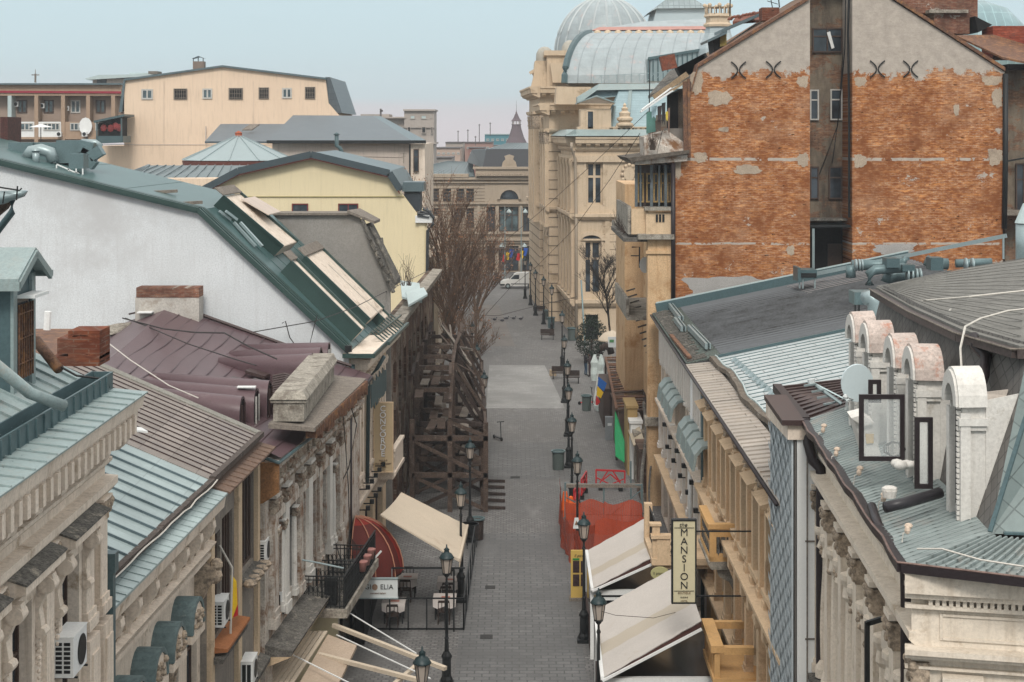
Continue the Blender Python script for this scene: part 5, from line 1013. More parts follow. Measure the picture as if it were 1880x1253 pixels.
b.prism([FP1.p(c + (r_ + .35) * math.cos(math.pi * i / n), .16, zc + (r_ * .55 + .35) * math.sin(math.pi * i / n)) for i in range(n + 1)] + [FP1.p(c + r_ * math.cos(math.pi * i / n), .16, zc + r_ * .55 * math.sin(math.pi * i / n)) for i in range(n, -1, -1)], (0, .15, 0)); b.build('arch_moulding', STONE, B)
MB().prism([FP1.p(c + r_ * math.cos(math.pi * i / n), .02, zc + r_ * .55 * math.sin(math.pi * i / n)) for i in range(n + 1)], (0, .03, 0)).build('arched_light', GLASS, B)
JT = mat('dark_masonry', (.2, .16, .12), .9, .1, 1)  # one dark tone for masonry joints, plinth joints and tympanum
for y in range(416, 545, 14):
    for a, c in ((1056, 1066), (1108, 1200)): MB().fb(FP1, pu(a), pu(c), 0, .02, z_(y + 1), z_(y)).build('masonry_joint', JT, B)
for F, L in ((FP1, FP1.L), (FP2, 27)):
    cornice(B, F, 0, L, z_(252), STONE, .9, .9, .8, .3, .4); band(B, F, 0, L, z_(270), STONE, .3, .35); band(B, F, 0, L, z_(393), STONE, .5, .5); band(B, F, 0, L, z_(398), STONE, .3, .3); band(B, F, 0, L, z_(550), STONE, .45, .6)
    MB().fb(F, 0, L, 0, .25, z_(298), z_(286)).build('architrave', STONE, B)
MB().uprism(FP1, [(0, z_(250)), (1.0, z_(250)), (.1, z_(238)), (0, z_(238))], -.8, FP1.L).build('copper_flashing', TURQ, B); MB().uprism(FP2, [(0, z_(250)), (1.0, z_(250)), (.1, z_(238)), (0, z_(238))], -.8, 27).build('copper_flashing', TURQ, B)
L2 = FP2.L
ops = []
for k in range(8): ops += [(1.6 + k * 3.1, 3.4 + k * 3.1, z_(385), z_(300)), (1.6 + k * 3.1, 3.4 + k * 3.1, z_(540), z_(430)), (1.8 + k * 3.1, 3.2 + k * 3.1, .4, 2.4)]
wall(B, FP2, 0, L2, 0, z_(250), ops, STONE, .9)
for i, o_ in enumerate(ops): window(B, FP2, *o_, n=-.35, fm=STONE, cols=2, rows=2, fw=.16, surround=STONE, arch=(i % 3 == 1))
for k in range(9):
    pilaster(B, FP2, .9 + k * 3.1, .8, z_(392), z_(292), STONE, .35, .7, STONE, rnd=False); pilaster(B, FP2, .9 + k * 3.1, .9, z_(548), z_(400), STONE, .3, .5, STONE)
for c in (1062, 1115, 1145): MB().fb(FP1, pu(c) - .2, pu(c) + .2, 0, .12, z_(550), z_(400)).build('lesene', STONE, B)
for y in range(560, 615, 11): MB().fb(FP2, 0, L2, 0, .04, z_(y + 1.2), z_(y)).build('plinth_joint', JT, B)
body(B, [(cx + 1, DP + 1), (60, DP + 1), (60, 196), (3.4, 184)], 0, z_(240), STONE, 'core_wall')
# attic, dormer, mansard at the near corner
MB().box(cx + .2, 20, DP + .4, DP + 3, z_(245), z_(233)).build('attic', STONE, B)
for k in range(24): MB().box(cx + 3.3 + k * .42, cx + 3.55 + k * .42, DP + .3, DP + .55, z_(242), z_(235)).build('baluster', STONE, B)
MB().box(cx + 3, 20, DP + .25, DP + .6, z_(235), z_(233)).build('balustrade_rail', STONE, B)
b = MB(); b.prism([P(1066, 241, DP + .5), P(1122, 241, DP + .5), P(1122, 200, DP + .5), P(1066, 200, DP + .5)], (0, 4, 0)); dmo = b.build('stone_dormer', STONE, B)
MB().prism([P(1062, 192, DP), P(1128, 192, DP), P(1128, 188, DP), P(1095, 177, DP), P(1062, 188, DP)], (0, 1, 0)).build('pediment', STONE, dmo); MB().prism([P(1066, 190, DP - .02), P(1096, 180, DP - .02), P(1124, 190, DP - .02)], (0, .02, 0)).build('tympanum', JT, dmo)
b = MB(); b.prism([P(1060, 188, DP - .1), P(1095, 175, DP - .1), P(1130, 188, DP - .1), P(1130, 190, DP - .1), P(1095, 178, DP - .1), P(1060, 190, DP - .1)], (0, 5, 0)); b.build('dormer_roof', TURQ, dmo)
qwin(PAL, DP + .45, 1076, 202, 1092, 240, STONE, 1, 1, name='dormer_window', fw=.15)
RB = sheetmat('ribbed_turquoise', (.26, .36, .39), EX, ZX, 3, .22, rough=.5, var=.05, line=.75, mort=.02)
b = MB(); b.prism([P(1112, 238, DP + 1.5), P(1300, 238, DP + 1.5), P(1290, 158, DP + 4), P(1140, 158, DP + 4), P(1122, 200, DP + 2.4)], (0, 1.5, 0)); b.prism([P(1062, 185, DP + 4), P(1200, 170, DP + 4), P(1200, 158, DP + 5), P(1090, 160, DP + 5)], (0, 2, 0)); b.build('mansard', RB, B)
b = MB(); b.prism([P(1095, 166, DP + 3.5), P(1320, 162, DP + 3.5), P(1320, 153, DP + 3.8), P(1100, 154, DP + 3.8)], (0, 3, 0)).prism([P(1060, 192, DP + 3.5), P(1095, 167, DP + 3.5), P(1100, 154, DP + 3.8), P(1060, 178, DP + 3.8)], (0, 3, 0)); b.bar(P(1152, 238, DP + 1.4), P(1158, 160, DP + 3.9), .3, .2); b.bar(P(1120, 238, DP + 1.4), P(1128, 195, DP + 2), .25, .2); b.build('mansard_trim', TURQ, B)
b = MB()
for k in range(14): q = P(1090 + k * 14, 154 - k * .7, DP + 3.9); b.bar(q, q + V((0, 0, .7)), .06).bar(q + V((0, 0, .7)), P(1104 + k * 14, 154 - k * .7, DP + 3.9) + V((0, 0, .7)), .05).bar(q, P(1104 + k * 14, 154 - k * .7, DP + 3.9) + V((0, 0, .7)), .04)
b.build('roof_railing', GALV, B)
b = MB(); q = P(1147, 231, DP + .6); b.lathe(q, [(.75, 0), (.75, .15), (.5, .3), (.7, .5), (.7, .65), (.45, .8), (.5, 1.1), (.25, 1.3), (.3, 1.5), (.12, 1.65), (.16, 1.8), (0, 2.0)], 10).box(q.x - .8, q.x + .8, q.y - .3, q.y + .5, q.z - .6, q.z); b.build('stone_urn', STONE, B)
for px, py, r_ in ((1155, 325, 10),):
    b = MB(); q = P(px, py - 6, DP - .05); b.prism([q + V((.5 * math.cos(i * .52), 0, .65 * math.sin(i * .52))) for i in range(12)], (0, -.15, 0))
    for k in range(12): b.ball(q + V((.6 * math.cos(k * .52), -.1, .85 * math.sin(k * .52) - .1)), .18, 6)
    b.build('wreath_relief', STONE, B)
# pavilions of the side front stepping up to the entrance
F3_ = Fr((FP2.p(19, .9, 0).x, FP2.p(19, .9, 0).y), (FP2.p(29, .9, 0).x, FP2.p(29, .9, 0).y), -1)
def pav(F, L, dep, ztop, name, cz):
    a, b_, c, d = F.p(0, 0, 0), F.p(L, 0, 0), F.p(L, -dep, 0), F.p(0, -dep, 0); MB().prism([a, b_, c, d], (0, 0, ztop)).build(name, STONE, PAL)
    FF = Fr((a.x, a.y), (d.x, d.y), 1); FF.nd = V((0, -1, 0)) if FF.nd.y > 0 else FF.nd
    for G, LL in ((F, L), (FF, (d - a).length)):
        cornice(PAL, G, -.6 if G is F else 0, LL, ztop, STONE, 1.1, 1.1, .9, .35, .45); band(PAL, G, 0, LL, ztop - 2.4, STONE, .35, .4); band(PAL, G, 0, LL, cz, STONE, .4, .5)
        for k in range(20): MB().fb(G, 0, LL, 0, .035, .9 + k * .9, .98 + k * .9).build('masonry_joint', JT, PAL)
    return FF
Q1 = FP2.p(14.5, 1.1, 0); Q2 = FP2.p(22, 1.1, 0); FV = Fr((Q1.x, Q1.y), (Q2.x, Q2.y), -1); FF1 = pav(FV, FV.L, 9, z_(190, 156), 'pavilion', z_(393))
for k in range(3): pilaster(PAL, FV, .8 + k * 2.8, 1.0, 9, z_(190, 156) - 2.5, STONE, .4, 1.4, CARVE); 
for k in range(2): window(PAL, FV, 1.6 + k * 2.8, 2.9 + k * 2.8, 11, 15, n=.03, fm=STONE, fw=.15, surround=STONE); window(PAL, FV, 1.6 + k * 2.8, 2.9 + k * 2.8, 3.5, 8, n=.03, fm=STONE, fw=.15, arch=True, surround=STONE)
Q1 = FP2.p(24, 1.3, 0); Q2 = FP2.p(40, 1.3, 0); FW = Fr((Q1.x, Q1.y), (Q2.x, Q2.y), -1); zt = z_(160, 167); FF2 = pav(FW, FW.L, 14, zt, 'entrance_pavilion', z_(393))
for k in range(3): pilaster(PAL, FW, .9 + k * 3.5, 1.4, 9, zt - 2.5, STONE, .6, 1.8, CARVE, rnd=False)
for k in range(2): pilaster(PAL, FF2, .9 + k * 2.6, 1.2, 9, zt - 2.5, STONE, .5, 1.8, CARVE)
g_ = MB()
for k in range(26): g_.ball(FF2.p(U(.2, 3), .3, U(zt - 5, zt - 2.6)), U(.15, .35), 6)
g_.build('carved_trophy', CARVE, PAL)
b = MB(); a = FW.p(.8, -.8, 0); b.box(a.x, a.x + 11, a.y, a.y + 12, zt, zt + 3.2).box(a.x - .3, a.x + 11.3, a.y - .3, a.y + 12, zt + 3.2, zt + 3.7); b.build('attic_block', STONE, PAL)
for px, py in ((1000, 92), (1047, 80)):
    q = P(px, py + 14, 172); b = MB(); rr = 16 * 172 / FP; b.lathe(q, [(rr, -1.5), (rr, 0), (rr * .95, rr * .5), (rr * .7, rr * .95), (rr * .35, rr * 1.2), (0, rr * 1.25)], 14); b.build('small_dome', mat('stone_dome', (.4, .38, .33), .8, .2, 2), PAL, True); b = MB()
    for k in range(16): b.ball(q + V((U(-1.3, 1.3), -.9 + U(-.2, .2), U(-2.1, -1.2))), U(.15, .4), 6)
    b.bar(q + V((-1.6, -1.1, -1.7)), q + V((.3, -1.1, -.6)), .3).bar(q + V((1.6, -1.1, -1.7)), q + V((.3, -1.1, -.6)), .3); b.build('statue_group', STONE, PAL)
MB().prism([P(975, 160, 168), P(1010, 160, 168), P(1010, 112, 168), P(982, 112, 168), P(980, 140, 168)], (0, 8, 0)).build('tower_attic', STONE, PAL)
for pp in ([P(1018, 150, 166), P(1180, 152, 166), P(1180, 162, 166), P(1018, 162, 166)], [P(1010, 116, 165), P(1040, 116, 165), P(1040, 152, 165), P(1015, 152, 165)], [P(1022, 160, 152), P(1085, 160, 152), P(1085, 192, 152), P(1020, 192, 152)]): MB().prism(pp, (0, 6, 0)).build('upper_wall', STONE, PAL)
# curved roof and dome
DMM = sheetmat('dome_sheets', (.30, .345, .36), EX, ZX, 1.3, 1.1, rough=.5, var=.06, rust=(.42, .31, .29), rust_amt=.2, line=.8, mort=.02, off=0)
b = MB(); m_ = 10; vs = []
for j in range(m_ + 1):
    t = j / m_; y = 153 - 93 * math.sin(t * math.pi / 2); lx = 1036 + 48 * (1 - math.cos(t * math.pi / 2)); Dn = 160 + 9 * (1 - math.cos(t * math.pi / 2)) ** 1.0
    for i in range(13): vs.append(P(lerp(lx, 1330, i / 12), y, Dn))
fs = [(j * 13 + i, j * 13 + i + 1, (j + 1) * 13 + i + 1, (j + 1) * 13 + i) for j in range(m_) for i in range(12)]; k = len(vs)
vs2 = [V(q) + V((.9, 9, 0)) for q in vs[0::13]]; b.add(vs, fs); b.add(vs[0::13] + vs2, [(i, i + 1, m_ + 2 + i, m_ + 1 + i) for i in range(m_)])
for i in range(1, 12): b.tube([vs[j * 13 + i] for j in range(m_ + 1)], .06, 4)
b.build('curved_roof', DMM, PAL)
b = MB(); b.tube([vs[j * 13] for j in range(m_ + 1)], .35, 6); b.build('roof_rib', DTURQ, PAL)
b = MB(); b.prism([P(1068, 74, 168.5), P(1085, 58, 168.5), P(1330, 56, 168.5), P(1330, 68, 168.5), P(1090, 69, 168.5)], (0, 4, 0)); b.build('roof_crown', mat('light_crown', (.40, .47, .50), .5, .08, 1), PAL)
for k in range(12): b = MB(); b.ball(P(1097 + k * 19, 63, 168.3), .45, 6); b.build('crown_boss', STONE, PAL)
MB().prism([P(1086, 56, 169), P(1330, 54, 169), P(1320, 48, 171), P(1100, 50, 171)], (0, 5, 0)).build('red_lead_strip', mat('red_lead', (.45, .22, .18), .6, .25, .8), PAL); MB().prism([P(1120, 50, 171.5), P(1320, 48, 171.5), P(1300, 35, 174), P(1180, 40, 174)], (0, 5, 0)).build('upper_sheet', DMM, PAL)
MB().prism([P(1190, 108, 150), P(1330, 85, 150), P(1330, 150, 150), P(1192, 150, 150)], (0, 3, 0)).build('glazed_gallery', GALV, PAL)
b = MB()
for k in range(16): b.bar(P(1190 + k * 9, 108 - k * 1.5, 149.9), P(1190 + k * 9, 150, 149.9), .12)
b.bar(P(1190, 108, 149.9), P(1330, 85, 149.9), .25); b.build('gallery_bars', DTURQ, PAL)
q = P(1110, 100, 196); s_ = 196 / FP; b = MB(); rr = 91 * s_
pr = [(rr * 1.0, -60 * s_), (rr, 0)] + [(rr * math.cos(t), rr * 1.15 * math.sin(t)) for t in [i * .13 for i in range(1, 12)]] + [(0.3, rr * 1.15)]
b.lathe(q, pr, 48); DM = b.build('main_dome', DMM, PAL, True); b = MB()
for k in range(20): a = 2 * math.pi * k / 20; b.tube([q + V((r__ * math.cos(a) * 1.005, r__ * math.sin(a) * 1.005, z__)) for r__, z__ in pr], .13, 4)
for zz in (-20 * s_, 15 * s_): pass
b.build('dome_ribs', mat('dome_rib_metal', (.42, .46, .47), .5, .08, 1), DM)
b = MB(); b.prism([P(1198, 48, 182), P(1305, 48, 182), P(1305, 16, 182), P(1205, 16, 182)], (0, 10, 0)); b.build('lantern_house', mat('pale_blue_wall', (.42, .50, .53), .6, .08, .6), PAL)
b = MB(); b.prism([P(1190, 24, 181.5), P(1205, 16, 181.5), P(1300, 15, 181.5), P(1265, -8, 183), P(1232, -8, 183)], (0, 9, 0))
b.build('glass_gable', sheetmat('gable_glass', (.25, .3, .31), EX, ZX, .6, .7, rough=.3, var=.1, line=.5, mort=.05, off=0), PAL)
b = MB(); q = P(1318, 110, 150); s_ = 150 / FP; b.lathe(q, [(44 * s_, -40 * s_), (40 * s_, -10 * s_), (36 * s_, 20 * s_), (24 * s_, 48 * s_), (22 * s_, 60 * s_)], 8); b.build('bell_roof', sheetmat('bell_ribs', (.36, .42, .44), EX, ZX, 3, .2, rough=.5, var=.05, line=.7, off=0), PAL)
b = MB(); b.lathe(q + V((0, 0, 60 * s_)), [(26 * s_, 0), (27 * s_, 4 * s_), (22 * s_, 8 * s_), (22 * s_, 16 * s_), (26 * s_, 19 * s_), (24 * s_, 24 * s_)], 8)
for k in range(16): a = k * math.pi / 8; c_ = q + V((23 * s_ * math.cos(a), 23 * s_ * math.sin(a), 84 * s_)); b.bar(c_, c_ + V((0, 0, .55)), .1)
b.lathe(q + V((0, 0, 95 * s_)), [(23.5 * s_, 0), (24 * s_, 1.5 * s_)], 8)
for k in range(8): a = k * math.pi / 4; b.ball(q + V((24 * s_ * math.cos(a), 24 * s_ * math.sin(a), 99 * s_)), .2, 6)
b.build('turret_crown', STONE, PAL)
b = MB(); q = P(1800, 40, 165); b.lathe(q + V((0, 0, -6)), [(5, 0), (5, 3.2), (4.2, 5.6), (2.6, 7.3), (.4, 8.1)], 24); one(b, 'glass_dome', sheetmat('green_dome', (.2, .3, .32), EX, ZX, .9, 3, rough=.3, var=.1, line=1.6, mort=.05, off=0), 'small greenish glass dome behind the brick chimneys at top right', 'dome', smooth=True)
b = MB(); b.tube([P(1050, 262, DP - 1.3), P(1049, 272, DP - 1.3), P(1056, 292, DP - .4), P(1058, 400, DP - .3), P(1058, 620, DP - .3)], .13, 8); b.build('downpipe', STONE2, PAL, True)
# ================================================================ RIGHT: tall brick firewall house
DB = 79.0
B = BRH = thing('brick_firewall_house', 'tall old house with bare brick firewalls, soot stained light well and decaying ochre balconies', 'building', (15, 85, 0))
def pier(px0, px1, top, name):
    g = [P(x, y, DB) for x, y in top]; return MB().prism([V((g[0].x, DB, 0))] + g + [V((g[-1].x, DB, 0))], (0, 3.2, 0)).build(name, BRK, B)
pier(0, 0, ((1236, 292), (1266, 286), (1266, 180), (1282, 125), (1487, 0)), 'left_firewall'); pier(0, 0, ((1565, -45), (1574, -40), (1845, 133), (1841, 140)), 'right_firewall')
pb(MB(), 1485, -60, 1567, 700, DB + 2.4, 1).build('light_well_wall', BRK4, B)
for (x0, x1, y0, y1, fm) in ((1491, 1546, 52, 97, WINB), (1486.5, 1503, 165, 221, WINW), (1524, 1546, 164, 221, WINW), (1486.5, 1503, 306, 366, WINB), (1521, 1546, 306, 366, WINB)): qwin(B, DB + 2.38, x0, y0, x1, y1, fm, 2 if x1 - x0 > 40 else 1, 2, fw=.07)
b = MB(); b.prism([P(1518, 60, DB + 2.2), P(1524, 58, DB + 2.2), P(1532, 88, DB + 2.2), P(1527, 90, DB + 2.2)], (0, .05, 0)); b.build('flapping_curtain', WPAINT, B)
pb(MB(), 1488, 418, 1563, 520, DB + 2.35, .1).build('dark_opening', DARK, B); pb(MB(), 1487, 402, 1564, 406, DB + 1.2, 1.2).build('opening_ledge', DARKST, B); pb(MB(), 1488, 414, 1563, 418, DB + .4, 2).build('opening_beam', BLACK, B); pb(MB(), 1520, 448, 1546, 500, DB + 2.3, .06).build('inner_door', WINB, B)
b = MB(); b.bar(P(1493, 420, DB + .5), P(1493, 495, DB + .5), .12); b.build('post', GALV, B)
b = MB(); b.tube([P(1559, -20, DB + .3), P(1557, 60, DB + .3), P(1559, 200, DB + .3), P(1559, 400, DB + .3)], .06, 6).tube([P(1553, -20, DB + .4), P(1551, 90, DB + .4), P(1540, 210, DB + 1.2), P(1528, 300, DB + 2)], .03, 5).tube([P(1549, 80, DB + 2.3), P(1538, 230, DB + 2.3), P(1516, 290, DB + 2.3), P(1500, 330, DB + 2.3)], .02, 4); b.build('wall_cables', BLACK, B)
for i, (x, y) in enumerate(((1356, 129), (1420, 128), (1611, 127), (1672, 127))):
    b = MB(); q = P(x, y, DB - .08); 
    for s in (-1, 1): b.tube([q + V((s * .32 * (1 - math.cos((t - 4) * .3)) * 1.55 + s * .04, 0, (t - 4) * .1)) for t in range(9)], .035, 5)
    b.build('wall_anchor', BLACK, B)
# remains of plaster, a few millimetres proud of the brick
random.seed(14)
PN = [0]
def patch(x0, y0, x1, y1, m, n=40, rough=.2):
    cx_, cy_ = (x0 + x1) / 2, (y0 + y1) / 2; pts = []
    for k in range(n):
        a = 2 * math.pi * k / n; c_, s_ = math.cos(a), math.sin(a); r_ = .85 / max(abs(c_), abs(s_)) ** .5 * (1 + .1 * math.sin(3 * a + x0) + .08 * math.sin(7 * a + y0) + .05 * math.sin(13 * a + x0) + U(-.03, .03)); pts.append(P(cx_ + c_ * r_ * (x1 - x0) / 2, cy_ + s_ * r_ * (y1 - y0) / 2, DB - .006 - PN[0] * .0015))
    PN[0] += 1; return MB().prism(pts, (0, .005, 0)).build('plaster_patch', m, B)
PLS = mat('old_plaster', (.42, .34, .26), .95, .2, 1.2, dirt=(.22, .17, .13), dirt_amt=.3); PLG = mat('grey_patch', (.36, .345, .33), .95, .15, 1, dirt=(.27, .25, .23), dirt_amt=.3)
for a in ((1240, 503, 1500, 570), (1600, 446, 1686, 471)): patch(*a, PLG, 60, .22)
for a in ((1567, 140, 1592, 160), (1800, 138, 1842, 158), (1462, 138, 1486, 162), (1266, 128, 1292, 176), (1272, 278, 1300, 300), (1462, 280, 1486, 308), (1566, 282, 1592, 310), (1812, 270, 1842, 306), (1296, 165, 1345, 196), (1345, 302, 1400, 322), (1318, 233, 1340, 243), (1443, 450, 1460, 470), (1236, 288, 1252, 330), (1750, 190, 1762, 214), (1820, 160, 1842, 200)): patch(*a, PLS, 44, .24)
# gable copings
for pts, nm in ((((1266, 182), (1282, 124), (1487, -1)), 'coping'), (((1574, -44), (1846, 131)), 'coping')):
    b = MB()
    for p, q in zip(pts, pts[1:]): b.prism([P(*p, DB - .15), P(*q, DB - .15), P(q[0], q[1] - 7, DB - .15), P(p[0], p[1] - 7, DB - .15)], (0, 3.4, 0))
    b.build(nm, RUSTY, B)
b = MB(); b.prism([P(1846, 128, DB + .2), P(1860, 134, DB + .2), P(1845, 400, DB), P(1840, 400, DB)], (0, .01, 0)) if False else b.tube([P(1846, 136, DB - .1), P(1846, 300, DB - .1), P(1844, 420, DB - .1)], .13, 8); b.build('downpipe', BLACK, B, True)
# roof pieces behind the coping, seen at upper left: tiles, dark dormer shack
roofquad(B, ((1345, 40, 85), (1400, 36, 85), (1406, 18, 88), (1350, 32, 88)), TILE, 0, name='tile_roof'); b = MB()
for k in range(22): q = P(1338 + k * 3.2, 36 - k * .7 + U(-2, 2), 84); b.bar(q, q + V((.12, .5, .1)), .14, .08)
b.build('ridge_tiles', TILE, B)
MB().prism([P(1335, 82, 83), P(1400, 38, 83), P(1400, 60, 83), P(1342, 88, 83)], (0, 2.5, 0)).build('dormer_side', GREYP, B); b = MB(); b.prism([P(1325, 54, 82.5), P(1400, 22, 82.5), P(1400, 28, 82.5), P(1325, 60, 82.5)], (0, 3, 0)); b.prism([P(1298, 74, 81.5), P(1335, 56, 81.5), P(1335, 62, 81.5), P(1300, 78, 81.5)], (0, 3, 0)); b.build('dormer_roof', SLATEB, B)
MB().prism([P(1308, 74, 82), P(1334, 62, 82), P(1334, 92, 82), P(1312, 104, 82)], (0, 2, 0)).build('dormer_front', DARK, B); MB().prism([P(1322, 64, 81.9), P(1334, 62, 81.9), P(1334, 84, 81.9), P(1322, 86, 81.9)], (0, .1, 0)).build('yellow_board', mat('mustard_board', (.22, .17, .05), .8, .2, 3), B)
b = MB(); pb(b, 1399, 14, 1431, 38, 81, 1); one(b, 'brick_stub', BRK2, 'short red brick chimney on the left coping of the firewall house', 'chimney')
b = MB()
for k in range(12): q = P(1243 + k * 4.3, 124 - k * 2.2, 80.5); b.bar(q, q + V((.28, 0, -.55)), .07, .3)
b.build('broken_slats', BLACK, B)
roofquad(B, ((1190, 176, 80), (1268, 140, 80), (1290, 112, 83), (1230, 130, 83)), DARKST, 0, name='loggia_roof')
b = MB(); b.bar(P(1213, 118, 80), P(1240, 112, 80), .5, .7); b.build('red_brick_lump', TILE, B)
# upper loggia: open, collapsing
b = MB(); b.bar(P(1200, 180, 79.2), P(1262, 136, 79.2), .25, .25).bar(P(1204, 186, 79), P(1262, 148, 79), .12, .12); b.build('loggia_eave', mat('loggia_board', (.33, .24, .15), .9, .3, 3), B)
b = MB(); b.bar(P(1176, 206, 78), P(1236, 166, 79), .1, .06).bar(P(1178, 202, 78), P(1232, 162, 79), .08, .05); one(b, 'washing_poles', WPAINT, 'two white poles sticking out from the top loggia', 'pole')
MB().prism([P(1228, 172, 81), P(1260, 160, 81), P(1262, 236, 81), P(1230, 236, 81)], (0, .1, 0)).build('loggia_back', mat('stained_boards', (.2, .165, .13), .9, .4, 2), B); b = MB(); b.bar(P(1257, 150, 79), P(1259, 280, 79), .2).bar(P(1264, 145, 78.9), P(1266, 290, 78.9), .12); b.build('loggia_post', RUSTY, B)
pb(MB(), 1220, 236, 1262, 262, 80.5, .3).build('loggia_parapet', CONC, B); pb(MB(), 1225, 170, 1245, 240, 80.9, .2).build('loggia_dark', DARK, B)
MB().prism([P(1187, 206, 80), P(1204, 204, 80), P(1204, 242, 80), P(1187, 246, 80)], (0, .1, 0)).build('green_curtain', mat('green_cloth', (.12, .26, .23), .9, .1, 1), B)
FB = Fr((6.55, 78.9), (6.55, 97), -1)
b = MB(); b.prism([P(1182, 252, 79), P(1225, 240, 80), P(1262, 266, 79.5), P(1262, 288, 79), P(1184, 288, 79)], (0, 3, 0)); b.build('upper_parapet', RUIN, B)
LED = mat('ledge_black', (.13, .11, .09), .95, .4, 4)
b = MB(); b.prism([P(1152, 290, 78.3), P(1266, 276, 78.3), P(1266, 282, 78.3), P(1160, 298, 78.3)], (0, 8, 0)); b.build('upper_ledge', LED, B)
MB().prism([P(1160, 297, 78.6), P(1262, 284, 78.6), P(1262, 296, 78.6), P(1168, 303, 78.6)], (0, 7.5, 0)).build('upper_cornice', RUIN, B)
b = MB()
for k in range(60): q = P(1198 + U(-5, 5), 276, 78.4); b.tube([q, q + V((U(-.28, .28), U(-.1, .1), U(.5, .95)))], .012, 3, .004)
one(b, 'dry_bush', mat('dry_twigs', (.07, .05, .04), .9, .3, 5), 'round dead bush standing on the top balcony', 'plant')
t = thing('hanging_laundry', 'jumble of hanging cloths and a yellow rag in the top loggia', 'laundry', P(1215, 240, 78.8))
for i, (x, y, w_, h_, c_) in enumerate(((1196, 196, 10, 22, (.3, .42, .46)), (1207, 196, 8, 30, (.05, .04, .04)), (1215, 190, 7, 40, (.03, .03, .03)), (1222, 206, 5, 17, (.55, .42, .06)), (1226, 200, 4, 50, (.2, .13, .1)), (1203, 222, 12, 20, (.08, .06, .05)))):
    b = MB(); pts = [P(x, y, 78.9), P(x + w_, y - 2, 78.9), P(x + w_ * .8, y + h_, 78.8), P(x + w_ * .4, y + h_ * .8, 78.85), P(x + 1, y + h_, 78.8)]; b.prism(pts, (0, .06, 0)); b.build('cloth', mat('cloth_%s' % 'abcdef'[i], c_, .9, .2, 3, bmp=0), t)
# timber glazed bay, middle balcony
MB().box(P(1204, 0, 80).x, P(1234, 0, 80).x, 80, 92, 13.2, P(0, 304, 80).z).build('bay_wall', OCHRE, B)
for k, x in enumerate((1168, 1176, 1196, 1210, 1222)): MB().bar(P(x, 304, 79.3 - .0 * k), P(x, 380, 79.3), .13 if k % 2 == 0 else .08).build('bay_post', mat('blue_grey_timber', (.12, .14, .15), .8, .3, 3), B)
for k, (x0, x1) in enumerate(((1170, 1182), (1186, 1196), (1199, 1209), (1212, 1221), (1224, 1232))):
    o = qwin(B, 79.9, x0, 318, x1, 372, mat('yellow_timber', (.42, .28, .12), .8, .3, 3), 1, 2, fw=.08, gm=GLASS, name='bay_window')
MB().box(P(1166, 0, 80).x, P(1236, 0, 80).x, 80.0, 80.1, P(0, 380, 80).z, P(0, 303, 80).z).build('bay_back', WINB, B)
pb(MB(), 1186, 392, 1235, 434, 78.9, .3).build('balcony_front', TRIM, B); pb(MB(), 1184, 381, 1236, 387, 78.7, 1).build('balcony_rail', OLDST, B); pb(MB(), 1172, 431, 1238, 440, 78.5, 2).build('balcony_slab', OLDST, B)
for k in range(3): pb(MB(), 1204 + k * 6, 394, 1208 + k * 6, 408, 78.85, .05).build('balustrade_gap', BLACK, B)
MB().box(5.75, 6.6, 79.2, 79.35, P(0, 431, 79).z, P(0, 384, 79).z).build('balcony_end', TRIM, B); MB().box(5.62, 5.78, 79.2, 88, P(0, 431, 79).z, P(0, 380, 79).z).build('balcony_side', OLDST, B); MB().box(5.4, 7.5, 79, 89, 12.75, 12.95).build('balcony_floor', DARKST, B)
b = MB()
for k in range(90): q = V((5.6 + U(-.1, .2), 80 + U(0, 7), 13.1)); b.tube([q, q + V((U(-.35, .1), U(-.1, .1), U(-.3, .9)))], .015, 3, .004)
one(b, 'balcony_weeds', MC['dry_twigs'], 'dead weeds hanging over the mossy middle balcony', 'plant')
# corner pilaster and facade below
MB().box(6.55, P(1233, 0, 78.9).x, 78.9, 79.6, 0, P(0, 440, 79).z).build('corner_pilaster', OCHRE, B); MB().box(6.45, P(1232, 0, 78.8).x, 78.8, 79.4, P(0, 466, 79).z, P(0, 460, 79).z).build('pilaster_moulding', OCHRE, B); MB().box(6.4, P(1232, 0, 78.7).x + .05, 78.65, 79.5, 3.9, 4.3).build('pilaster_base', OLDST, B)
b = MB(); q = P(1236, 0, 78.7).x; b.tube([(q, 78.7, P(0, 300, 78.7).z), (q, 78.7, 9.6)], .11, 10); b.build('side_downpipe', DBROWN, B, True)
FC = Fr((7.7, 79.6), (7.7, 96), -1); wall(B, FC, 0, FC.L, 0, 12.8, [(2 + k * 3.4, 3.6 + k * 3.4, 6, 9.5) for k in range(4)] + [(1.5 + k * 3.4, 3.9 + k * 3.4, .2, 3) for k in range(4)], OCHRE)
for k in range(4): window(B, FC, 2 + k * 3.4, 3.6 + k * 3.4, 6, 9.5, fm=WINB); window(B, FC, 1.5 + k * 3.4, 3.9 + k * 3.4, .2, 3, fm=WINB, cols=3, name='shop_window')
MB().box(P(1147, 0, 96).x, 8.6, 96, 104, 0, 15).build('far_bay', OCHRE, B); MB().box(P(1145, 0, 96).x - .2, 8.6, 95.7, 104, 12.0, 12.5).build('far_bay_cornice', OLDST, B)
b = MB()
for k in range(14): z = P(0, 535 + k * 9, 88).z; b.bar((P(1150 + k * 2.2, 0, 88).x, 88 - k * .5, z), (P(1166 + k * 2.4, 0, 88).x, 88.2 - k * .5, z + .12), .07)
b.build('bare_rebars', DARKST, B); b = MB(); b.prism([(5.85, 83, 8.5), (7.7, 83, 8.5), (7.7, 83, 8.75), (5.85, 83, 8.75)], (0, 9, 0)); b.box(5.8, 5.95, 83, 92, 8.7, 9.6); b.build('lower_balcony', OLDST, B)
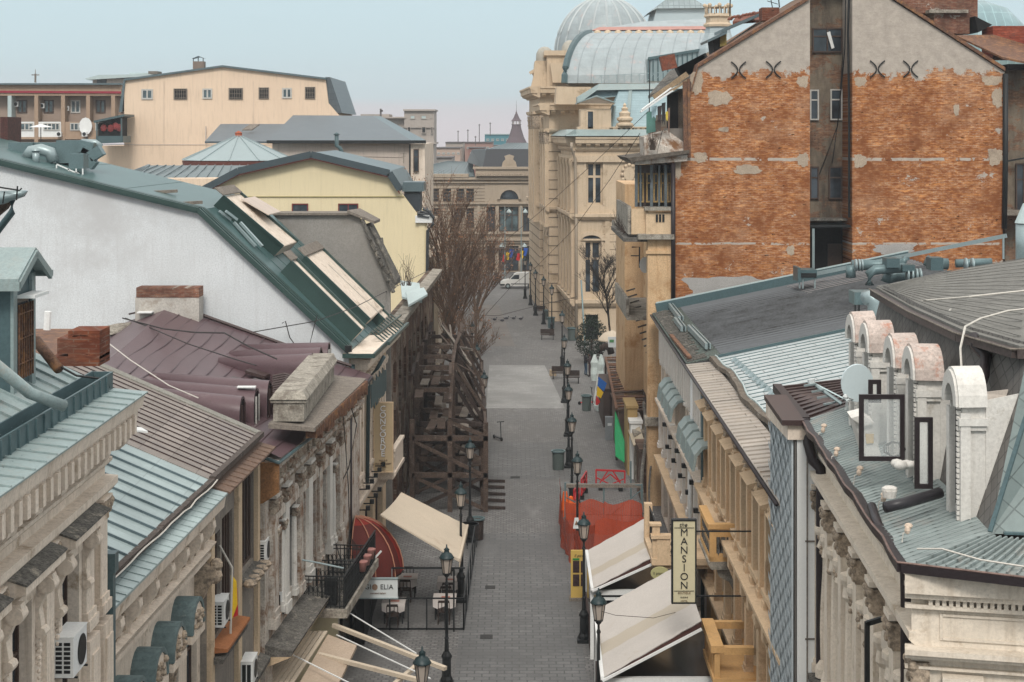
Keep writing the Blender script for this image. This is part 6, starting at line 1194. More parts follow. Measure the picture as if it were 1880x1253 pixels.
b = MB(); b.lathe((0, 0, 0), [(0, 0)], 3) if False else b.prism([P(1184, 487, 84) + V((.28 * math.cos(a * .52), 0, .42 * math.sin(a * .52))) for a in range(12)], (0, .05, 0)); one(b, 'wall_dish', WPAINT, 'white satellite dish on the ochre facade by the corner pilaster', 'satellite dish')
b = MB(); b.tube([P(1160, 454, 90), P(1174, 454, 90), P(1174, 492, 90)], .04, 5).tube([P(1158, 470, 90), P(1174, 470, 90)], .03, 4); one(b, 'old_aerial', BLACK, 'bent black pipe aerial on the ochre wall', 'antenna')
body(B, [(8, 82.3), (30, 82.3), (30, 96), (8, 96)], 0, 19, BRK4, 'core_wall')
MB().prism([P(1282, 122, 82), P(1565, -50, 82), P(1850, 135, 82)], (0, 18, 0)).build('attic_core', BRK4, B)
MB().prism([P(1486, -80, DB + 1), P(1565, -80, DB + 1), P(1565, -45, DB + 1), P(1486, -45, DB + 1)], (0, 3, 0)).build('well_top', BRK4, B)
# neighbour at the right edge and stacks behind
B = thing('edge_house', 'stained rendered house at the right edge behind the brick firewall', 'building', (26, 84, 0)); pb(MB(), 1845, 128, 1960, 700, 82, 3).build('wall', BRK4, B); pb(MB(), 1852, 118, 1960, 128, 81, 4).build('eave', DARK, B); qwin(B, 81.95, 1864, 300, 1880, 388, WINB, 1, 2); pb(MB(), 1842, 388, 1960, 396, 80.5, 2).build('ledge', OLDST, B); MB().bar(P(1850, 296, 81.5), P(1885, 290, 81.5), .08).build('rail', BLACK, B)
t = thing('brick_chimney_group', 'big dark brick chimney group with stone cap behind the right coping', 'chimney', P(1725, 60, 86)); b = MB(); pb(b, 1640, -60, 1700, 25, 86, 2); pb(b, 1700, -60, 1795, 60, 86.5, 2); pb(b, 1715, 20, 1780, 62, 85.5, 2); b.build('stack', BRK3, t); pb(MB(), 1706, 18, 1778, 24, 85.2, 2).build('stone_cap', OLDST, t)
MB().prism([P(1790, 30, 85), P(1822, 46, 85), P(1800, 58, 85), P(1796, 60, 85)], (0, 2, 0)).build('side_hood', DARK, t)
b = MB(); pb(b, 1823, 48, 1960, 108, 84, 2); one(b, 'red_chimney', brickmat('red_chimney_brick', (.25, .05, .03), (.34, .09, .05), (.1, .06, .05), None, dark=.1), 'wide red brick chimney at the top right corner', 'chimney')
b = MB(); b.slab([P(1755, 65, 83), P(1840, 105, 80), P(1960, 130, 80), P(1960, 105, 84), P(1825, 64, 84)], .1); one(b, 'rusty_flashing', RUSTY, 'rusty sheet roof between the firewall coping and the red chimney', 'roof')
# ================================================================ RIGHT middle: long house with dark corrugated, pale sheet and rusty strip roofs
B = thing('long_street_house', 'long street house with dark corrugated and pale blue sheet roof, white and orange facade', 'building', (9, 60, 0))
eA = V((6.3, 40.2, 9.35)); eB = V((6.7, 77.6, 9.35)); q3 = P(1540, 505, 78.4); RR = Pl(eA, eB, q3)
def rp(x, y, dz=0): q = V((x, y, RR.z(x, y) + dz)); return q
def ex(y): return lerp(eA.x, eB.x, (y - eA.y) / (eB.y - eA.y))
CORR = sheetmat('dark_corrugated', (.085, .092, .10), EX, EY, 60, .5667, rough=.5, var=.12, line=.08, mort=.15, off=0)  # dark row lines paint the shade of the corrugation valleys into the colour
b = MB(); Y0, Y1 = 61.2, 78.2; X1 = 19
b.slab([rp(ex(Y0), Y0), rp(ex(Y1), Y1), rp(X1, Y1), rp(X1, Y0)], .12)
n = 30
for i in range(n): y = lerp(Y0 + .1, Y1 - .3, i / n); b.prism([rp(ex(y) + 1.3, y, .0), rp(ex(y) + 1.3, y + .13, .14), rp(ex(y) + 1.3, y + .26, .0)], rp(X1, y) - rp(ex(y) + 1.3, y))
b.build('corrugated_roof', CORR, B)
b = MB(); b.bar(rp(ex(Y1) + .2, Y1 + .1, .2), rp(X1, Y1 + .1, .2), .3, .5); b.build('wall_flashing', DTURQ, B)
b = MB(); b.bar(rp(ex(Y1) + .2, Y1 + .1, .48), rp(X1, Y1 + .1, .48), .08, .06); b.build('flashing_edge', PALEB, B)
b = MB(); b.prism([rp(13.3, 73.5, .06), rp(13.0, 77.9, .06), rp(X1, 77.9, .06), rp(X1, 74.8, .06)], (0, 0, .03)); b.build('felt_patch', mat('grey_felt', (.27, .245, .235), .9, .15, 1), B)
PW = sheetmat('pale_sheets', (.50, .555, .56), (0, 1, 0), (1, 0, .2), .95, 5, rough=.5, var=.04, line=.75)
PW = sheetmat('pale_sheet_courses', (.43, .47, .475), (1, 0, .2), (0, 1, 0), 1.25, .56, rough=.5, var=.05, line=.35, mort=.022, off=.5, rust=(.5, .42, .34), rust_amt=-.05)
b = MB(); b.slab([rp(ex(38.4) + 1.1, 38.4), rp(ex(Y0) + 1.1, Y0), rp(X1, Y0, .0), rp(X1, 38.4)], .12)
for i in range(1, 40): y = lerp(38.4, Y0, i / 40); pass
pr_ = b.build('pale_roof', PW, B); b = MB()
for i in range(1, 34): y = lerp(38.4, Y0, i / 34); b.bar(rp(ex(y) + 1.15, y + U(-.05, .05), .01), rp(X1, y, .01), .03, .035)
b.build('roof_seams', GALVD, pr_)
b = MB(); b.bar(rp(ex(Y0) + 1.2, Y0, .06), rp(X1, Y0, .06), .16, .1); b.build('roof_joint', DTURQ, B)
b = MB()
for i in range(26): y = lerp(39.8, 60.2, i / 26); q = rp(8.0 + .035 * (60 - y) * .4, y, .02); b.prism([q, q + V((.14, .05, .14)), q + V((.3, .1, .02))], (0, .35, 0))
b.build('snow_guards', GALV, B)
RS = sheetmat('rusty_strip_sheets', (.36, .32, .28), (1, 0, .2), (0, 1, 0), 3, .5, rough=.65, var=.12, line=.4, mort=.02, rust=(.29, .21, .15), rust_amt=.22)
b = MB(); b.slab([rp(ex(38.4) - .02, 38.4), rp(ex(Y0) - .02, Y0), rp(ex(Y0) + .98, Y0, -.1), rp(ex(38.4) + .98, 38.4, -.1)], .1)
for i in range(1, 42): y = lerp(38.4, Y0, i / 42); b.bar(rp(ex(y), y, .02), rp(ex(y) + .95, y, -.08), .035, .04)
b.build('rusty_strip_roof', RS, B)
b = MB(); pts = [rp(ex(y) + 1.04 + .08 * math.sin(y * .7), y, .03 + .04 * math.sin(y * 1.9)) for y in [38.4 + k * .76 for k in range(31)]]
for p, q in zip(pts, pts[1:]): b.bar(p, q, .2, .16)
b.build('valley_gutter', mat('dirty_gutter', (.17, .14, .11), .9, .4, 3, dirt=(.4, .38, .34), dirt_amt=.1), B); b = MB(); b.tube([p + V((.13, 0, .1)) for p in pts], .03, 5); b.build('gutter_lip', PALEB, B)
# eave of the dark part: skirt of mossy tiles with debris and bars
MOSS = mat('mossy_debris', (.11, .14, .125), .95, .5, 5, dirt=(.05, .04, .035), dirt_amt=.4)
b = MB(); b.slab([rp(ex(Y0), Y0, .04), rp(ex(Y1), Y1, .04), rp(ex(Y1) + 1.35, Y1, .05), rp(ex(Y0) + 1.35, Y0, .05)], .05)
b.build('eave_skirt', MOSS, B)
b = MB()
for i in range(44): y = lerp(Y0 + .2, Y1 - .2, i / 44); b.bar(rp(ex(y) + .05, y, .07), rp(ex(y) + U(.5, .8), y + .1, .09), .1, .05)
b.build('eave_tiles', DARKST, B)
for (x0, y0, x1, y1) in ((1227, 568, 1248, 596), (1239, 597, 1252, 615), (1264, 612, 1297, 648)): b = MB(); b.bar(RR.hit(x0, y0) + V((0, 0, .25)), RR.hit(x1, y1) + V((0, 0, .25)), .1, .22); b.bar(RR.hit(x0, y0) + V((.15, 0, .25)), RR.hit(x1, y1) + V((.15, 0, .25)), .05, .22); b.build('snow_bar', GALV, B)
b = MB(); b.tube([rp(ex(Y1) - .06, Y1, -.05), rp(ex(Y0) - .06, Y0, -.05), rp(ex(Y0) - .06, Y0 - .1, -.05), rp(ex(38.4) - .06, 38.4, -.06)], .055, 8); b.build('eave_gutter', DBROWN, B, True)
b = MB(); b.bar(RR.hit(1232, 622) + V((0, 0, .15)), RR.hit(1266, 664) + V((0, 0, .15)), .16, .08); b.build('loose_gutter', RUSTY, B)
FR = Fr((6.72, 38.4), (7.08, 77.6), -1); sp = 58.0 - 38.4
WOPS = [(sp + 1.2 + k * 2.3, sp + 2.3 + k * 2.3, z0, z1) for k in range(8) for z0, z1 in ((5.6, 7.2), (3.9, 4.9))]
wall(B, FR, sp, FR.L, 0, 9.2, WOPS + [(sp + 1 + k * 3, sp + 3.2 + k * 3, .1, 2.6) for k in range(6)], CREAM2, name='white_facade')
OOPS = [(.9 + k * 2.45, 2.1 + k * 2.45, z0, z1) for k in range(7) for z0, z1 in ((6.0, 8.3), (3.2, 5.0))]
wall(B, FR, 0, sp, 0, 9.2, OOPS + [(1 + k * 3, 3.2 + k * 3, .1, 2.5) for k in range(6)], ORANGE, name='orange_facade')
for o_ in WOPS: window(B, FR, *o_, fm=WINW, surround=CREAM2)
for o_ in OOPS: window(B, FR, *o_, fm=WINB, surround=TRIM, sill=TRIM if o_[2] > 5.5 else None)
for k in range(6): window(B, FR, sp + 1 + k * 3, sp + 3.2 + k * 3, .1, 2.6, n=-.3, fm=WINB, name='shop_window'); window(B, FR, 1 + k * 3, 3.2 + k * 3, .1, 2.5, n=-.3, fm=WINB, name='shop_window')
WR = mat('white_ribbed_stucco', (.68, .65, .61), .85, .08, 1, streak=.25)
for k in range(26): u = sp + .2 + k * .75; MB().fb(FR, u, u + .3, 0, .14, 7.35, 9.0).build('rib', WR, B)
for k in range(9): pilaster(B, FR, sp + .65 + k * 2.3, .35, 3.2, 5.5, WR, .15, .3, WR)
for k in range(16): pilaster(B, FR, .55 + k * 1.225 - (.0 if k % 2 else .1), .3, 5.6, 8.55, TRIM, .16, .35, TRIM); 
for k in range(8):
    pilaster(B, FR, .45 + k * 2.45, .42, 2.7, 5.1, TRIM, .2, .3, TRIM); MB().uprism(FR, [(0, 8.42), (.4, 8.42), (.45, 8.52), (.1, 8.62), (0, 8.62)], .7 + k * 2.45, 2.3 + k * 2.45).build('window_pediment', TRIM, B)
    g_ = MB(); [g_.ball(FR.p(U(.2, 1.0) + k * 2.45, .14, U(8.55, 8.85)), U(.05, .11), 6) for q in range(8)]; g_.build('garland', CARVE, B)
for k in range(14): MB().fb(FR, .1 + k * 1.4, .5 + k * 1.4, 0, .4, 5.1, 5.45).build('corbel', TRIM, B)
cornice(B, FR, 0, sp, 9.2, TRIM, .35, .45, .5, .18, .2); cornice(B, FR, sp, FR.L, 9.22, WR, .35, .45, .5, .18, .2); band(B, FR, 0, sp, 5.6, TRIM, .45, .2); band(B, FR, sp, FR.L, 5.45, CREAM2, .3, .25); band(B, FR, 0, FR.L, 2.75, TRIM, .35, .25)
g_ = MB()
for k in range(90): g_.ball(FR.p(sp + U(.2, 19), .05, U(7.15, 7.35)), U(.06, .12), 5)
g_.build('flower_frieze', WR, B)
for k in range(8):   # verdigris curved window hoods in two runs of four
    u = FR.u(1224 + k * 6.5 if k < 4 else 1262 + (k - 4) * 8.5, .3); n_ = 6; wd = .62
    zz = 7.35 if k < 4 else 7.25
    o = [(.0, zz), (.35, zz - .05), (.6, zz - .35), (.68, zz - .9), (.6, zz - .9), (.5, zz - .4), (.3, zz - .15), (0, zz - .1)]
    b = MB(); b.uprism(FR, o, u - wd, u + wd); b.build('window_hood', TURQ, B)
b = MB(); b.tube([FR.p(sp + 3.6, .12, 9), FR.p(sp + 3.6, .12, 5.8), FR.p(sp + 3.6, .2, 5.2), FR.p(sp + 3.6, .2, 0)], .09, 8); b.build('downpipe', WPAINT, B, True)
b = MB(); b.tube([FR.p(sp - .05, .14, 9), FR.p(sp - .05, .14, 0)], .07, 8); b.build('dark_downpipe', DTURQ, B, True)
body(B, [(7.2, 38.5), (19, 38.5), (19, 77.8), (7.5, 77.8)], 0, 9.0, CREAM2, 'core_wall'); MB().prism([rp(7.3, 77.5, -.15), rp(19, 77.5, -.15), (19, 77.5, 8.8), (7.3, 77.5, 8.8)], (0, -38.8, 0)).build('roof_core', GREYP, B)
for k in range(10):
    q = FR.p(sp + 1 + k * 1.5, .0, 5.0 if k % 2 else 4.3); clone(SPOT, q, 'small black spotlight on the white and orange facade on the right', rz=math.pi)['group'] = 'spotlights on the right facade'
t = thing('stone_balcony', 'sand coloured stone balcony with baluster panel on the orange facade', 'balcony', FR.p(12, .5, 4.8))
MB().uprism(FR, [(0, 4.72), (.75, 4.72), (.85, 4.85), (.85, 4.95), (0, 4.95)], 11.3, 14.2).build('slab', OLDST, t)
b = MB(); b.fb(FR, 11.35, 11.5, 0, .15, 4.95, 6.0).fb(FR, 11.35, 11.5, .6, .8, 4.95, 6.0).fb(FR, 11.35, 14.1, .66, .8, 4.95, 5.1).fb(FR, 11.35, 14.1, .6, .85, 5.9, 6.05).fb(FR, 11.3, 11.55, 0, .85, 5.95, 6.1).fb(FR, 11.36, 11.49, .15, .6, 4.95, 5.2).fb(FR, 11.36, 11.49, .15, .6, 5.7, 5.949).fb(FR, 11.5, 13.9, .64, .76, 5.101, 5.45).fb(FR, 13.9, 14.1, .6, .8, 4.95, 6.0); b.build('parapet', ORANGE, t)
b = MB(); 
for k in range(3): q = FR.p(11.43, .22 + k * .16, 4.95); b.lathe(q, [(.05, 0), (.08, .25), (.04, .5), (.07, .8), (.05, .95)], 8)
for k in range(9): q = FR.p(11.8 + k * .25, .72, 4.95); b.lathe(q, [(.05, 0), (.08, .25), (.04, .5), (.07, .8), (.05, .95)], 8)
b.build('balusters', DARKST, t)
for u in (11.6, 13.8): MB().uprism(FR, [(0, 4.7), (.6, 4.7), (.5, 4.45), (.2, 4.3), (0, 3.9)], u - .1, u + .1).build('bracket', OLDST, t)
t = thing('lower_balcony', 'orange stone balcony seen from above at the photo bottom', 'balcony', FR.p(8, .8, 2.8)); b = MB()
b.fb(FR, 7.0, 9.6, .9, 1.25, 3.55, 3.75).fb(FR, 7.0, 7.25, 0, .9, 3.5, 3.7).fb(FR, 7.0, 9.6, 0, 1.2, 2.7, 2.85)
for k in range(7): b.fb(FR, 7.05 + k * .4, 7.2 + k * .4, 1.0, 1.15, 2.85, 3.55)
b.fb(FR, 9.4, 9.6, 0, .9, 3.5, 3.7); b.build('parapet', ORANGE, t)
# ventilation on the dark roof
t = thing('roof_vent_box', 'dark metal vent box on legs on the grey felt of the corrugated roof', 'ventilation unit', RR.hit(1482, 528)); b = MB(); pb(b, 1470, 496, 1500, 511, 74.5, 1.2); pb(b, 1465, 492, 1470, 518, 74.4, 1.3); b.build('casing', DTURQ, t); pb(MB(), 1471, 502, 1499, 510, 74.45, .05).build('grille', BLACK, t); b = MB()
for x in (1468, 1474, 1496): b.bar(P(x, 512, 74.6), P(x, 530, 74.6), .06)
b.build('legs', GALV, t)
b = MB(); b.bar(P(1498, 503, 76), P(1848, 433, 72), .14, .18); b.bar(P(1842, 437, 72), P(1842, 476, 72), .08); one(b, 'metal_rail', GALV, 'long silver metal rail running up in front of the brick wall', 'rail')
t = thing('roof_ventilators', 'tangle of grey ventilation pipes and boxes on the roof edge before the brick wall', 'ventilation unit', P(1640, 520, 66))
for pts, r_ in (([(1564, 487), (1620, 487), (1660, 483)], .22), ([(1596, 524), (1596, 503), (1606, 496), (1660, 492)], .2), ([(1628, 520), (1632, 510), (1645, 505), (1690, 506)], .28), ([(1700, 478), (1712, 484), (1740, 485)], .24), ([(1755, 484), (1820, 482)], .18), ([(1562, 488), (1562, 510)], .2), ([(1655, 478), (1662, 482)], .2)):
    b = MB(); b.tube([P(x, y, 66 + (pts[0][0] % 7) * .3) for x, y in pts], r_, 10); b.build('pipe', GALVD, t, True)
for x0, y0, x1, y1 in ((1628, 475, 1652, 492), (1657, 487, 1680, 499), (1709, 474, 1732, 497)): b = MB(); pb(b, x0, y0, x1, y1, 65.6, .8); b.build('fan_box', DTURQ, t)
for x in (1570, 1576, 1581, 1665, 1673, 1681, 1688, 1772, 1784): b = MB(); b.tube([P(x, 487 if x < 1600 or x > 1700 else 506, 65.8), P(x + 2.5, 487 if x < 1600 or x > 1700 else 506, 65.8)], .25 if x < 1600 else .3, 10); b.build('clamp', GALV, t, True)
t = thing('duct_box', 'grey duct box with thick elbow pipe on the dark corrugated roof', 'ventilation unit', RR.hit(1570, 590)); b = MB(); pb(b, 1569, 537, 1610, 560, 58, 1); b.build('casing', GALVD, t); b = MB(); b.tube([P(1588, 548, 57.5), P(1600, 545, 57.3), P(1606, 556, 57.3), P(1607, 600, 57.3)], .26, 12); b.build('elbow', GALV, t, True); b = MB(); b.bar(P(1570, 560, 58), P(1570, 585, 58), .05).bar(P(1577, 560, 58), P(1577, 585, 58), .05); b.build('legs', BLACK, t)
# ================================================================ RIGHT: block clad in lace screen
B = thing('lace_screen_block', 'narrow modern block with pale lace metal screen and white panels between old facades', 'building', (8, 38, 0))
MB().box(6.42, 9.5, 36.8, 39.9, 0, 11.1).build('white_panels', mat('white_panel', (.74, .75, .74), .5, .03, .5, bmp=0), B)
b = MB()
for z in (4.6, 6.6, 8.8): b.box(6.6, 7.6, 36.77, 36.797, z, z + .03)
b.box(7.42, 9.0, 36.7, 36.79, 9.1, 11.2); b.box(6.63, 6.66, 36.77, 36.796, 0, 11.4); b.build('panel_joints', PLANK, B)
FL = Fr((6.4, 36.8), (6.4, 39.9), -1); MB().fb(FL, 0, 3.1, .0, .03, 0, 11.4).build('screen_backing', mat('dark_backing', (.13, .12, .11), .8, .1, 1), B)  # even dark backing seen through the gaps of the screen
b = MB()
for k in range(27): b.fb(FL, .03 + k * .115, .07 + k * .115, .06, .1, 0, 11.35)
for k in range(9):
    for j in range(26):
        z = j * .46 + (.23 if k % 2 else 0) + .1; u = .05 + k * .345
        if z > 10.95: continue
        for s in (0, 1): b.add([FL.p(u + .17 - s * .17, .11, z - (0 if s else 0)), FL.p(u + .17 + (0 if s else .17), .13, z + (.0 if s else .16)), FL.p(u + .17 + (0 if s else .17), .13, z + (.14 if s else .3)), FL.p(u + .17 - s * .17, .11, z + .14 + (.16 if s else 0))] if not s else [FL.p(u, .13, z + .16), FL.p(u + .17, .11, z), FL.p(u + .17, .11, z + .14), FL.p(u, .13, z + .3)], [(0, 1, 2, 3)])
b.build('lace_screen', mat('lace_metal', (.46, .52, .55), .4, .15, 2, bmp=0), B)
b = MB(); b.prism([V((6.05, 36.6, 11.45)), V((6.2, 40.2, 11.45)), V((6.75, 40.2, 11.45)), V((6.55, 36.6, 11.45))], (0, 0, .12)); b.build('cap', BROWN, B); MB().box(6.2, 6.6, 36.72, 39.9, 11.11, 11.447).build('fascia', CREAM2, B)
t = thing('brown_terrace_roof', 'brown ribbed metal canopy roof above the lace screen block', 'roof', P(1500, 760, 38)); b = MB(); A_, B_, C_, D_ = P(1484, 776, 37.5), P(1432, 714, 43.5), P(1555, 700, 44.5), P(1562, 745, 38.5)
b.slab([A_, B_, C_, D_], .06)
for k in range(11): t_ = k / 10; b.bar(lerp(A_, B_, t_) + V((0, 0, .03)), lerp(D_, C_, t_) + V((0, 0, .03)), .09, .07)
b.build('ribbed_sheet', BROWN, t); b = MB(); b.bar(A_ + V((-.08, -.05, .02)), B_ + V((-.08, 0, .02)), .22, .22); b.bar(A_ + V((0, -.1, -.15)), D_ + V((.3, -.1, -.15)), .12, .3); b.build('edge_gutter', DBROWN, t)
t = thing('aerial_mount', 'galvanised pole and struts of an aerial mount lying over the brown ribbed roof', 'bracket', P(1520, 730, 39)); b = MB(); b.tube([P(1489, 702, 39), P(1545, 742, 38.6)], .045, 8).tube([P(1492, 703, 39), P(1560, 738, 38.6)], .025, 6)
for x, y in ((1484, 706), (1498, 717), (1508, 728), (1520, 740)): b.bar(P(x - 8, y + 3, 38.8), P(x + 14, y - 1, 38.8), .08, .04)
b.build('struts', GALV, t); MB().tube([P(1489, 696, 38.9), P(1491, 708, 38.9)], .09, 8).build('knuckle', SIGNW, t)
t = thing('satellite_dish', 'round pale satellite dish leaning by the white dormers', 'satellite dish', P(1572, 745, 32.3)); q = P(1574, 704, 32.3); n_ = 20
d1 = V((.96, .2, .1)).normalized(); b = MB(); xs = [q + V((0.34 * math.cos(a * .314), .1 * math.cos(a * .314), .37 * math.sin(a * .314))) for a in range(n_)]
b.prism(xs, (.0, .05, .01)); b.build('dish', mat('dish_paint', (.50, .58, .60), .5, .03, 1, bmp=0), t); b = MB(); b.tube([P(1553, 752, 32.2), P(1555, 738, 32.1), P(1560, 733, 32.3)], .03, 6).ball(P(1552, 729, 31.9), .055, 6).tube([P(1552, 729, 31.9), P(1570, 735, 32.4)], .015, 5); b.build('arm', SIGNW, t)
b = MB(); b.prism([P(1570, 634, 36), P(1567, 660, 36), P(1556, 690, 35.9), P(1549, 708, 35.9), P(1549, 722, 35.9), P(1556, 722, 35.9), P(1558, 700, 35.9), P(1568, 668, 36)], (0, .1, 0)); one(b, 'orange_strip', mat('faded_orange', (.60, .33, .18), .7, .15, 4), 'curled faded orange strip behind the satellite dish', 'strip')
# ================================================================ RIGHT near: ornate corner house with slate mansard
B = thing('mansard_corner_house', 'ornate cream corner house with slate mansard, arched dormers and turquoise tin eave roof', 'building', (9, 30, 0))
gA = V((5.98, 24.75, 11.5)); gB = V((6.68, 37.1, 11.5)); FG = Fr((6.35, 24.9), (7.02, 36.9), -1)
def gx(y): return lerp(gA.x, gB.x, (y - gA.y) / (gB.y - gA.y))
TT = sheetmat('turquoise_tin', (.235, .275, .27), (0, 1, 0), (1, 0, 0), .2, 4, rough=.5, var=.16, line=.45, rust=(.30, .27, .24), rust_amt=.3)
f1 = V((7.35, 37.1, 11.78)); f0 = V((7.12, 25.3, 11.74)); b = MB(); b.slab([gA, gB, f1 + V((.5, 0, .1)), f0 + V((.35, 0, .1))], .06)
for k in range(1, 62): t_ = k / 62; p = lerp(gA, gB, t_); q = lerp(f0, f1, t_) + V((.3, 0, .08)); b.bar(p + V((0, 0, .006)), q + V((0, 0, .006)), .014, .012)
gC = V((8.6, 23.4, 11.5)); b.slab([gC, gA, f0 + V((.1, 0, .03)), V((8.8, 24.7, 11.74))], .06)
for k in range(1, 20): t_ = k / 20; p = lerp(gA, gC, t_); q = lerp(f0 + V((.1, 0, .03)), V((8.8, 24.7, 11.74)), t_); b.bar(p + V((0, 0, .02)), q + V((0, 0, .02)), .03, .04)
b.build('eave_roof', TT, B)
b = MB(); pts = [lerp(gB, gA, k / 16) + V((-.05 + U(-.03, .03), 0, -.05 + U(-.03, .02))) for k in range(17)]
for p, q in zip(pts, pts[1:]): b.bar(p, q, .16, .14)
b.bar(pts[-1], gC + V((0, -.08, -.05)), .14, .13); b.build('gutter', DBROWN, B); b = MB(); b.tube([p + V((-.08, 0, .08)) for p in pts] + [gC + V((0, -.16, .03))], .02, 5); b.build('gutter_edge', mat('worn_bronze', (.2, .13, .11), .5, .3, 5), B)
b = MB(); b.prism([V((6.45, 25.1, 11.0)), V((6.1, 24.9, 11.42)), V((6.1, 24.9, 11.48)), V((6.6, 25.1, 11.48))], (.62, 12, 0)); b.build('soffit', DBROWN, B)
# mansard slates
SLT = sheetmat('diamond_slates', (.145, .135, .125), (0, .75, .9), (0, -.75, .9), .28, .28, rough=.7, var=.2, line=.3, mort=.018, off=0)
SLT2 = sheetmat('green_slates', (.17, .21, .205), (.75, 0, .9), (-.75, 0, .9), .42, .42, rough=.6, var=.15, line=.4, mort=.015, off=0)
tA = P(1618, 532, 37); tB = P(1690, 572, 32.5); tC = P(1780, 612, 28.7); tD = P(1885, 642, 26.6); top = [tA, tB, tC, tD]
bot = [V((7.75, 37.1, 11.8)), V((7.7, 32.5, 11.8)), V((7.6, 28.7, 11.8)), V((7.4, 25.3, 11.8))]
b = MB()
for k in range(3): b.quad(bot[k], bot[k + 1], top[k + 1] + V((.05, 0, .1)), top[k] + V((.05, 0, .1)))
b.build('slate_mansard', SLT, B)
b = MB(); b.quad(bot[3], V((10.5, 24.9, 11.8)), V((10.5, 27.4, 15)), tD + V((.4, -.1, .3))); b.quad(bot[3], tD + V((.4, -.1, .3)), tD + V((.05, 0, .1))); b.build('green_slate_side', SLT2, B)
b = MB(); b.bar(bot[3] + V((0, 0, .03)), tD + V((.35, -.1, .2)), .07, .03); b.bar(bot[3] + V((.2, -.05, .02)), V((10.5, 24.85, 11.85)), .1, .03); b.build('hip_flashing', DTURQ, B)
b = MB(); fr = [P(1640, 522, 44), P(1700, 508, 46), P(1780, 492, 46), P(1890, 474, 44)]
ts = [q + V((-.12, 0, .06)) for q in top] + [V((11, 26, 14.6))]
FELT = mat('grey_roof_felt', (.185, .18, .165), .95, .2, 1.2, dirt=(.12, .115, .11), dirt_amt=.1, bmp=.4)
for k in range(3): b.slab([ts[k], ts[k + 1], fr[k + 1], fr[k]], .08)
b.slab([ts[3], ts[4], V((16, 40, 15)), fr[3]], .08)
for k in range(16): t_ = k / 16; p = lerp(fr[0], ts[0], t_) + V((0, 0, .02)); q = lerp(fr[3], ts[3], t_) + V((0, 0, .02)); mdl = lerp(lerp(fr[1], ts[1], t_), lerp(fr[2], ts[2], t_), .5) + V((0, 0, .03)); b.bar(p, mdl, .03, .015); b.bar(mdl, q, .03, .015)
b.build('felt_roof', FELT, B)
b = MB()
for p, q in zip(ts, ts[1:]): b.bar(p + V((-.06, -.06, -.12)), q + V((-.06, -.06, -.12)), .18, .14)
b.build('upper_gutter', mat('brown_gutter_old', (.085, .065, .06), .6, .3, 3), B); b = MB(); b.tube([q + V((-.17, -.1, -.04)) for q in ts], .02, 5); b.build('upper_gutter_lip', PLANK, B)
body(B, [(9.0, 28.2), (14, 28.2), (14, 36.9), (8.9, 36.9)], 0, 14.2, BRK4, 'core_wall'); MB().box(7.0, 12, 24.98, 25.5, 0, 11.6).build('front_core', CREAM, B)
# facade to the street
AO = [(.55 + k * 2.02, 1.3 + k * 2.02, 7.3, 9.1) for k in range(6)]
wall(B, FG, 0, FG.L, 0, 11.2, AO + [(.5 + k * 2.02, 1.5 + k * 2.02, 2.9, 5.4) for k in range(6)], CREAM3)
for i, o_ in enumerate(AO): window(B, FG, *o_, n=-.25, fm=WINB, arch=True, surround=CREAM3)
for k in range(6): window(B, FG, .5 + k * 2.02, 1.5 + k * 2.02, 2.9, 5.4, fm=WINB)
for k in range(7):
    u = .05 + k * 1.98; pilaster(B, FG, u + .1, .42, 5.9, 10.1, CREAM3, .2, .6, CARVE)
    if k < 6: 
        for du in (.55, 1.45):
            b = MB(); c_ = FG.p(u + du + .1, .02, 0); b.lathe(c_, [(.15, 6.3), (.16, 7), (.13, 8.7)], 10); b.lathe(c_, [(.13, 8.7), (.2, 8.8), (.17, 9.0), (.24, 9.15), (.24, 9.25)], 10); b.lathe(c_, [(.22, 5.9), (.22, 6.1), (.17, 6.3)], 10); b.build('column', CREAM3, B)
            g_ = MB()
            for q in range(7): g_.ball(c_ + V((U(-.18, .05), U(-.15, .15), U(8.75, 9.2))), U(.05, .09), 6)
            g_.build('capital_leaves', CARVE, B)
band(B, FG, 0, FG.L, 10.4, CREAM3, .3, .25); band(B, FG, 0, FG.L, 10.85, CREAM3, .15, .15); MB().uprism(FG, [(0, 11.05), (.25, 11.1), (.3, 11.4), (0, 11.4)], -.2, FG.L).build('eave_cornice', CREAM3, B); band(B, FG, 0, FG.L, 5.85, DARKST, .35, .25)
g_ = MB()
for k in range(60): g_.ball(FG.p(U(.2, 11.8), .06, U(10.05, 10.3)), U(.05, .1), 5)
g_.build('frieze_carving', CARVE, B)
# camera side of the corner
FH = Fr((6.1, 24.95), (9.4, 24.2), 1); 
if FH.nd.y > 0: FH.nd = -FH.nd
wall(B, FH, 0, 3.6, 0, 11.35, [(1.2, 2.1, 6.6, 9.3)], CREAM3); window(B, FH, 1.2, 2.1, 6.6, 9.3, n=-.15, fm=WINB, surround=CREAM3, arch=True)
for z0, z1, p_ in ((11.05, 11.35, .3), (10.95, 11.05, .2), (10.05, 10.12, .22), (10.12, 10.2, .3), (10.78, 10.84, .12), (9.86, 9.9, .1)): MB().fb(FH, -.1, 3.6, 0, p_, z0, z1).build('moulding', CREAM3, B)
b = MB()
for k in range(34): b.fb(FH, .25 + k * .1, .31 + k * .1, 0, .13, 10.84, 10.95)
b.build('dentils', CREAM3, B); b = MB(); b.fb(FH, .45, 3.2, 0, .03, 10.3, 10.34).fb(FH, .45, 3.2, 0, .03, 10.66, 10.7).fb(FH, .42, .46, 0, .03, 10.3, 10.7); b.build('panel_frame', CREAM3, B)
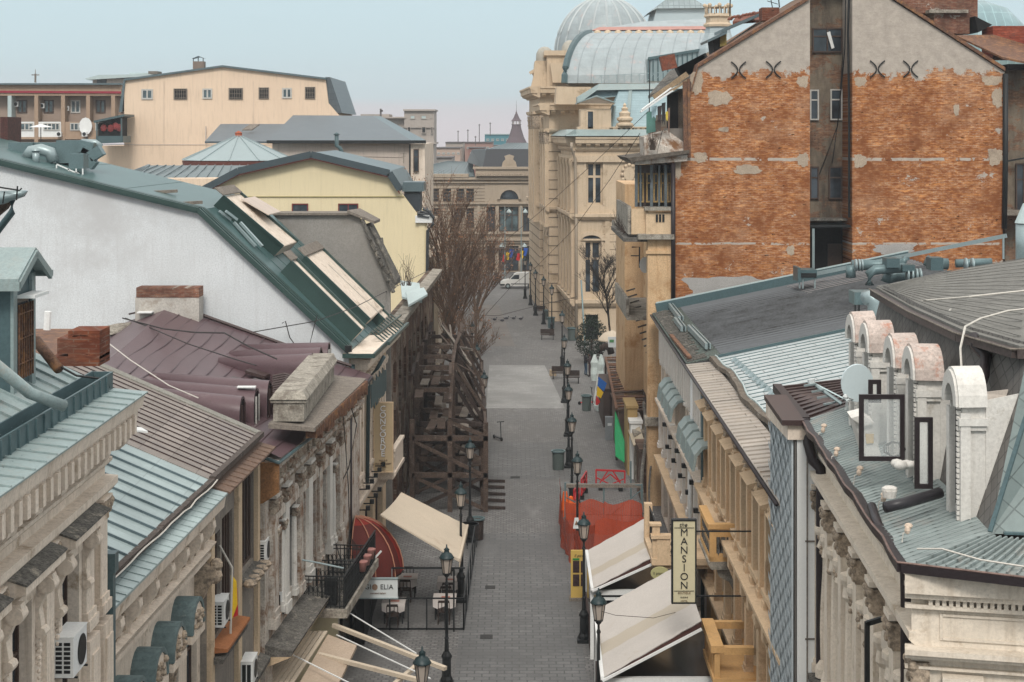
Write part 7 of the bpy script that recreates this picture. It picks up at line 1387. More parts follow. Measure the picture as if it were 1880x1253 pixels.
pilaster(B, FH, .75, .5, 5.9, 9.8, CREAM3, .2, .5, CARVE); pilaster(B, FH, 2.6, .5, 5.9, 9.8, CREAM3, .2, .5, CARVE)
# arched white dormers, walking towards the camera
rng = ((1571, 590, 34.3), (1603, 607, 32.7), (1645, 632, 30.5), (1690, 652, 29.0), (1742, 697, 26.2)); PK = mat('flaking_pink_tin', (.56, .47, .42), .8, .25, 3, dirt=(.42, .20, .14), dirt_amt=.25, bmp=.3)
for k, (px, py, D) in enumerate(rng):
    xf = 7.22 + (.05 if k == 0 else 0); zt = P(px, py, D).z; r_ = .36; zc = zt - r_ * 1.25; yc = D + .45; zb = 11.72; n_ = 10; xb = 7.95
    arch = lambda rr, x, s=1.25: [V((x, yc + rr * math.cos(math.pi * i / n_), zc + rr * s * math.sin(math.pi * i / n_))) for i in range(n_ + 1)]
    dm = thing_parent = B; m = OLDW
    b = MB(); b.box(xf + .02, xb + .4, yc - r_, yc - r_ + .06, zb, zc).box(xf + .02, xb + .4, yc + r_ - .06, yc + r_, zb, zc); b.box(xf - .02, xf + .14, yc - r_ - .08, yc - r_ + .1, zb, zc - .1).box(xf - .02, xf + .14, yc + r_ - .1, yc + r_ + .08, zb, zc - .1)
    b.box(xf - .05, xf + .42, yc - r_ - .1, yc - r_ + .0, zc - .3, zc - .18).box(xf - .03, xf + .40, yc - r_ - .06, yc - r_ + .0, zc - .38, zc - .3); b.prism([V((xf + .4, yc - r_ - .02, zb)), V((xb + .1, yc - r_ - .02, zb)), V((xb + .65, yc - r_ - .02, zc + .3)), V((xf + .4, yc - r_ - .02, zc + .1))], (0, .03, 0))
    d = b.build('dormer', m, B)
    b = MB(); b.prism(arch(r_ + .12, xf - .06) + arch(r_ + .04, xf - .06)[::-1], (.46 + .05 * (k % 2), 0, U(-.03, .03))); b.build('barrel_top', PK if k < 4 else OLDW, d)
    b = MB(); b.prism(arch(r_ + .08, xf - .1) + arch(r_ - .1, xf - .1)[::-1], (.12, 0, 0)); b.build('arch_face', OLDW, d)
    b = MB(); b.box(xf + .08, xf + .12, yc - r_ + .1, yc + r_ - .1, zb + .2, zc); b.prism(arch(r_ - .1, xf + .08), (.03, 0, 0)); b.build('opening', DARK, d)
    b = MB()
    for i in range(22): b.box(xf - .06, xf + .0, yc - r_ + .0, yc - r_ + .07, zb + .05 + i * .085, zb + .11 + i * .085)
    b.build('bead_moulding', m, d)
    if k < 4: b = MB(); q = V((xb + .35, yc, zt + .1)); b.prism([q + V((0, -.3, -.3)), q + V((.55, -.25, .1 + U(0, .3))), q + V((.6, .3, .15)), q + V((0, .35, -.25))], (0, 0, .04)); b.build('torn_lead', OLDW, d)
b = MB(); b.prism([P(1797, 722, 26.9), P(1850, 716, 26.9), P(1872, 728, 26.9), P(1840, 840, 26.6), P(1806, 962, 26.2), P(1797, 962, 26.2)], (.02, .05, 0)); b.build('side_boards', mat('stained_white_board', (.58, .52, .46), .8, .12, 2, dirt=(.3, .25, .2), dirt_amt=.05), B)
# casement windows standing open
for lab, x0, y0, x1, y1, D in (('large brown casement window standing wide open among the dormers', 1578, 725, 1661, 847, 29.2), ('narrow brown casement standing open between the two nearest dormers', 1680, 767, 1713, 898, 27.6), ('partly hidden brown casement standing open behind the large one', 1595, 698, 1618, 740, 31.0)):
    t = thing('open_casement', lab, 'window', P((x0 + x1) / 2, y1, D), 'casements standing open on the mansard'); a = P(x0, y1, D); c = P(x1, y0, D); w_ = .08; b = MB(); b.box(a.x, a.x + w_, D, D + .06, a.z, c.z).box(c.x - w_, c.x, D, D + .06, a.z, c.z).box(a.x + w_, c.x - w_, D, D + .06, a.z, a.z + w_).box(a.x + w_, c.x - w_, D, D + .06, c.z - w_, c.z); b.build('frame', DBROWN, t)
    m, tt, bb = nodes('clear_pane'); bb.inputs['Base Color'].default_value = (.75, .8, .8, 1); bb.inputs['Alpha'].default_value = .18; bb.inputs['Roughness'].default_value = .15; MB().box(a.x + w_, c.x - w_, D + .02, D + .03, a.z + w_, c.z - w_).build('pane', m, t)
t = thing('roof_air_conditioner', 'dirty white air conditioner casing with a yellow label seen through the open casement', 'air conditioner', P(1600, 835, 30.2)); b = MB(); b.prism([P(1566, 765, 30), P(1600, 775, 30), P(1618, 838, 30), P(1590, 842, 30)], (0, .5, 0)); b.prism([P(1563, 768, 29.9), P(1585, 762, 29.9), P(1606, 778, 29.9), P(1584, 784, 29.9)], (0, .4, .05)); b.build('casing', OLDW, t); MB().prism([P(1589, 797, 29.95), P(1604, 797, 29.95), P(1604, 814, 29.95), P(1591, 815, 29.95)], (0, .03, 0)).build('label_plate', mat('yellow_plate', (.55, .38, .15), .7, .1, 2), t)
b = MB(); pts = [P(1642 + 12 * math.cos(k * .9) * (1 + .1 * k % 1), 825 + 14 * math.sin(k * .9), 29.6 + U(-.2, .2)) for k in range(22)]; b.tube(pts, .012, 4); one(b, 'tangled_cables', BLACK, 'tangle of cables behind the big open casement', 'cable')
b = MB(); 
for k in range(9): b.ball(P(1648 + k * 3, 856 - abs(k - 4), 29) + V((0, U(-.1, .1), 0)), U(.06, .12), 7, (1.2, 1, .8))
one(b, 'plastic_bag', OLDW, 'crumpled white plastic bag on the turquoise tin by the dormers', 'bag', smooth=True)
b = MB(); b.tube([P(1625, 932, 26.4), P(1660, 924, 26.5), P(1726, 905, 26.9)], .09, 12); one(b, 'black_pipe', mat('dark_pipe', (.03, .028, .032), .4, .15, 2, bmp=0), 'dark round pipe lying on the turquoise eave roof', 'pipe', smooth=True)
for i, (x, y, D) in enumerate(((1513, 782, 35), (1537, 825, 32.5), (1579, 860, 30), (1624, 908, 27.8), (1668, 966, 25.6))):
    t = thing('cable_junction', 'small beige cable fixing on the turquoise eave roof, %s' % ('farthest of five', 'second from the far end', 'middle of five', 'fourth, beside a white tub', 'nearest of five')[i], 'cable fixing', P(x, y + 10, D)); b = MB(); b.ball(P(x, y, D), .07, 6, (1, 1, .7)).ball(P(x - 2, y + 8, D - .05), .05, 6, (1, 1, 1.3)); b.build('knob', mat('beige_knob', (.6, .48, .38), .7, .15, 6), t); MB().tube([P(x - 2, y + 10, D), P(x - 10, y + 14, D), P(x - 12, y + 30, D)], .012, 5).build('cable_end', WIREW, t)
b = MB(); b.lathe(P(1633, 906, 27.5), [(.11, -.07), (.13, .05), (.11, .05)], 12); b.ball(P(1633, 898, 27.5), .1, 8, (1.4, 1, .6)); one(b, 'white_tub', OLDW, 'white tub with a rag on the turquoise eave roof', 'tub')
b = MB(); b.tube([P(1684, 1008, 25), P(1730, 1008, 24.6), P(1800, 1028, 24.3), P(1890, 1042, 24)], .015, 5); one(b, 'eave_cable', WIREW, 'white cable along the turquoise roof at the bottom right corner', 'cable')
for i, pts in enumerate(([(1658, 553, 37), (1700, 552, 35), (1780, 545, 34), (1890, 533, 34)], [(1766, 690, 27.5), (1763, 640, 27.8), (1772, 600, 28.5), (1800, 585, 29), (1850, 571, 29.5), (1895, 566, 30)])):
    b = MB(); b.tube([P(*q) for q in pts], .02, 5); one(b, 'felt_cable', WIREW, 'white cable over the grey felt roof, %s' % ('upper one' if i == 0 else 'lower one hanging down over the slates'), 'cable')
for lab, pts in (('thick black downpipe curving off the far end of the felt roof gutter', [(1622, 540, 37), (1632, 556, 36.9), (1636, 580, 36.7), (1628, 606, 36.5)]), ('thick black downpipe curving down the slates near the right edge', [(1788, 618, 28.2), (1792, 635, 28), (1810, 655, 27.8), (1806, 690, 27.6), (1795, 720, 27.4)])):
    b = MB(); b.tube([P(*q) for q in pts], .11 if pts[0][0] < 1700 else .1, 10); one(b, 'curved_downpipe', DBROWN, lab, 'downpipe', smooth=True)
b = MB(); b.tube([P(1483, 772, 37.0), P(1484, 815, 36.7), P(1492, 846, 36.6), P(1506, 860, 36.5)] + [P(1508, y, 36.4) for y in (880, 1000, 1150, 1400, 1700)], .12, 10); one(b, 'brown_downpipe', DBROWN, 'dark brown downpipe beside the white panel block', 'downpipe', smooth=True)
b = MB(); b.tube([P(1600, 930, 27.8), P(1612, 965, 27.2), P(1655, 1010, 26.4), P(1662, 1040, 26.2)] + [P(1663, y, 26.2) for y in (1100, 1250, 1500, 2000)], .085, 10); one(b, 'corner_downpipe', DBROWN, 'dark brown downpipe with bent elbow on the corner house facade', 'downpipe', smooth=True)
b = MB(); b.bar(P(1592, 1142, 27.9), P(1592, 1400, 27.9), .08, .08).bar(P(1592, 1145, 27.9), P(1632, 1133, 27.9), .08, .08); one(b, 'facade_casement', BLACK, 'dark window casement opened out from the corner house facade', 'window')
# chimney at the right edge on the felt roof
t = thing('metal_flue', 'ribbed grey metal flue cut by the right edge', 'flue', P(1880, 480, 50)); MB().tube([P(1884, 484, 50), P(1884, 412, 50)], .32, 12).build('pipe', GALV, t, True); MB().lathe(P(1884, 410, 50), [(.35, 0), (.1, .6), (0, .62)], 12).build('cone', PALEB, t)
# ================================================================ STREET LAMPS
def lamp_proto():
    t = thing('street_lamp', '', 'street lamp', (0, 0, 0)); H = 4.6
    b = MB(); b.box(-.24, .24, -.24, .24, 0, .12).lathe((0, 0, .12), [(.2, 0), (.2, .1), (.15, .2), (.14, .75), (.17, .8), (.17, .86), (.09, 1.0)], 8); b.build('base', BLACK, t)
    b = MB(); b.lathe((0, 0, 1.1), [(.075, 0), (.06, .4), (.08, .45), (.055, .5), (.045, 2.15), (.07, 2.2), (.035, 2.3), (.035, 2.42), (.09, 2.48), (.05, 2.55)], 8); b.build('shaft', BLACK, t)
    gm, tt, bb = nodes('lantern_glass'); bb.inputs['Base Color'].default_value = (.42, .36, .31, 1); bb.inputs['Alpha'].default_value = .8; bb.inputs['Roughness'].default_value = .2
    b = MB(); b.lathe((0, 0, 3.68), [(.12, 0), (.2, .48)], 6); b.build('glass', gm, t)
    b = MB()
    for k in range(6): a = k * math.pi / 3; b.bar((.125 * math.cos(a), .125 * math.sin(a), 3.66), (.205 * math.cos(a), .205 * math.sin(a), 4.17), .02)
    b.lathe((0, 0, 3.62), [(.13, 0), (.14, .06)], 6).lathe((0, 0, 4.14), [(.22, 0), (.22, .03)], 6); b.bar((0, 0, 3.65), (0, 0, 4.1), .025); b.build('lantern_frame', BLACK, t)
    b = MB(); b.lathe((0, 0, 4.16), [(.25, 0), (.24, .03), (.17, .14), (.09, .18), (.08, .26), (.1, .28), (.03, .34), (.02, .44), (0, .44)], 12); b.build('hood', LAMPG, t, True); return t
LP = lamp_proto(); KIDS[LP.name] = list(LP.children); LP['group'] = 'lantern street lamps along both sides of the street'
rl = [(1099, 1080), (1072, 940), (1060, 828), (1050, 757), (1044, 702), (1042, 659), (1036, 613), (1032, 569), (1013, 521), (998, 506), (983, 494), (974, 480), (964, 471)]
ll = [(775, 1187), (820, 1000), (846, 885), (863, 803), (889, 680), (876, 630), (867, 588)]
rlab = ['lantern in front of the lower right awning, nearest of the right row', 'lantern beside the yellow menu board on the right', 'lantern in front of the orange safety net', 'lantern whose foot is hidden by the orange safety net', 'lantern beside the dark planter bin on the right', 'lantern just up the street from the dark planter bin', 'right row lantern level with the pale paving patch', 'right row lantern with a white box, below the palace corner', 'lantern in front of the palace corner', 'lantern before the long palace wall, third from the van', 'lantern by the palace second from the van', 'lantern right next to the white van', 'farthest lantern, left of the palace in front of the van']
llab = ['lantern at the bottom edge among the folded awning arms', 'tall lantern before the outdoor tables on the left', 'lantern at the outer corner of the cream left awning', 'lantern in front of the lower part of the timber scaffold', 'lantern just beyond the scaffold, clear against the pale paving', 'second lantern beyond the scaffold on the left', 'farthest left lantern, under the bare tree']
for i, (lst, lab) in enumerate(((rl, rlab), (ll, llab))):
    for j, (x, y) in enumerate(lst):
        D = 13.4 * FP / (y - HY); q = P(x, y, D); l_ = 'dark green iron ' + lab[j]
        if i == 0 and j == 0: LP.location = (q.x, D, 0); LP['label'] = l_; LP['org'] = tuple(LP.location)
        else: clone(LP, (q.x, D, 0), l_)
for i, x in enumerate((927, 957)):
    t = thing('tall_lamp_post', 'tall pale post with two hanging lamps in front of the bank, %s one' % ('left', 'right')[i], 'street lamp', (P(x, 0, 200).x, 200, 0), 'tall posts before the bank'); q = V(t['org']); MB().tube([q, q + V((0, 0, 9))], .09, 8, .05).build('post', GALV, t); b = MB(); b.bar(q + V((0, 0, 8.6)), q + V((.5, 0, 8.9)), .06).bar(q + V((0, 0, 4.4)), q + V((-.4 + i * .8, 0, 4.6)), .06); b.build('arm', GALV, t)
    for dx, z in ((.5, 8.3), (-.4 + i * .8, 4.1)): MB().lathe(q + V((dx, 0, z)), [(.32, 0), (.2, .25), (.05, .4), (0, .5)], 8).build('lamp_shade', PALEB, t)
# ================================================================ TIMBER SCAFFOLD
t = thing('timber_scaffold', 'big dark timber scaffold propping the ruined facade on the left', 'scaffold', (-3, 77.7, 0))
rows = [77.7, 81.5, 85.5, 89.5, 94, 99]; random.seed(11)
def bm_(p, q, w=.16, m=None, n='beam'): MB().bar(p, q, w, w * 1.15).build(n, m or (WOOD if R() > .35 else WOODD), t)
for i, y in enumerate(rows):
    h = 4.25 - (.0 if i else 0); xo = -1.25 - .12 * i; xi = -4.75; xm = -2.95; hh = (4.4, 6.5, 6.9, 6.7, 6.4, 6.0)[i]
    for x, z in ((xo, h), (xm, hh), (xi, hh)): bm_((x, y, 0), (x, y, z), .2, n='post')
    if i < 3: bm_((xo - .18, y + .4, 0), (xo - .18, y + .4, 3.9), .12, n='post')
    for z in (1.75, 3.5): bm_((xi, y, z), (xo + .1, y, z), .2)
    for z in (5.2, 6.3):
        if z < hh: bm_((xi, y, z), (xm + .2, y, z), .18)
    bm_((xi, y, .1), (xo, y, 1.7), .14, n='brace'); bm_((xi, y, 1.7), (xo, y, .1), .14, n='brace')
    bm_((xi, y, 3.4), (xo - .2, y - .1, 1.8), .14, n='brace')
    for k, z0 in enumerate((hh - .1, hh - .8)): bm_((xm - .1, y + k * .4, z0), (xo - .02, y + k * .4, 3.6 - k * .6), .15, n='raking_strut')
    bm_((xm + .1, y, hh), (xo + .05, y, 4.1), .12, n='raking_strut')
    if i < 5:
        y2 = rows[i + 1]
        for x, zs in ((xo, (1.75, 3.6, 4.1)), (xm, (1.8, 3.6, 5.3, 6.5)), (xi, (3.6, 6.5))):
            for z in zs: bm_((x, y, z), (x - .12, y2, z), .13, n='rail')
        bm_((xo, y, .2), (xo - .1, y2, 3.4), .12, n='brace'); bm_((xm, y, hh), (xm, y2, (4.4, 6.5, 6.9, 6.7, 6.4, 6.0)[i + 1]), .15, n='rail')
        for z in (1.9, 3.72, 5.35):
            for k in range(6):
                if z > 5 and k > 1: continue
                if R() < .25: continue
                x = xi + .3 + k * .52 + U(-.1, .1); yy = y + U(0, 1.2); b = MB(); b.bar((x, yy, z + U(0, .06)), (x + U(-.12, .12), yy + U(1.6, 3), z + U(0, .1)), .4, .05); b.build('plank', PLANK if R() > .5 else WOOD, t)
for k in range(9): bm_((-4.6 + U(0, 1), 92 + U(-5, 4), 6.3 + U(-.3, .6)), (-2.8 + U(0, 1.2), 86 + U(-5, 7), 6.7 + U(-1.5, .3)), .1, PLANK if k % 2 else WOOD, 'loose_board')
for k, z in enumerate((.1, .12, .1, .12, .1)): bm_((-1.4, 78.2 + k * 1.5, z), (-.35 + U(-.1, .1), 78.2 + k * 1.5, z - .04), .12, WOODD, 'ground_sill')
# ================================================================ LEFT TERRACE and awnings
def sheet(pts, m, name='canvas', par=None, t=.02, nx=10, ny=6, sagz=.12, m2=None):
    a, b_, c, d = map(V, pts); vs = []; fs = []
    for j in range(ny + 1):
        for i in range(nx + 1): q = lerp(lerp(a, b_, i / nx), lerp(d, c, i / nx), j / ny); vs.append(q - V((0, 0, sagz * math.sin(math.pi * j / ny) * .6 + .012 * math.sin(i * 2.5))))
    k = len(vs); fs = [(j * (nx + 1) + i, j * (nx + 1) + i + 1, (j + 1) * (nx + 1) + i + 1, (j + 1) * (nx + 1) + i) for j in range(ny) for i in range(nx)]
    b = MB(); b.add(vs, fs); b.add([v - V((0, 0, t)) for v in vs], fs); b.m = [1 if (m2 and (i // nx) % ny == 3) else 0 for i in range(len(b.f))]; return b.build(name, [m, m2] if m2 else m, par, True)
t = thing('cream_awning', 'large cream canvas awning sloping from the hotel wall towards the street', 'awning', (-3, 62, 2.5)); iF, oF, oN, iN = P(736, 905, 64.6), P(858, 965, 64.6), P(843, 1028, 59.4), P(698, 945, 59.4)
sheet((iF, oF, oN, iN), CANVAS, par=t); b = MB(); b.bar(oF, oN, .1, .08).bar(iN, oN + V((0, 0, -.05)), .05).bar(iF, oF + V((0, 0, -.05)), .05).prism([oF + V((0, 0, -.02)), oN + V((0, 0, -.02)), oN + V((0, 0, -.3)), oF + V((0, 0, -.3))], (.02, 0, 0)); b.build('front_bar', CANVAS, t)
t = thing('red_dome_awning', 'red canvas dome awning with light seams on the left facade', 'awning', (-5.3, 59.6, 1.8)); c = V((-5.75, 60.0, 1.95)); n1, n2 = 12, 16; vs = []
for i in range(n1 + 1):
    a = -math.pi / 2 + math.pi * i / n1
    for j in range(9): e_ = math.pi / 2 * j / 8; vs.append(c + V((1.75 * math.cos(a) * math.cos(e_) + .0, 2.0 * math.sin(a) * math.cos(e_) * .9, 1.95 * math.sin(e_))))
red = [(i * 9 + j, i * 9 + j + 1, (i + 1) * 9 + j + 1, (i + 1) * 9 + j) for i in range(n1) for j in range(8)]
b = MB()
for f_ in red: b.mi = 0; b.f.append(f_); b.m.append(0)
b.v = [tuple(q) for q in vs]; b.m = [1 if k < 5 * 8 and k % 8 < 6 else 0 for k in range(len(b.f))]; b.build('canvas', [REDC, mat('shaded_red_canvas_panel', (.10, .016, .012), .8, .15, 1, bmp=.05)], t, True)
b = MB()
for i in range(0, n1 + 1, 2): b.tube([V(vs[i * 9 + j]) * 1 + (V(vs[i * 9 + j]) - c) * .012 for j in range(9)], .02, 5)
b.build('seams', mat('seam_tan', (.45, .22, .14), .7, .1, 2, bmp=0), t); b = MB(); b.tube([V(vs[i * 9]) for i in range(n1 + 1)], .03, 6); b.build('hoop', BLACK, t)
b = MB(); b.prism([c + V((.0, -1.86, 0)), c + V((.75, -1.78, 0)), c + V((.6, -1.5, .8)), c + V((0, -1.3, 1.5))], (0, -.03, 0)); b.build('side_panel', REDD, t); MB().bar(c + V((.1, -2.0, .1)), c + V((1.1, -1.9, 1.2)), .06).build('support_arm', WPAINT, t)
t = thing('restaurant_sign', 'white hanging sign lettered GIOELIA below the red dome awning', 'sign', P(694, 1098, 56.5)); a = P(658, 1098, 56.5); c = P(730, 1064, 56.5); MB().box(a.x, c.x, 56.5, 56.62, a.z, c.z).build('panel', SIGNW, t); b = MB(); b.box(a.x - .02, c.x + .02, 56.47, 56.65, c.z, c.z + .03).box(a.x - .02, c.x + .02, 56.47, 56.65, a.z - .03, a.z).bar((c.x - .2, 56.55, c.z), (c.x - .2, 56.55, c.z + .35), .02); b.build('rim', GALV, t)
text('GI', .24, (a.x + .33, 56.49, lerp(a.z, c.z, .58)), EX, LETB, 'letters', t, .008); text('ELIA', .24, (a.x + .98, 56.49, lerp(a.z, c.z, .58)), EX, LETB, 'letters', t, .008); text('momenti italiani', .085, (lerp(a.x, c.x, .5), 56.49, lerp(a.z, c.z, .25)), EX, LETD, 'small_lettering', t)
b = MB(); q = V((a.x + .57, 56.49, lerp(a.z, c.z, .58))); b.prism([q + V((.1 * math.cos(k * .52), 0, .11 * math.sin(k * .52))) for k in range(12)], (0, -.01, 0)); b.build('round_emblem', mat('emblem_brown', (.3, .2, .14), .6, .3, 12, bmp=0), t)
t = thing('terrace_fence', 'thin black framed fence round the outdoor tables on the left', 'fence', (-3.5, 58, 0))
b = MB(); x0, x1 = -5.1, -1.75
for pts in (((x0, 59.2), (x1, 59.2)), ((x1, 59.2), (x1 + .15, 70)), ):
    (ax_, ay), (bx, by) = pts
    for z in (.05, 1.15): b.bar((ax_, ay, z), (bx, by, z), .05)
    for k in range(6): q = lerp(V((ax_, ay, 0)), V((bx, by, 0)), k / 5); b.bar(q, q + V((0, 0, 1.15)), .05)
b.bar((-5.3, 59, 2.3), (-1.7, 59, 2.3), .06); b.bar((-2.1, 59.0, 0), (-2.1, 59.0, 2.3), .06).bar((-1.95, 64.5, 0), (-1.95, 64.5, 2.4), .06); b.build('rails', BLACK, t)
random.seed(5)
def table(x, y, lab, cloth=True):
    t = thing('outdoor_table', lab, 'table', (x, y, 0), 'tables on the left terrace'); MB().box(x - .4, x + .4, y - .4, y + .4, .72, .75).build('tabletop', WOODD, t)
    for dx in (-.33, .33):
        for dy in (-.33, .33): MB().bar((x + dx, y + dy, 0), (x + dx, y + dy, .72), .05).build('leg', BLACK, t)
    if cloth: b = MB(); b.box(x - .43, x + .43, y - .43, y + .43, .755, .765); b.prism([(x - .43, y - .43, .76), (x + .43, y - .43, .76), (x + .41, y - .45, .5), (x + .2, y - .46, .42), (x, y - .45, .52), (x - .25, y - .46, .43), (x - .42, y - .45, .5)], (0, .01, 0)); c_ = one(b, 'tablecloth', mat('cloth_white', (.6, .55, .52), .9, .1, 3, bmp=0), 'white tablecloth on the ' + lab, 'tablecloth', 'white tablecloths on the terrace')
    b = MB(); b.box(x - .12, x + .2, y - .2, y + .0, .77, .78); one(b, 'menu_card', mat('menu_pink', (.5, .2, .15), .7, .2, 3, bmp=0), 'reddish menu cards on the ' + lab, 'menu', 'menu cards on the terrace tables')
def chair(x, y, rz, lab):
    t = thing('outdoor_chair', lab, 'chair', (x, y, 0), 'chairs on the left terrace'); c_, s_ = math.cos(rz), math.sin(rz); T = lambda a, b_, z: (x + a * c_ - b_ * s_, y + a * s_ + b_ * c_, z)
    MB().prism([T(-.22, -.22, .44), T(.22, -.22, .44), T(.22, .22, .44), T(-.22, .22, .44)], (0, 0, .04)).build('seat', WOODD, t); b = MB(); b.bar(T(-.2, -.2, .84), T(.2, -.2, .84), .06, .08)
    for k in (-.2, -.07, .07, .2): b.bar(T(k, -.2, .46), T(k, -.21, .84), .03)
    b.build('backrest', WOODD, t)
    for dx in (-.19, .19):
        for dy in (-.19, .19): MB().bar(T(dx * 1.1, dy * 1.1, 0), T(dx, dy, .44), .035).build('leg', WOODD, t)
for (x, y, l_) in ((-4.35, 60.3, 'table nearest the hanging sign'), (-2.5, 60.8, 'table by the tall lantern'), (-2.45, 63.2, 'second table behind the tall lantern'), (-4.1, 63.6, 'table under the red dome awning')):
    table(x, y, l_)
    for k, (dx, dy, r_) in enumerate(((0, -.75, 0), (0, .75, math.pi))): chair(x + dx, y + dy, r_, 'dark wooden chair on the %s side of the %s' % (('near', 'far')[k], l_))
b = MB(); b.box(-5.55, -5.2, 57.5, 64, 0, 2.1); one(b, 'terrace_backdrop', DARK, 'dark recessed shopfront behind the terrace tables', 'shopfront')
# folded awning arms and cassette, bottom left
for i, (p, q, w_, lab) in enumerate(((P(640, 1125, 52), P(764, 1200, 49.2), .035, 'thin white awning arm reaching the lantern, farthest of the folded set'), (P(612, 1148, 51), P(818, 1228, 48.4), .14, 'broad beige awning beam running to the tall lantern foot'), (P(618, 1166, 50.5), P(790, 1246, 47.5), .035, 'thin white awning arm in the middle of the folded set'), (P(524, 1196, 48), P(665, 1266, 46.4), .035, 'thin white awning arm nearest the camera at the bottom edge'), (P(585, 1202, 49), P(772, 1250, 47.2), .14, 'broad beige awning beam crossing the bottom edge'), (P(718, 1262, 47), P(770, 1218, 49), .13, 'short cream awning cross bar by the bottom lantern'))):
    b = MB(); b.bar(p, q, w_, w_ * .8); one(b, 'awning_arm', WPAINT if w_ < .1 else CANVAS, lab, 'awning arm')
t = thing('folded_awning', 'beige folded awning cassette under the balcony at the bottom', 'awning', P(620, 1220, 49)); b = MB()
for k in range(7): b.bar(P(588 - k * 9 + 10, 1160, 50.5), P(530 - k * 10, 1262, 46.5), .12, .05)
b.build('folded_canvas', CANVAS, t); b = MB(); b.prism([P(602, 1165, 50.4), P(655, 1185, 49.8), P(618, 1262, 47), P(545, 1262, 46.6)], (0, 0, -.1)); b.build('hood', mat('tan_hood', (.42, .33, .25), .6, .15, 1), t)
b = MB(); b.fb(F4, 3.2, 10.5, .02, .12, 0, 2.9); one(b, 'pale_shopfront', mat('pale_yellow_panel', (.52, .46, .30), .8, .08, 1), 'pale yellow shopfront panel below the iron balcony', 'shopfront')
# ================================================================ RIGHT awnings, glass porches, hotel sign
def awn(lab, iF, oF, oN, iN):
    t = thing('white_awning', lab, 'awning', ((oF.x + iF.x) / 2, (oF.y + oN.y) / 2, 2.3)); sheet((iF, oF, oN, iN), CANVASW, par=t, sagz=.14, m2=mat('canvas_stripe', (.43, .38, .31), .85, .03, 1, bmp=0))
    b = MB(); b.bar(oF, oN, .1, .1); b.bar(iN + V((0, -.05, -.22)), oN + V((0, -.05, -.05)), .08, .07); b.build('frame', WPAINT, t); MB().prism([iN + V((0, -.02, -.03)), oN + V((0, -.02, -.03)), oN + V((0, -.02, -.1)), iN + V((0, -.02, -.2))], (0, .03, 0)).build('side_valance', REDD, t)
awn('off-white canvas awning beside the orange net, upper one on the right', P(1200, 943, 61.2), P(1077, 1012, 61.2), P(1087, 1082, 55.7), P(1205, 1020, 55.7))
awn('off-white canvas awning below the hotel sign, lower one on the right', P(1255, 1033, 53.1), P(1092, 1122, 53.1), P(1106, 1246, 46.7), P(1288, 1140, 46.7))
for i, (y0, y1, lab) in enumerate(((55.8, 61, 'dark glass porch under the upper white awning'), (46.8, 53, 'dark glass porch under the lower white awning'))):
    t = thing('glass_porch', lab, 'porch', (4.5, y0, 0)); MB().box(2.95, 6.2, y0 + .3, y1 - .1, .02, 2.25).build('glass', glassmat('porch_glass', (.022, .024, .028), .15), t); b = MB(); b.box(2.72, 6.3, y0 + .1, y0 + .26, 2.2, 2.36).box(2.72, 6.3, y0 + .1, y0 + .2, 2.02, 2.1); b.build('lintel', WPAINT, t)
    for yy in (y0 + .15, y1): MB().box(2.68, 2.8, yy - .06, yy + .06, 0, 2.4).build('post', WPAINT, t)
    MB().box(2.7, 2.78, y0 + .2, y1, 0, .9).build('low_panel', mat('brown_panel', (.06, .035, .03), .6, .1, 2), t); b = MB()
    for k in range(4): b.bar((3.2 + k * .9, y0 + .28, 0), (3.2 + k * .9, y0 + .28, 2.2), .04)
    b.build('mullions', BLACK, t)
t, a, c = vsign('mansion_sign', 'tall pale sign lettered the MANSION hanging on the right facade', 1233, 1279, 954, 1109, 45.8, SIGNY, BLACK, ''); xc = (a.x + c.x) / 2
text('the', .17, (xc - .03, 45.78, a.z - .15), EX, LETB, 'small_lettering', t, .004, shear=.3)
for i, ch_ in enumerate('MANSION'): text(ch_, .29, (xc, 45.78, a.z - .37 - i * .247), EX, LETB, 'letter', t, .004)
text('BOUTIQUE', .072, (xc, 45.78, a.z - 2.06), EX, LETD, 'small_lettering', t, .004); text('****', .11, (xc, 45.78, a.z - 2.2), EX, LETB, 'stars', t, .004, spacing=1.2); text('HOTEL', .063, (xc, 45.78, a.z - 2.28), EX, LETD, 'small_lettering', t, .004); b = MB()
for z in (a.z - .35, c.z + .2): b.bar((c.x, 45.87, z), (c.x + 1.65, 45.87, z), .04)
b.bar((xc - .28, 45.78, a.z - .23), (xc + .28, 45.78, a.z - .23), .01).bar((xc - .28, 45.78, a.z - 2.0), (xc + .28, 45.78, a.z - 2.0), .01); b.build('bracket', BLACK, t)
t = thing('oval_sign', 'small oval pale sign between the two white awnings', 'sign', P(1213, 1056, 55.0)); q = P(1212, 1053, 55.0); MB().prism([q + V((.32 * math.cos(k * .35), 0, .22 * math.sin(k * .35))) for k in range(18)], (0, .05, 0)).build('panel', mat('sign_olive', (.42, .40, .2), .6, .05, 1, bmp=0), t); text('Il piccolo', .13, q + V((0, -.02, 0)), EX, LETB, 'lettering', t, .004)
t = thing('hotel_porch_balcony', 'sand stone balcony with scrolled iron railing beside the tall pale sign', 'balcony', (5.5, 55.3, 3.4)); b = MB(); b.box(4.72, 6.9, 55.2, 58.5, 3.4, 3.62).box(4.85, 6.9, 55.35, 58.4, 3.25, 3.4); b.box(4.75, 5.0, 55.25, 55.5, 3.62, 4.72).box(4.9, 5.35, 55.2, 55.45, 3.62, 4.3).box(4.7, 5.42, 55.15, 55.5, 4.3, 4.42).box(4.72, 5.0, 58.2, 58.5, 3.62, 4.8).box(4.65, 5.05, 55.2, 55.55, 4.72, 4.8); b.build('stonework', TRIM, t)
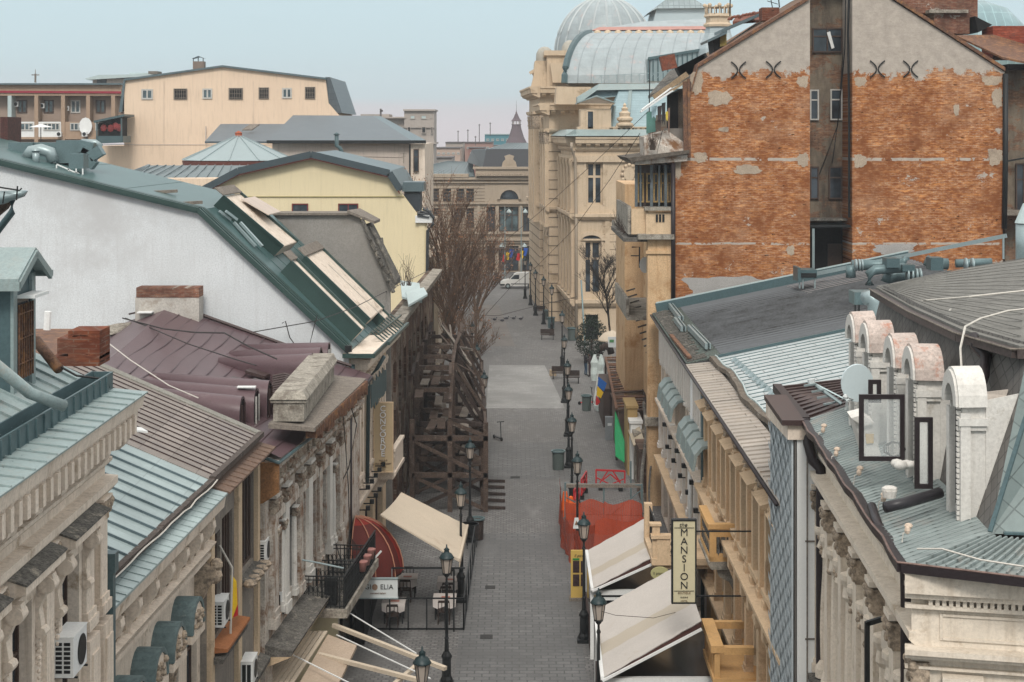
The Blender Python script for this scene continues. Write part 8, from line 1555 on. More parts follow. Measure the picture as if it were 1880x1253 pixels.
b = MB(); b.bar((5.35, 55.3, 3.7), (5.95, 55.3, 3.7), .03).bar((5.35, 55.3, 4.75), (5.95, 55.3, 4.75), .03)
for k in range(5):
    for z in (3.85, 4.1, 4.38, 4.62): b.tube([(5.42 + k * .11 + .05 * math.cos(a_ * .8), 55.3, z + .1 * math.sin(a_ * .8)) for a_ in range(9)], .012, 4)
b.bar((4.9, 55.5, 4.7), (4.9, 58.2, 4.7), .04); 
for k in range(14): b.bar((4.9, 55.6 + k * .19, 3.62), (4.9, 55.6 + k * .19, 4.7), .025)
b.build('railing', BLACK, t)
t = thing('menu_board', 'yellow free standing menu board lettered il piccolo at the right lantern', 'sign board', P(1064, 1103, 62.9)); a = P(1048, 1103, 62.9); c = P(1081, 1011, 62.9); YM = mat('menu_yellow', (.50, .34, .09), .6, .04, 1, bmp=0); MB().box(a.x, c.x, 62.9, 63.0, .12, c.z).build('panel', YM, t); MB().box(a.x - .06, c.x + .05, 62.8, 63.3, 0, .12).build('foot', PLANK, t)
text('Il piccolo', .15, (lerp(a.x, c.x, .58), 62.88, c.z - .2), EX, LETB, 'lettering', t, .004, shear=.3)
for i in range(2):
    for j in range(2):
        MB().box(a.x + .08 + i * .3, a.x + .33 + i * .3, 62.88, 62.897, c.z - .85 - j * .52, c.z - .4 - j * .52).build('picture', mat('menu_photo', (.06, .03, .03), .5, .8, 9, bmp=0), t)
MB().box(a.x + .07, a.x + .33, 62.875, 62.896, c.z - .37, c.z - .3).build('green_bar', mat('menu_green', (.03, .2, .05), .6, .05, 1, bmp=0), t)
# ================================================================ orange net and red barriers
t = thing('orange_net_fence', 'orange plastic safety net on a steel frame round a dig in the street', 'fence', (4.5, 71, 0)); NET, tt, bb = nodes('orange_net'); qv = uv(tt, (1, .6, 0), ZX); br = tt.nodes.new('ShaderNodeTexBrick'); tt.links.new(qv, br.inputs[0]); br.offset = 0; br.inputs['Scale'].default_value = 1; br.inputs['Brick Width'].default_value = .07; br.inputs['Row Height'].default_value = .05; br.inputs['Mortar Size'].default_value = .013
bb.inputs['Base Color'].default_value = (.38, .055, .02, 1); bb.inputs['Roughness'].default_value = .6; k_ = mulf(tt, br.outputs['Fac'], .5); ad_ = tt.nodes.new('ShaderNodeMath'); ad_.operation = 'ADD'; ad_.inputs[1].default_value = .55; tt.links.new(k_, ad_.inputs[0]); tt.links.new(ad_.outputs[0], bb.inputs['Alpha'])
def netwall(pts, z0, z1, n=8):
    b = MB()
    for (p, q) in zip(pts, pts[1:]):
        for i in range(n):
            a_, c_ = i / n, (i + 1) / n; A = lerp(V((*p, 0)), V((*q, 0)), a_); C = lerp(V((*p, 0)), V((*q, 0)), c_); w = lambda s: .1 * math.sin(s * 9 + p[0] * 3); zz = lambda s: z1 + .12 * math.sin(s * 7 + p[1])
            b.quad((A.x + w(a_), A.y + w(a_), z0), (C.x + w(c_), C.y + w(c_), z0), (C.x - w(c_) * .4, C.y, zz(c_)), (A.x - w(a_) * .4, A.y, zz(a_)))
    return b.build('net', NET, t)
netwall([(2.32, 78.5), (2.15, 72.6), (2.25, 69.8), (2.75, 67.3), (3.5, 69.4), (5.85, 70.2)], 0, 1.5)
netwall([(2.35, 72.2), (4.05, 72.05), (5.75, 71.9)], .3, 1.75)
b = MB()
for x, y in ((2.35, 72.3), (4.05, 72.1), (5.72, 72.0), (5.6, 77)): b.bar((x, y, 0), (x, y, 2.55), .07)
for z in (1.15, 2.5): b.bar((2.35, 72.3, z), (5.72, 72.0, z), .05)
b.bar((4.05, 72.1, .9), (5.72, 72, 2.3), .04).bar((4.05, 72.1, 1.2), (2.35, 72.3, 1.9), .03).bar((2.35, 72.3, 1.9), (4.05, 72.1, 1.0), .03); b.build('frame', GALVD, t); MB().box(2.4, 5.75, 72.0, 72.25, 2.38, 2.52).build('top_board', PLANK, t)
for i in range(3): b = MB(); b.lathe((2.5 + i * .25, 76.8 - i * .6, 0), [(.22, 0), (.18, .6), (.1, 1.15 - i * .1), (0, 1.2 - i * .1)], 8); one(b, 'orange_roll', mat('orange_plastic', (.75, .13, .02), .5, .1, 2, bmp=0), 'upright roll of orange netting behind the steel frame, %s' % ('tallest', 'middle', 'shortest')[i], 'net roll')
def barrier(p, q, lab):
    p, q = V(p), V(q); t = thing('road_barrier', lab, 'barrier', (p + q) / 2, 'red plastic road barriers'); up = V((0, 0, 1)); b = MB()
    for z in (.25, .98): b.bar(p + up * z, q + up * z, .07, .09)
    for s in (0, 1): b.bar(lerp(p, q, s) + up * .22, lerp(p, q, s) + up * 1.0, .09, .07)
    m_ = (p + q) / 2
    for s, e in ((.1, .42), (.25, .5), (.9, .58), (.75, .5)): b.bar(lerp(p, q, s) + up * (.25 if s in (.1, .9) else .5), lerp(p, q, e) + up * .98 if s in (.1, .9) else m_ + up * .8, .07, .06)
    b.bar(p + up * .6, m_ + up * .28, .05).bar(q + up * .6, m_ + up * .28, .05); b.build('panel', REDP, t)
    for s in (.15, .85): f_ = lerp(p, q, s); MB().box(f_.x - .1, f_.x + .1, f_.y - .25, f_.y + .25, 0, .22).build('foot', BLACK, t)
barrier((4.25, 82.6, 0), (5.68, 82.3, 0), 'red road barrier standing square to the street behind the net'); barrier((3.4, 80.2, 0), (3.75, 82.2, 0), 'red road barrier seen nearly edge on, right of the other edge-on one'); barrier((2.95, 77.8, 0), (3.25, 79.4, 0), 'red road barrier seen edge on, next to the orange rolls')
t = thing('warning_sign', 'small white paper warning sign tied to the second lantern', 'sign', P(1059, 968, 60)); MB().prism([P(1052, 971, 60), P(1065, 971, 60), P(1062, 951, 60), P(1055, 951, 60)], (0, .02, 0)).build('panel', SIGNW, t); MB().prism([P(1055, 964, 59.98), P(1062, 964, 59.98), P(1058.5, 956, 59.98)], (0, -.005, 0)).build('symbol', LETD, t)
# ================================================================ bins, scooter, benches, ground objects
def bin_(loc, r_, h, m, lab, nm='litter_bin'):
    t = thing(nm, lab, 'bin', loc); MB().lathe(loc, [(r_ * .78, 0), (r_ * .8, .08), (r_ * .85, h * .9), (r_ * .98, h * .93)], 18).build('body', m, t, False); MB().lathe(V(loc) + V((0, 0, h * .93)), [(r_ * .7, -.25), (r_ * .85, .02), (r_ * 1.02, .02), (r_ * 1.02, .09), (r_ * .84, .09), (r_ * .8, -.1)], 18).build('rim', GALVD, t)
BINM = mat('bin_grey_green', (.075, .095, .09), .5, .15, 3)
bin_((P(1025, 0, 87.5).x, 87.5, 0), .38, 1.0, BINM, 'dark grey green planter bin beside the right lantern', 'planter_bin'); bin_((P(1077, 0, 106).x, 106, 0), .36, 1.0, BINM, 'grey green bin near the flag'); bin_((P(1051, 0, 142).x, 142, 0), .5, 1.1, BINM, 'large bin at the palace corner'); bin_((P(1012, 0, 151).x, 151, 0), .38, 1.0, DTURQ, 'teal bin below the palace'); bin_((P(1005, 0, 158).x, 158, 0), .45, .9, BINM, 'wide tub planter by the palace wall'); bin_((P(876, 0, 72).x, 72.4, 0), .33, .95, WOODD, 'brown bin behind the cream awning'); bin_((P(1014, 0, 172).x - .3, 160, 0), .4, .8, CONC, 'stone planter by the palace steps', 'stone_planter')
t = thing('wire_rack', 'round black wire rack table beside the brown bin', 'rack', (P(862, 0, 71).x, 71, 0)); q = V(t['org']); b = MB(); b.lathe(q + V((0, 0, 1.0)), [(.42, 0), (.42, .04), (.38, .04), (.38, 0)], 16)
for k in range(10): a_ = k * .628; b.bar(q + V((.4 * math.cos(a_), .4 * math.sin(a_), 1.0)), q + V((.3 * math.cos(a_), .3 * math.sin(a_), 0)), .03)
b.build('frame', BLACK, t)
def scooter(loc, rz, lab, col=BLACK):
    t = thing('kick_scooter', lab, 'scooter', loc); c_, s_ = math.cos(rz), math.sin(rz); T = lambda a, b_, z: (loc[0] + a * c_ - b_ * s_, loc[1] + a * s_ + b_ * c_, z)
    MB().bar(T(-.45, 0, .14), T(.38, 0, .14), .15, .05).build('deck', col, t); MB().bar(T(.42, 0, .15), T(.34, 0, 1.1), .05).build('stem', BLACK, t); MB().bar(T(.34, -.24, 1.1), T(.34, .24, 1.1), .04).build('handlebar', BLACK, t)
    for a_ in (-.5, .48): MB().prism([T(a_ + .11 * math.cos(k * .63), -.03, .11 + .11 * math.sin(k * .63)) for k in range(10)], V(T(0, .06, 0)) - V(T(0, 0, 0))).build('wheel', BLACK, t)
scooter((P(914, 0, 96).x, 96, 0), -1.1, 'black electric scooter parked alone by the scaffold'); scooter((P(1074, 0, 111).x, 108.5, 0), .3, 'scooter with a red tag behind the bin near the flag', REDP)
b = MB(); q = PZ(1015, 690, 0); b.box(q.x - .25, q.x + .25, q.y - .25, q.y + .25, 0, .42); one(b, 'stone_block', mat('box_tan', (.32, .25, .17), .9, .2, 3), 'tan stone block standing alone on the street', 'stone block')
for i, (x, y) in enumerate(((1028, 692), (1049, 700), (1005, 620), (990, 575))): t = thing('street_bench', 'dark iron bench, %s' % ('near the tan stone block', 'beside the lanterns right of the tan block', 'at the palace wall', 'far up by the palace')[i], 'bench', PZ(x, y + 4, 0)); q = V(t['org']); MB().box(q.x - .6, q.x + .6, q.y - .2, q.y + .2, .42, .47).build('seat', WOODD, t); MB().box(q.x - .6, q.x + .6, q.y + .2, q.y + .24, .5, .9).build('backrest', WOODD, t); [MB().box(q.x + s - .03, q.x + s + .03, q.y - .2, q.y + .2, 0, .42).build('leg', BLACK, t) for s in (-.5, .5)]
random.seed(3)
for i, (x, y) in enumerate(((930, 587), (943, 587), (956, 588), (922, 591), (908, 589))):
    q = PZ(x, y, 0); b = MB(); b.ball(q + V((0, 0, .14)), .12, 8, (1.7, .8, .9)).ball(q + V((.2, 0, .28)), .06, 6).bar(q + V((-.18, 0, .16)), q + V((-.36, 0, .2)), .06, .03).bar(q + V((0, 0, 0)), q + V((0, 0, .1)), .02); one(b, 'pigeon', mat('pigeon_grey', (.06, .06, .07), .8, .3, 8), 'dark pigeon on the paving in the distance', 'bird', 'pigeons on the street')
# iron utility covers and drains
for i, (x, y, w_) in enumerate(((893, 1170, .45), (900, 1079, .4), (946, 877, .5), (884, 757, .4))): q = PZ(x, y, 0); b = MB(); b.box(q.x - w_ / 2, q.x + w_ / 2, q.y - .25, q.y + .25, .004, .014); one(b, 'drain_cover', mat('drain_iron', (.035, .034, .033), .7, .3, 8), 'small dark drain cover in the paving, %s from the camera' % ('first', 'second', 'third', 'fourth')[i], 'drain cover')
# ================================================================ RIGHT mid: kiosks, canopy, flag, people
t = thing('slatted_canopy', 'long rusty slatted canopy frame over the kiosks on the right', 'canopy', (6.3, 100, 0)); random.seed(21)
b0, b1, b2, b3 = P(1132, 752, 90), P(1186, 748, 90), P(1172, 657, 110), P(1112, 657, 110)
for k in range(24): s = k / 23; p, q = lerp(b0, b3, s), lerp(b1, b2, s); MB().bar(p + V((0, 0, U(-.05, .05))), q + V((0, U(-.2, .2), U(-.05, .08))), .3, .07).build('slat', RUSTY if k % 3 else WOOD, t)
for s in (0, .5, 1): p, q = lerp(b0, b3, s), lerp(b1, b2, s); MB().bar((p.x, p.y, 0), p, .12).build('post', WOODD, t)
MB().bar(b0, b3, .14).build('rail', RUSTY, t); MB().bar(b1, b2, .14).build('rail', WOODD, t)
for i, (x0, x1, y, h, m, lab) in enumerate(((5.95, 7.6, 91, 2.5, mat('brown_kiosk', (.16, .11, .09), .8, .2, 2), 'brown boarded kiosk under the near end of the slatted canopy'), (5.6, 7.5, 100, 2.3, mat('dark_kiosk', (.07, .05, .045), .8, .2, 2), 'dark kiosk under the far end of the slatted canopy'))): b = MB(); b.box(x0, x1, y, y + 6, 0, h); b.box(x0 - .1, x1 + .1, y - .1, y + 6.1, h, h + .08); one(b, 'kiosk', m, lab, 'kiosk')
b = MB(); b.prism([P(1129, 757, 89.6), P(1134, 770, 89.4), P(1146, 812, 88), P(1146, 850, 87), P(1130, 838, 87.6), P(1128, 800, 88.6)], (.02, .02, .05)); one(b, 'green_sheet', mat('green_sheet', (.01, .26, .09), .6, .15, 1.5), 'bright green fabric sheet hanging on the kiosk side', 'fabric sheet')
t = thing('utility_cabinet', 'grey metal utility cabinet by the green sheet', 'cabinet', P(1119, 808, 96)); q = P(1119, 806, 96); MB().box(q.x - .25, q.x + .25, 95.8, 96.2, 0, 1.35).build('casing', mat('cabinet_grey', (.2, .22, .23), .5, .1, 2), t); MB().box(q.x - .12, q.x + .12, 95.78, 95.8, .85, 1.0).build('plate', SIGNW, t)
b = MB(); b.prism([P(1153, 790, 86), P(1170, 772, 86), P(1182, 806, 83), P(1163, 818, 83)], (0, 0, -.06)); one(b, 'tilted_board', mat('beige_board', (.45, .38, .28), .7, .1, 2), 'beige board tilted out over the right pavement', 'board')
for i, (x0, x1, y0, y1, D, m, nm) in enumerate(((1152, 1158, 750, 870, 86, mat('yellow_strip', (.36, .25, .11), .8, .1, 2), 'yellow painted shopfront pilaster'), (1158, 1166, 778, 880, 85, WPAINT, 'white shopfront pilaster'), (1166, 1180, 800, 905, 84, OLDST, 'worn stone shopfront pilaster'), (1176, 1196, 830, 960, 80, BRKS, 'dark brick shopfront pier'))):
    b = MB(); a = P(x0, y0, D); c = P(x1, y1, D); b.box(a.x, c.x + .35, D, D + 2.5, 0, a.z).box(a.x - .08, c.x + .4, D - .08, D + 2.6, a.z, a.z + .15); one(b, 'shopfront_pier', m, nm + ' on the right pavement', 'pier')
b = MB(); pts = [P(1182 + 14 * math.sin(k * .5) * .3, 750 + k * 16, 86 - k * 1.1) + V((0, 0, .3)) for k in range(14)]
b.tube(pts, .09, 7); b.tube([p + V((.35, 0, -.4)) for p in pts], .05, 5); one(b, 'cornice_edge', DARKST, 'blackened broken cornice edge winding down the right side', 'cornice')
t = thing('tricolour_flag', 'blue yellow and red flag with white edge on a slanted pole at the right', 'flag', P(1100, 700, 98)); D = 98; cs = [(0, mat('flag_blue2', (.02, .12, .42), .8, .1, 3, bmp=0)), (1, MC['flag_yellow']), (2, MC['flag_red'])]
MB().bar(P(1098, 686, D), P(1090, 742, D), .05).build('pole', WPAINT, t)
for k, m in cs: z0, z1 = 690 + k * 17, 690 + (k + 1) * 17; MB().prism([P(1099 - k * 2, z0 + 2, D), P(1114 - k * 6, z0 + 14, D), P(1113 - k * 6 - 4, z1 + 12 - k * 4, D), P(1097 - k * 2, z1 + 2, D)], (0, .03, 0)).build('stripe', m, t)
random.seed(8)
for i, (x, y, D, w_, h) in enumerate(((1092, 692, 119, .5, 1.9), (1103, 700, 116, .5, 2.3), (1111, 735, 104, .45, 1.9), (1098, 738, 106, .4, 1.4))):
    q = P(x, y, D); b = MB(); pr = [(w_ * .5, 0), (w_ * .62, h * .25), (w_ * .45, h * .5), (w_ * .55, h * .7), (w_ * .25, h * .9), (.05, h)]; b.lathe((q.x, D, 0), pr, 9); b.v = [(a + U(-.06, .06), c + U(-.06, .06), z) for a, c, z in b.v]; one(b, 'wrapped_parasol', mat('plastic_wrap', (.55, .62, .60), .35, .15, 3), 'closed parasol wrapped in white plastic, %s' % ('beside the two people', 'tallest, behind the flag', 'right of the flag foot', 'low one under the flag')[i], 'wrapped parasol')
b = MB(); q = P(1122, 618, 118); b.lathe(q + V((0, 0, -.3)), [(1.0, 0), (.95, .1), (.6, .5), (.1, .75), (0, .76)], 10); b.bar(q, (q.x, q.y, 0), .06); one(b, 'beige_parasol', CANVAS, 'beige rounded parasol by the far kiosks', 'parasol', smooth=True)
t = thing('hanging_banner', 'grey vertical banner with dark scrawl beside the kiosks', 'sign', P(1140, 690, 112)); MB().prism([P(1133, 605, 112), P(1142, 612, 112), P(1144, 655, 112), P(1133, 660, 112)], (0, .05, 0)).build('panel', mat('banner_grey', (.42, .42, .42), .7, .1, 2), t); b = MB(); [b.bar(P(1135 + (k % 2) * 3, 620 + k * 8, 111.95), P(1140 - (k % 2) * 2, 625 + k * 8, 111.95), .08) for k in range(4)]; b.build('scrawl', LETB, t)
t = thing('lit_sign', 'small pale sign box under the beige parasol', 'sign', P(1123, 640, 116)); MB().prism([P(1116, 619, 116), P(1131, 619, 116), P(1131, 638, 116), P(1117, 638, 116)], (0, .1, 0)).build('panel', SIGNW, t); MB().prism([P(1119, 624, 115.97), P(1127, 624, 115.97), P(1127, 629, 115.97), P(1119, 629, 115.97)], (0, -.01, 0)).build('symbol', mat('sign_green', (.08, .25, .1), .6, .1, 1, bmp=0), t)
b = MB(); q = P(1112, 650, 117); b.tube([q + V((-.4, 0, 0)), q + V((-.3, 0, .4)), q + V((0, 0, .55)), q + V((.3, 0, .4)), q + V((.4, 0, 0))], .25, 8); one(b, 'brown_hood', WOODD, 'small brown rounded hood over a kiosk window', 'hood', smooth=True)
# people
def person(loc, rz, lab, jacket, trousers, hair, arm=0.0):
    t = thing('person', lab, 'person', loc); c_, s_ = math.cos(rz), math.sin(rz); L = V(loc)
    T = lambda a, b_, z: V((a * c_ - b_ * s_, a * s_ + b_ * c_, z))
    js = dict(pel=(0, 0, .95), wai=(0, 0, 1.1), che=(0, .02, 1.32), nec=(0, .0, 1.48), hea=(0, .03, 1.62), top=(0, .02, 1.72), sl=(-.19, 0, 1.4), sr=(.19, 0, 1.4), el=(-.25, .03, 1.14), er=(.25, .05, 1.14), wl=(-.24, .14, .92), wr=(.22, .2 + arm * .1, .95 + arm * .3), hl=(-.1, 0, .9), hr=(.1, 0, .9), kl=(-.11, .03, .5), kr=(.11, .05, .5), al=(-.11, -.02, .09), ar=(.12, .0, .09), fl=(-.12, .14, .04), fr=(.13, .17, .04))
    rd = dict(pel=.15, wai=.14, che=.16, nec=.055, hea=.1, top=.07, sl=.075, sr=.075, el=.05, er=.05, wl=.035, wr=.035, hl=.09, hr=.09, kl=.06, kr=.06, al=.045, ar=.045, fl=.04, fr=.04)
    ks = list(js); es = [('pel', 'wai'), ('wai', 'che'), ('che', 'nec'), ('nec', 'hea'), ('hea', 'top'), ('che', 'sl'), ('che', 'sr'), ('sl', 'el'), ('el', 'wl'), ('sr', 'er'), ('er', 'wr'), ('pel', 'hl'), ('pel', 'hr'), ('hl', 'kl'), ('kl', 'al'), ('al', 'fl'), ('hr', 'kr'), ('kr', 'ar'), ('ar', 'fr')]
    me = bpy.data.meshes.new('body'); me.from_pydata([T(*js[k]) for k in ks], [(ks.index(a), ks.index(b_)) for a, b_ in es], []); o = bpy.data.objects.new('body', me); COL.objects.link(o); bm = bmesh.new(); bm.from_mesh(me); bm.verts.ensure_lookup_table(); ly = bm.verts.layers.skin.verify()
    for i, k in enumerate(ks): bm.verts[i][ly].radius = (rd[k],) * 2
    bm.verts[0][ly].use_root = True; bm.to_mesh(me); bm.free(); o.modifiers.new('skin', 'SKIN'); m_ = o.modifiers.new('sub', 'SUBSURF'); m_.levels = 1; m_.render_levels = 1
    me2 = bpy.data.meshes.new_from_object(o.evaluated_get(bpy.context.evaluated_depsgraph_get())); bpy.data.objects.remove(o); me2.name = 'body'
    skin = mat('skin', (.42, .24, .17), .6, .05, 3, bmp=0)
    for q in (skin, jacket, trousers, BLACK, hair): me2.materials.append(q)
    for f in me2.polygons: 
        z = f.center.z; r2 = abs(T(0, 0, 0).x + f.center.x * c_ + f.center.y * s_)
        yl = -f.center.x * s_ + f.center.y * c_
        f.material_index = 3 if z < .1 else 2 if (z < .95 and r2 < .2) else 0 if (z > 1.5 and yl > .06 and z < 1.68) or z < .97 and r2 >= .2 else 4 if z > 1.56 else 1
        f.use_smooth = True
    o = bpy.data.objects.new('body', me2); COL.objects.link(o); o.parent = t; o.location = (0, 0, 0)
    return t
J1 = mat('jacket_black', (.018, .018, .022), .8, .2, 4, bmp=0); J2 = mat('jeans_blue', (.03, .06, .10), .85, .2, 4, bmp=0); J3 = mat('jacket_brown', (.05, .03, .03), .8, .2, 4, bmp=0); HR = mat('dark_hair', (.02, .015, .012), .7, .1, 5, bmp=0)
q = PZ(1075, 690, 0); person((q.x, q.y, 0), -1.2, 'person in black jacket and blue jeans standing at the right of the street', J1, J2, HR); q = PZ(1083, 692, 0); person((q.x, q.y, 0), 1.6, 'person in dark brown coat facing the other one in black', J3, J3, HR, 1)
q = PZ(911, 524, 0); person((q.x, q.y, 0), .4, 'distant person in dark clothes left of the white van', J1, J1, HR); q = PZ(919, 523, 0); person((q.x, q.y, 0), 2.4, 'distant person in pale coat left of the white van', mat('coat_pale', (.35, .3, .26), .8, .1, 3, bmp=0), J3, HR)
# ================================================================ white van
t = thing('white_van', 'small white panel van parked across the end of the street', 'van', (0.9, 190, 0)); x0 = P(919, 0, 190).x; Y = 189.2
pf = [(0, .45), (.02, .75), (.25, .92), (.95, 1.05), (1.55, 1.62), (1.9, 1.8), (4.2, 1.86), (4.3, 1.7), (4.35, .5), (4.1, .32), (.2, .3)]
bo = MB().prism([(x0 + a, Y, z) for a, z in pf], (0, 1.7, 0)).build('body', mat('van_white', (.62, .62, .6), .3, .03, 1, bmp=0), t); MB().prism([(x0 + 1.15, Y - .012, 1.12), (x0 + 1.62, Y - .012, 1.58), (x0 + 2.15, Y - .012, 1.62), (x0 + 2.15, Y - .012, 1.1)], (0, .01, 0)).build('window', GLASS, t); MB().prism([(x0 + 1.0, Y + .1, 1.1), (x0 + 1.0, Y + 1.6, 1.1), (x0 + 1.52, Y + 1.5, 1.63), (x0 + 1.52, Y + .2, 1.63)], (-.02, 0, .02)).build('windscreen', GLASS, t)
for a in (.85, 3.45): w_ = MB().prism([(x0 + a + .31 * math.cos(k * .45), Y - .03, .31 + .31 * math.sin(k * .45)) for k in range(14)], (0, .2, 0)).build('wheel', BLACK, t); MB().prism([(x0 + a + .17 * math.cos(k * .63), Y - .045, .31 + .17 * math.sin(k * .63)) for k in range(10)], (0, .02, 0)).build('hubcap', GALV, w_)
MB().box(x0 - .03, x0 + .5, Y - .02, Y + 1.72, .35, .55).build('bumper', BLACK, t); MB().box(x0 + .03, x0 + .3, Y - .01, Y + .25, .7, .85).build('headlight', SIGNW, t); MB().box(x0 + 1.2, x0 + 4.3, Y - .015, Y - .001, .5, .6).build('side_trim', BLACK, t); b = MB(); b.box(x0 + 2.2, x0 + 2.215, Y - .01, Y - .001, .62, 1.7); b.build('door_gap', BLACK, t)
# ================================================================ trees
TWIG = mat('twig_bark', (.15, .095, .065), .9, .3, 3, bmp=0); LEAFB = mat('dead_leaf', (.32, .16, .09), .8, .4, 3, bmp=0); BARK = mat('tree_bark', (.085, .07, .058), .95, .35, 3, bmp=.3)
def bare_tree(lab, base, H, spread, n0, seed, leaves=500, upright=.8, tw=TWIG, nm='bare_tree', lf=LEAFB, leafs=.07):
    random.seed(seed); t = thing(nm, lab, 'tree', base); tr = MB(); br = MB(); lv = MB(); base = V(base); tips = []
    def grow(p, d, L, r_, lvl):
        n = 3; pts = [p]; dd_ = d.copy()
        for i in range(n): dd_ = (dd_ + V((U(-.13, .13), U(-.13, .13), U(-.02, .09)))).normalized(); pts.append(pts[-1] + dd_ * L / n)
        (tr if lvl == 0 else br).tube(pts, r_, 6 if lvl < 2 else 3, r_ * .55)
        if lvl >= 4: tips.append(pts[-1]); tips.append(pts[-2]); return
        k = (n0, 6, 6, 5)[lvl]
        for i in range(k):
            s = U(.35, 1.0) if lvl else U(.25, 1.0); j = min(n - 1, int(s * n)); q = lerp(pts[j], pts[j + 1], s * n - j); a = U(0, 6.28); tilt = U(.35, .75) * (1 if lvl else .8)
            nd_ = (dd_ * upright + V((math.cos(a) * spread, math.sin(a) * spread, .25)) * tilt).normalized(); grow(q, nd_, L * U(.48, .66), max(r_ * .46, .009), lvl + 1)
    grow(base, V((0, 0, 1)), H * .5, H * .013, 0); tr.build('trunk', BARK, t); c = br.build('crown', tw, t)
    for q in random.sample(tips, min(leaves, len(tips))):
        q = q + V((U(-.2, .2), U(-.2, .2), U(-.2, .2))); a = V((U(-1, 1), U(-1, 1), U(-1, 1))).normalized() * leafs; b_ = a.cross(V((U(-1, 1), U(-1, 1), U(-1, 1)))).normalized() * leafs * .7; lv.quad(q - a, q + b_, q + a, q - b_)
    if leaves: lv.build('leaves', lf, c)
    return t
bare_tree('bare brown tree with last dead leaves beyond the scaffold, biggest one', (P(842, 0, 116).x, 116, 0), 15.6, .7, 11, 4, 1100); bare_tree('bare slender tree in front of the bank facade, left of the big one', (P(812, 0, 112).x, 112, 0), 13.6, .6, 8, 9, 250); bare_tree('bare tree with rusty leaves reaching over the street near the van', (P(868, 0, 126).x, 126, 0), 12.0, .75, 7, 15, 800); bare_tree('low bare tree right behind the scaffold top', (P(835, 0, 106).x, 106, 0), 8.4, .8, 5, 22, 150)
bare_tree('small black leafless tree against the palace corner', (P(1122, 0, 118).x, 118, 3), 7.6, 1.0, 8, 31, 0, tw=mat('black_twig', (.03, .025, .022), .9, .2, 3, bmp=0))
t = thing('evergreen_shrub', 'dark green evergreen shrub at the palace corner', 'shrub', (P(1086, 0, 128).x, 128, 0)); random.seed(2); lv = MB(); st = MB()
for k in range(2600):
    a = U(0, 6.28); e_ = math.acos(U(-1, 1)); r_ = U(.55, 1) ** .5; lump = 1 + .25 * math.sin(a * 3) * math.sin(e_ * 4); q = V((t.location.x + 1.15 * r_ * lump * math.sin(e_) * math.cos(a), 128 + 1.2 * r_ * math.sin(e_) * math.sin(a), 1.9 + 1.7 * r_ * lump * math.cos(e_))); d = V((U(-1, 1), U(-1, 1), U(-.3, 1))).normalized() * .16; w_ = d.cross(V((U(-1, 1), U(-1, 1), U(-1, 1)))).normalized() * .05; lv.quad(q - w_, q + w_, q + d)
st.tube([(t.location.x, 128, 0), (t.location.x, 128, 1.8)], .1, 6); st.build('trunk', BARK, t); lv.build('crown', mat('evergreen_leaf', (.018, .035, .02), .7, .5, 2, bmp=0), t)
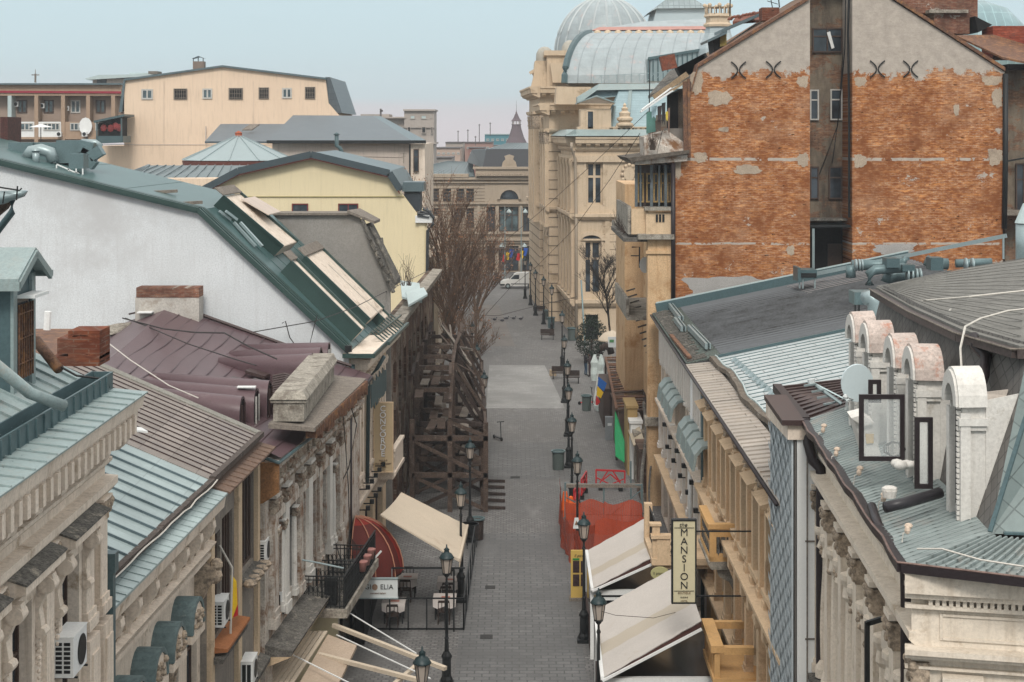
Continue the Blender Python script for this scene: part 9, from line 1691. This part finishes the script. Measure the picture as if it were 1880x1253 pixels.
# ================================================================ overhead cables
for i, (pts, lab) in enumerate((
    ([(1190, 205, 78), (1090, 300, 92), (985, 395, 110), (900, 465, 130)], 'long black cable from the top loggia down across the palace'), ([(1175, 245, 78.5), (1120, 330, 88), (1050, 425, 100), (985, 490, 115), (940, 525, 135), (890, 580, 140), (855, 610, 135)], 'black cable slanting from the balcony down past the palace to the street lamps'), ([(1060, 545, 130), (985, 562, 125), (915, 580, 120), (860, 578, 116)], 'thin cable hung between the palace corner and the bare tree'),
    ([(785, 498, 90), (720, 530, 75), (650, 565, 64), (580, 590, 60), (465, 610, 58)], 'cable from the yellow house across the green mansard to the white wall'), ([(1290, 1112, 50), (1200, 1135, 48), (1130, 1130, 47), (1102, 1122, 48.2)], 'thin cable over the lower white awning'), ([(1216, 240, 79), (1195, 330, 79), (1180, 430, 85)], 'cable hanging down the decaying facade'))):
    P3 = [P(*q) for q in pts]; b = MB(); b.tube(P3, .018 if i not in (4,) else .008, 4); one(b, 'overhead_cable', WIRE, lab, 'cable')
b = MB(); b.tube([P(518, 594, 61.3), P(524, 590, 61.3), P(532, 620, 61.3), P(545, 638, 61.3), P(558, 642, 61.3), P(568, 636, 61.3), P(574, 610, 61.3), P(582, 580, 61.3)], .02, 5); one(b, 'looped_cable', WIRE, 'black cable hanging in a loop on the white gable wall', 'cable')
b = MB(); b.tube([P(655, 1130, 54), P(600, 940, 57), P(640, 860, 58), P(655, 780, 58), P(640, 735, 57)], .02, 5).tube([P(592, 692, 55), P(628, 730, 56), P(640, 900, 57), P(642, 1000, 57)], .018, 5); one(b, 'facade_cables', WIRE, 'loose black cables down the ruined ornate facade', 'cable')
# lamps' neighbour pole by the palace and a thin mast
b = MB(); b.tube([(P(1067, 0, 140).x, 140, P(0, 515, 140).z), (P(1074, 0, 137).x, 137, 0)], .07, 6); one(b, 'leaning_pole', GALVD, 'thin grey pole leaning in front of the palace corner', 'pole')
b = MB(); b.bar(P(1192, 206, 79), P(1193, 110, 79), .05); one(b, 'loggia_mast', BLACK, 'thin vertical mast rising from the top loggia', 'mast')
b = MB(); b.bar(P(1340, 30, 85), P(1341, -20, 85), .06).bar(P(1418, 14, 81), P(1414, -8, 81), .04).bar(P(1408, 2, 81), P(1428, 8, 81), .03).bar(P(1431, 14, 81), P(1429, -6, 81), .05); one(b, 'roof_aerials', BLACK, 'thin aerials above the left coping of the firewall house', 'antenna')

# ================================================================ air: thin winter haze
b = MB(); b.box(-1010, 1010, -210, 1410, -1, 64); hz = b.build('haze', bpy.data.materials.new('haze_air')); hz['kind'] = 'stuff'; hm = hz.data.materials[0]; hm.use_nodes = True; t = hm.node_tree; t.nodes.clear()
o = t.nodes.new('ShaderNodeOutputMaterial'); v = t.nodes.new('ShaderNodeVolumePrincipled'); v.inputs['Color'].default_value = (.86, .9, .95, 1); v.inputs['Density'].default_value = .00035; t.links.new(v.outputs[0], o.inputs['Volume'])
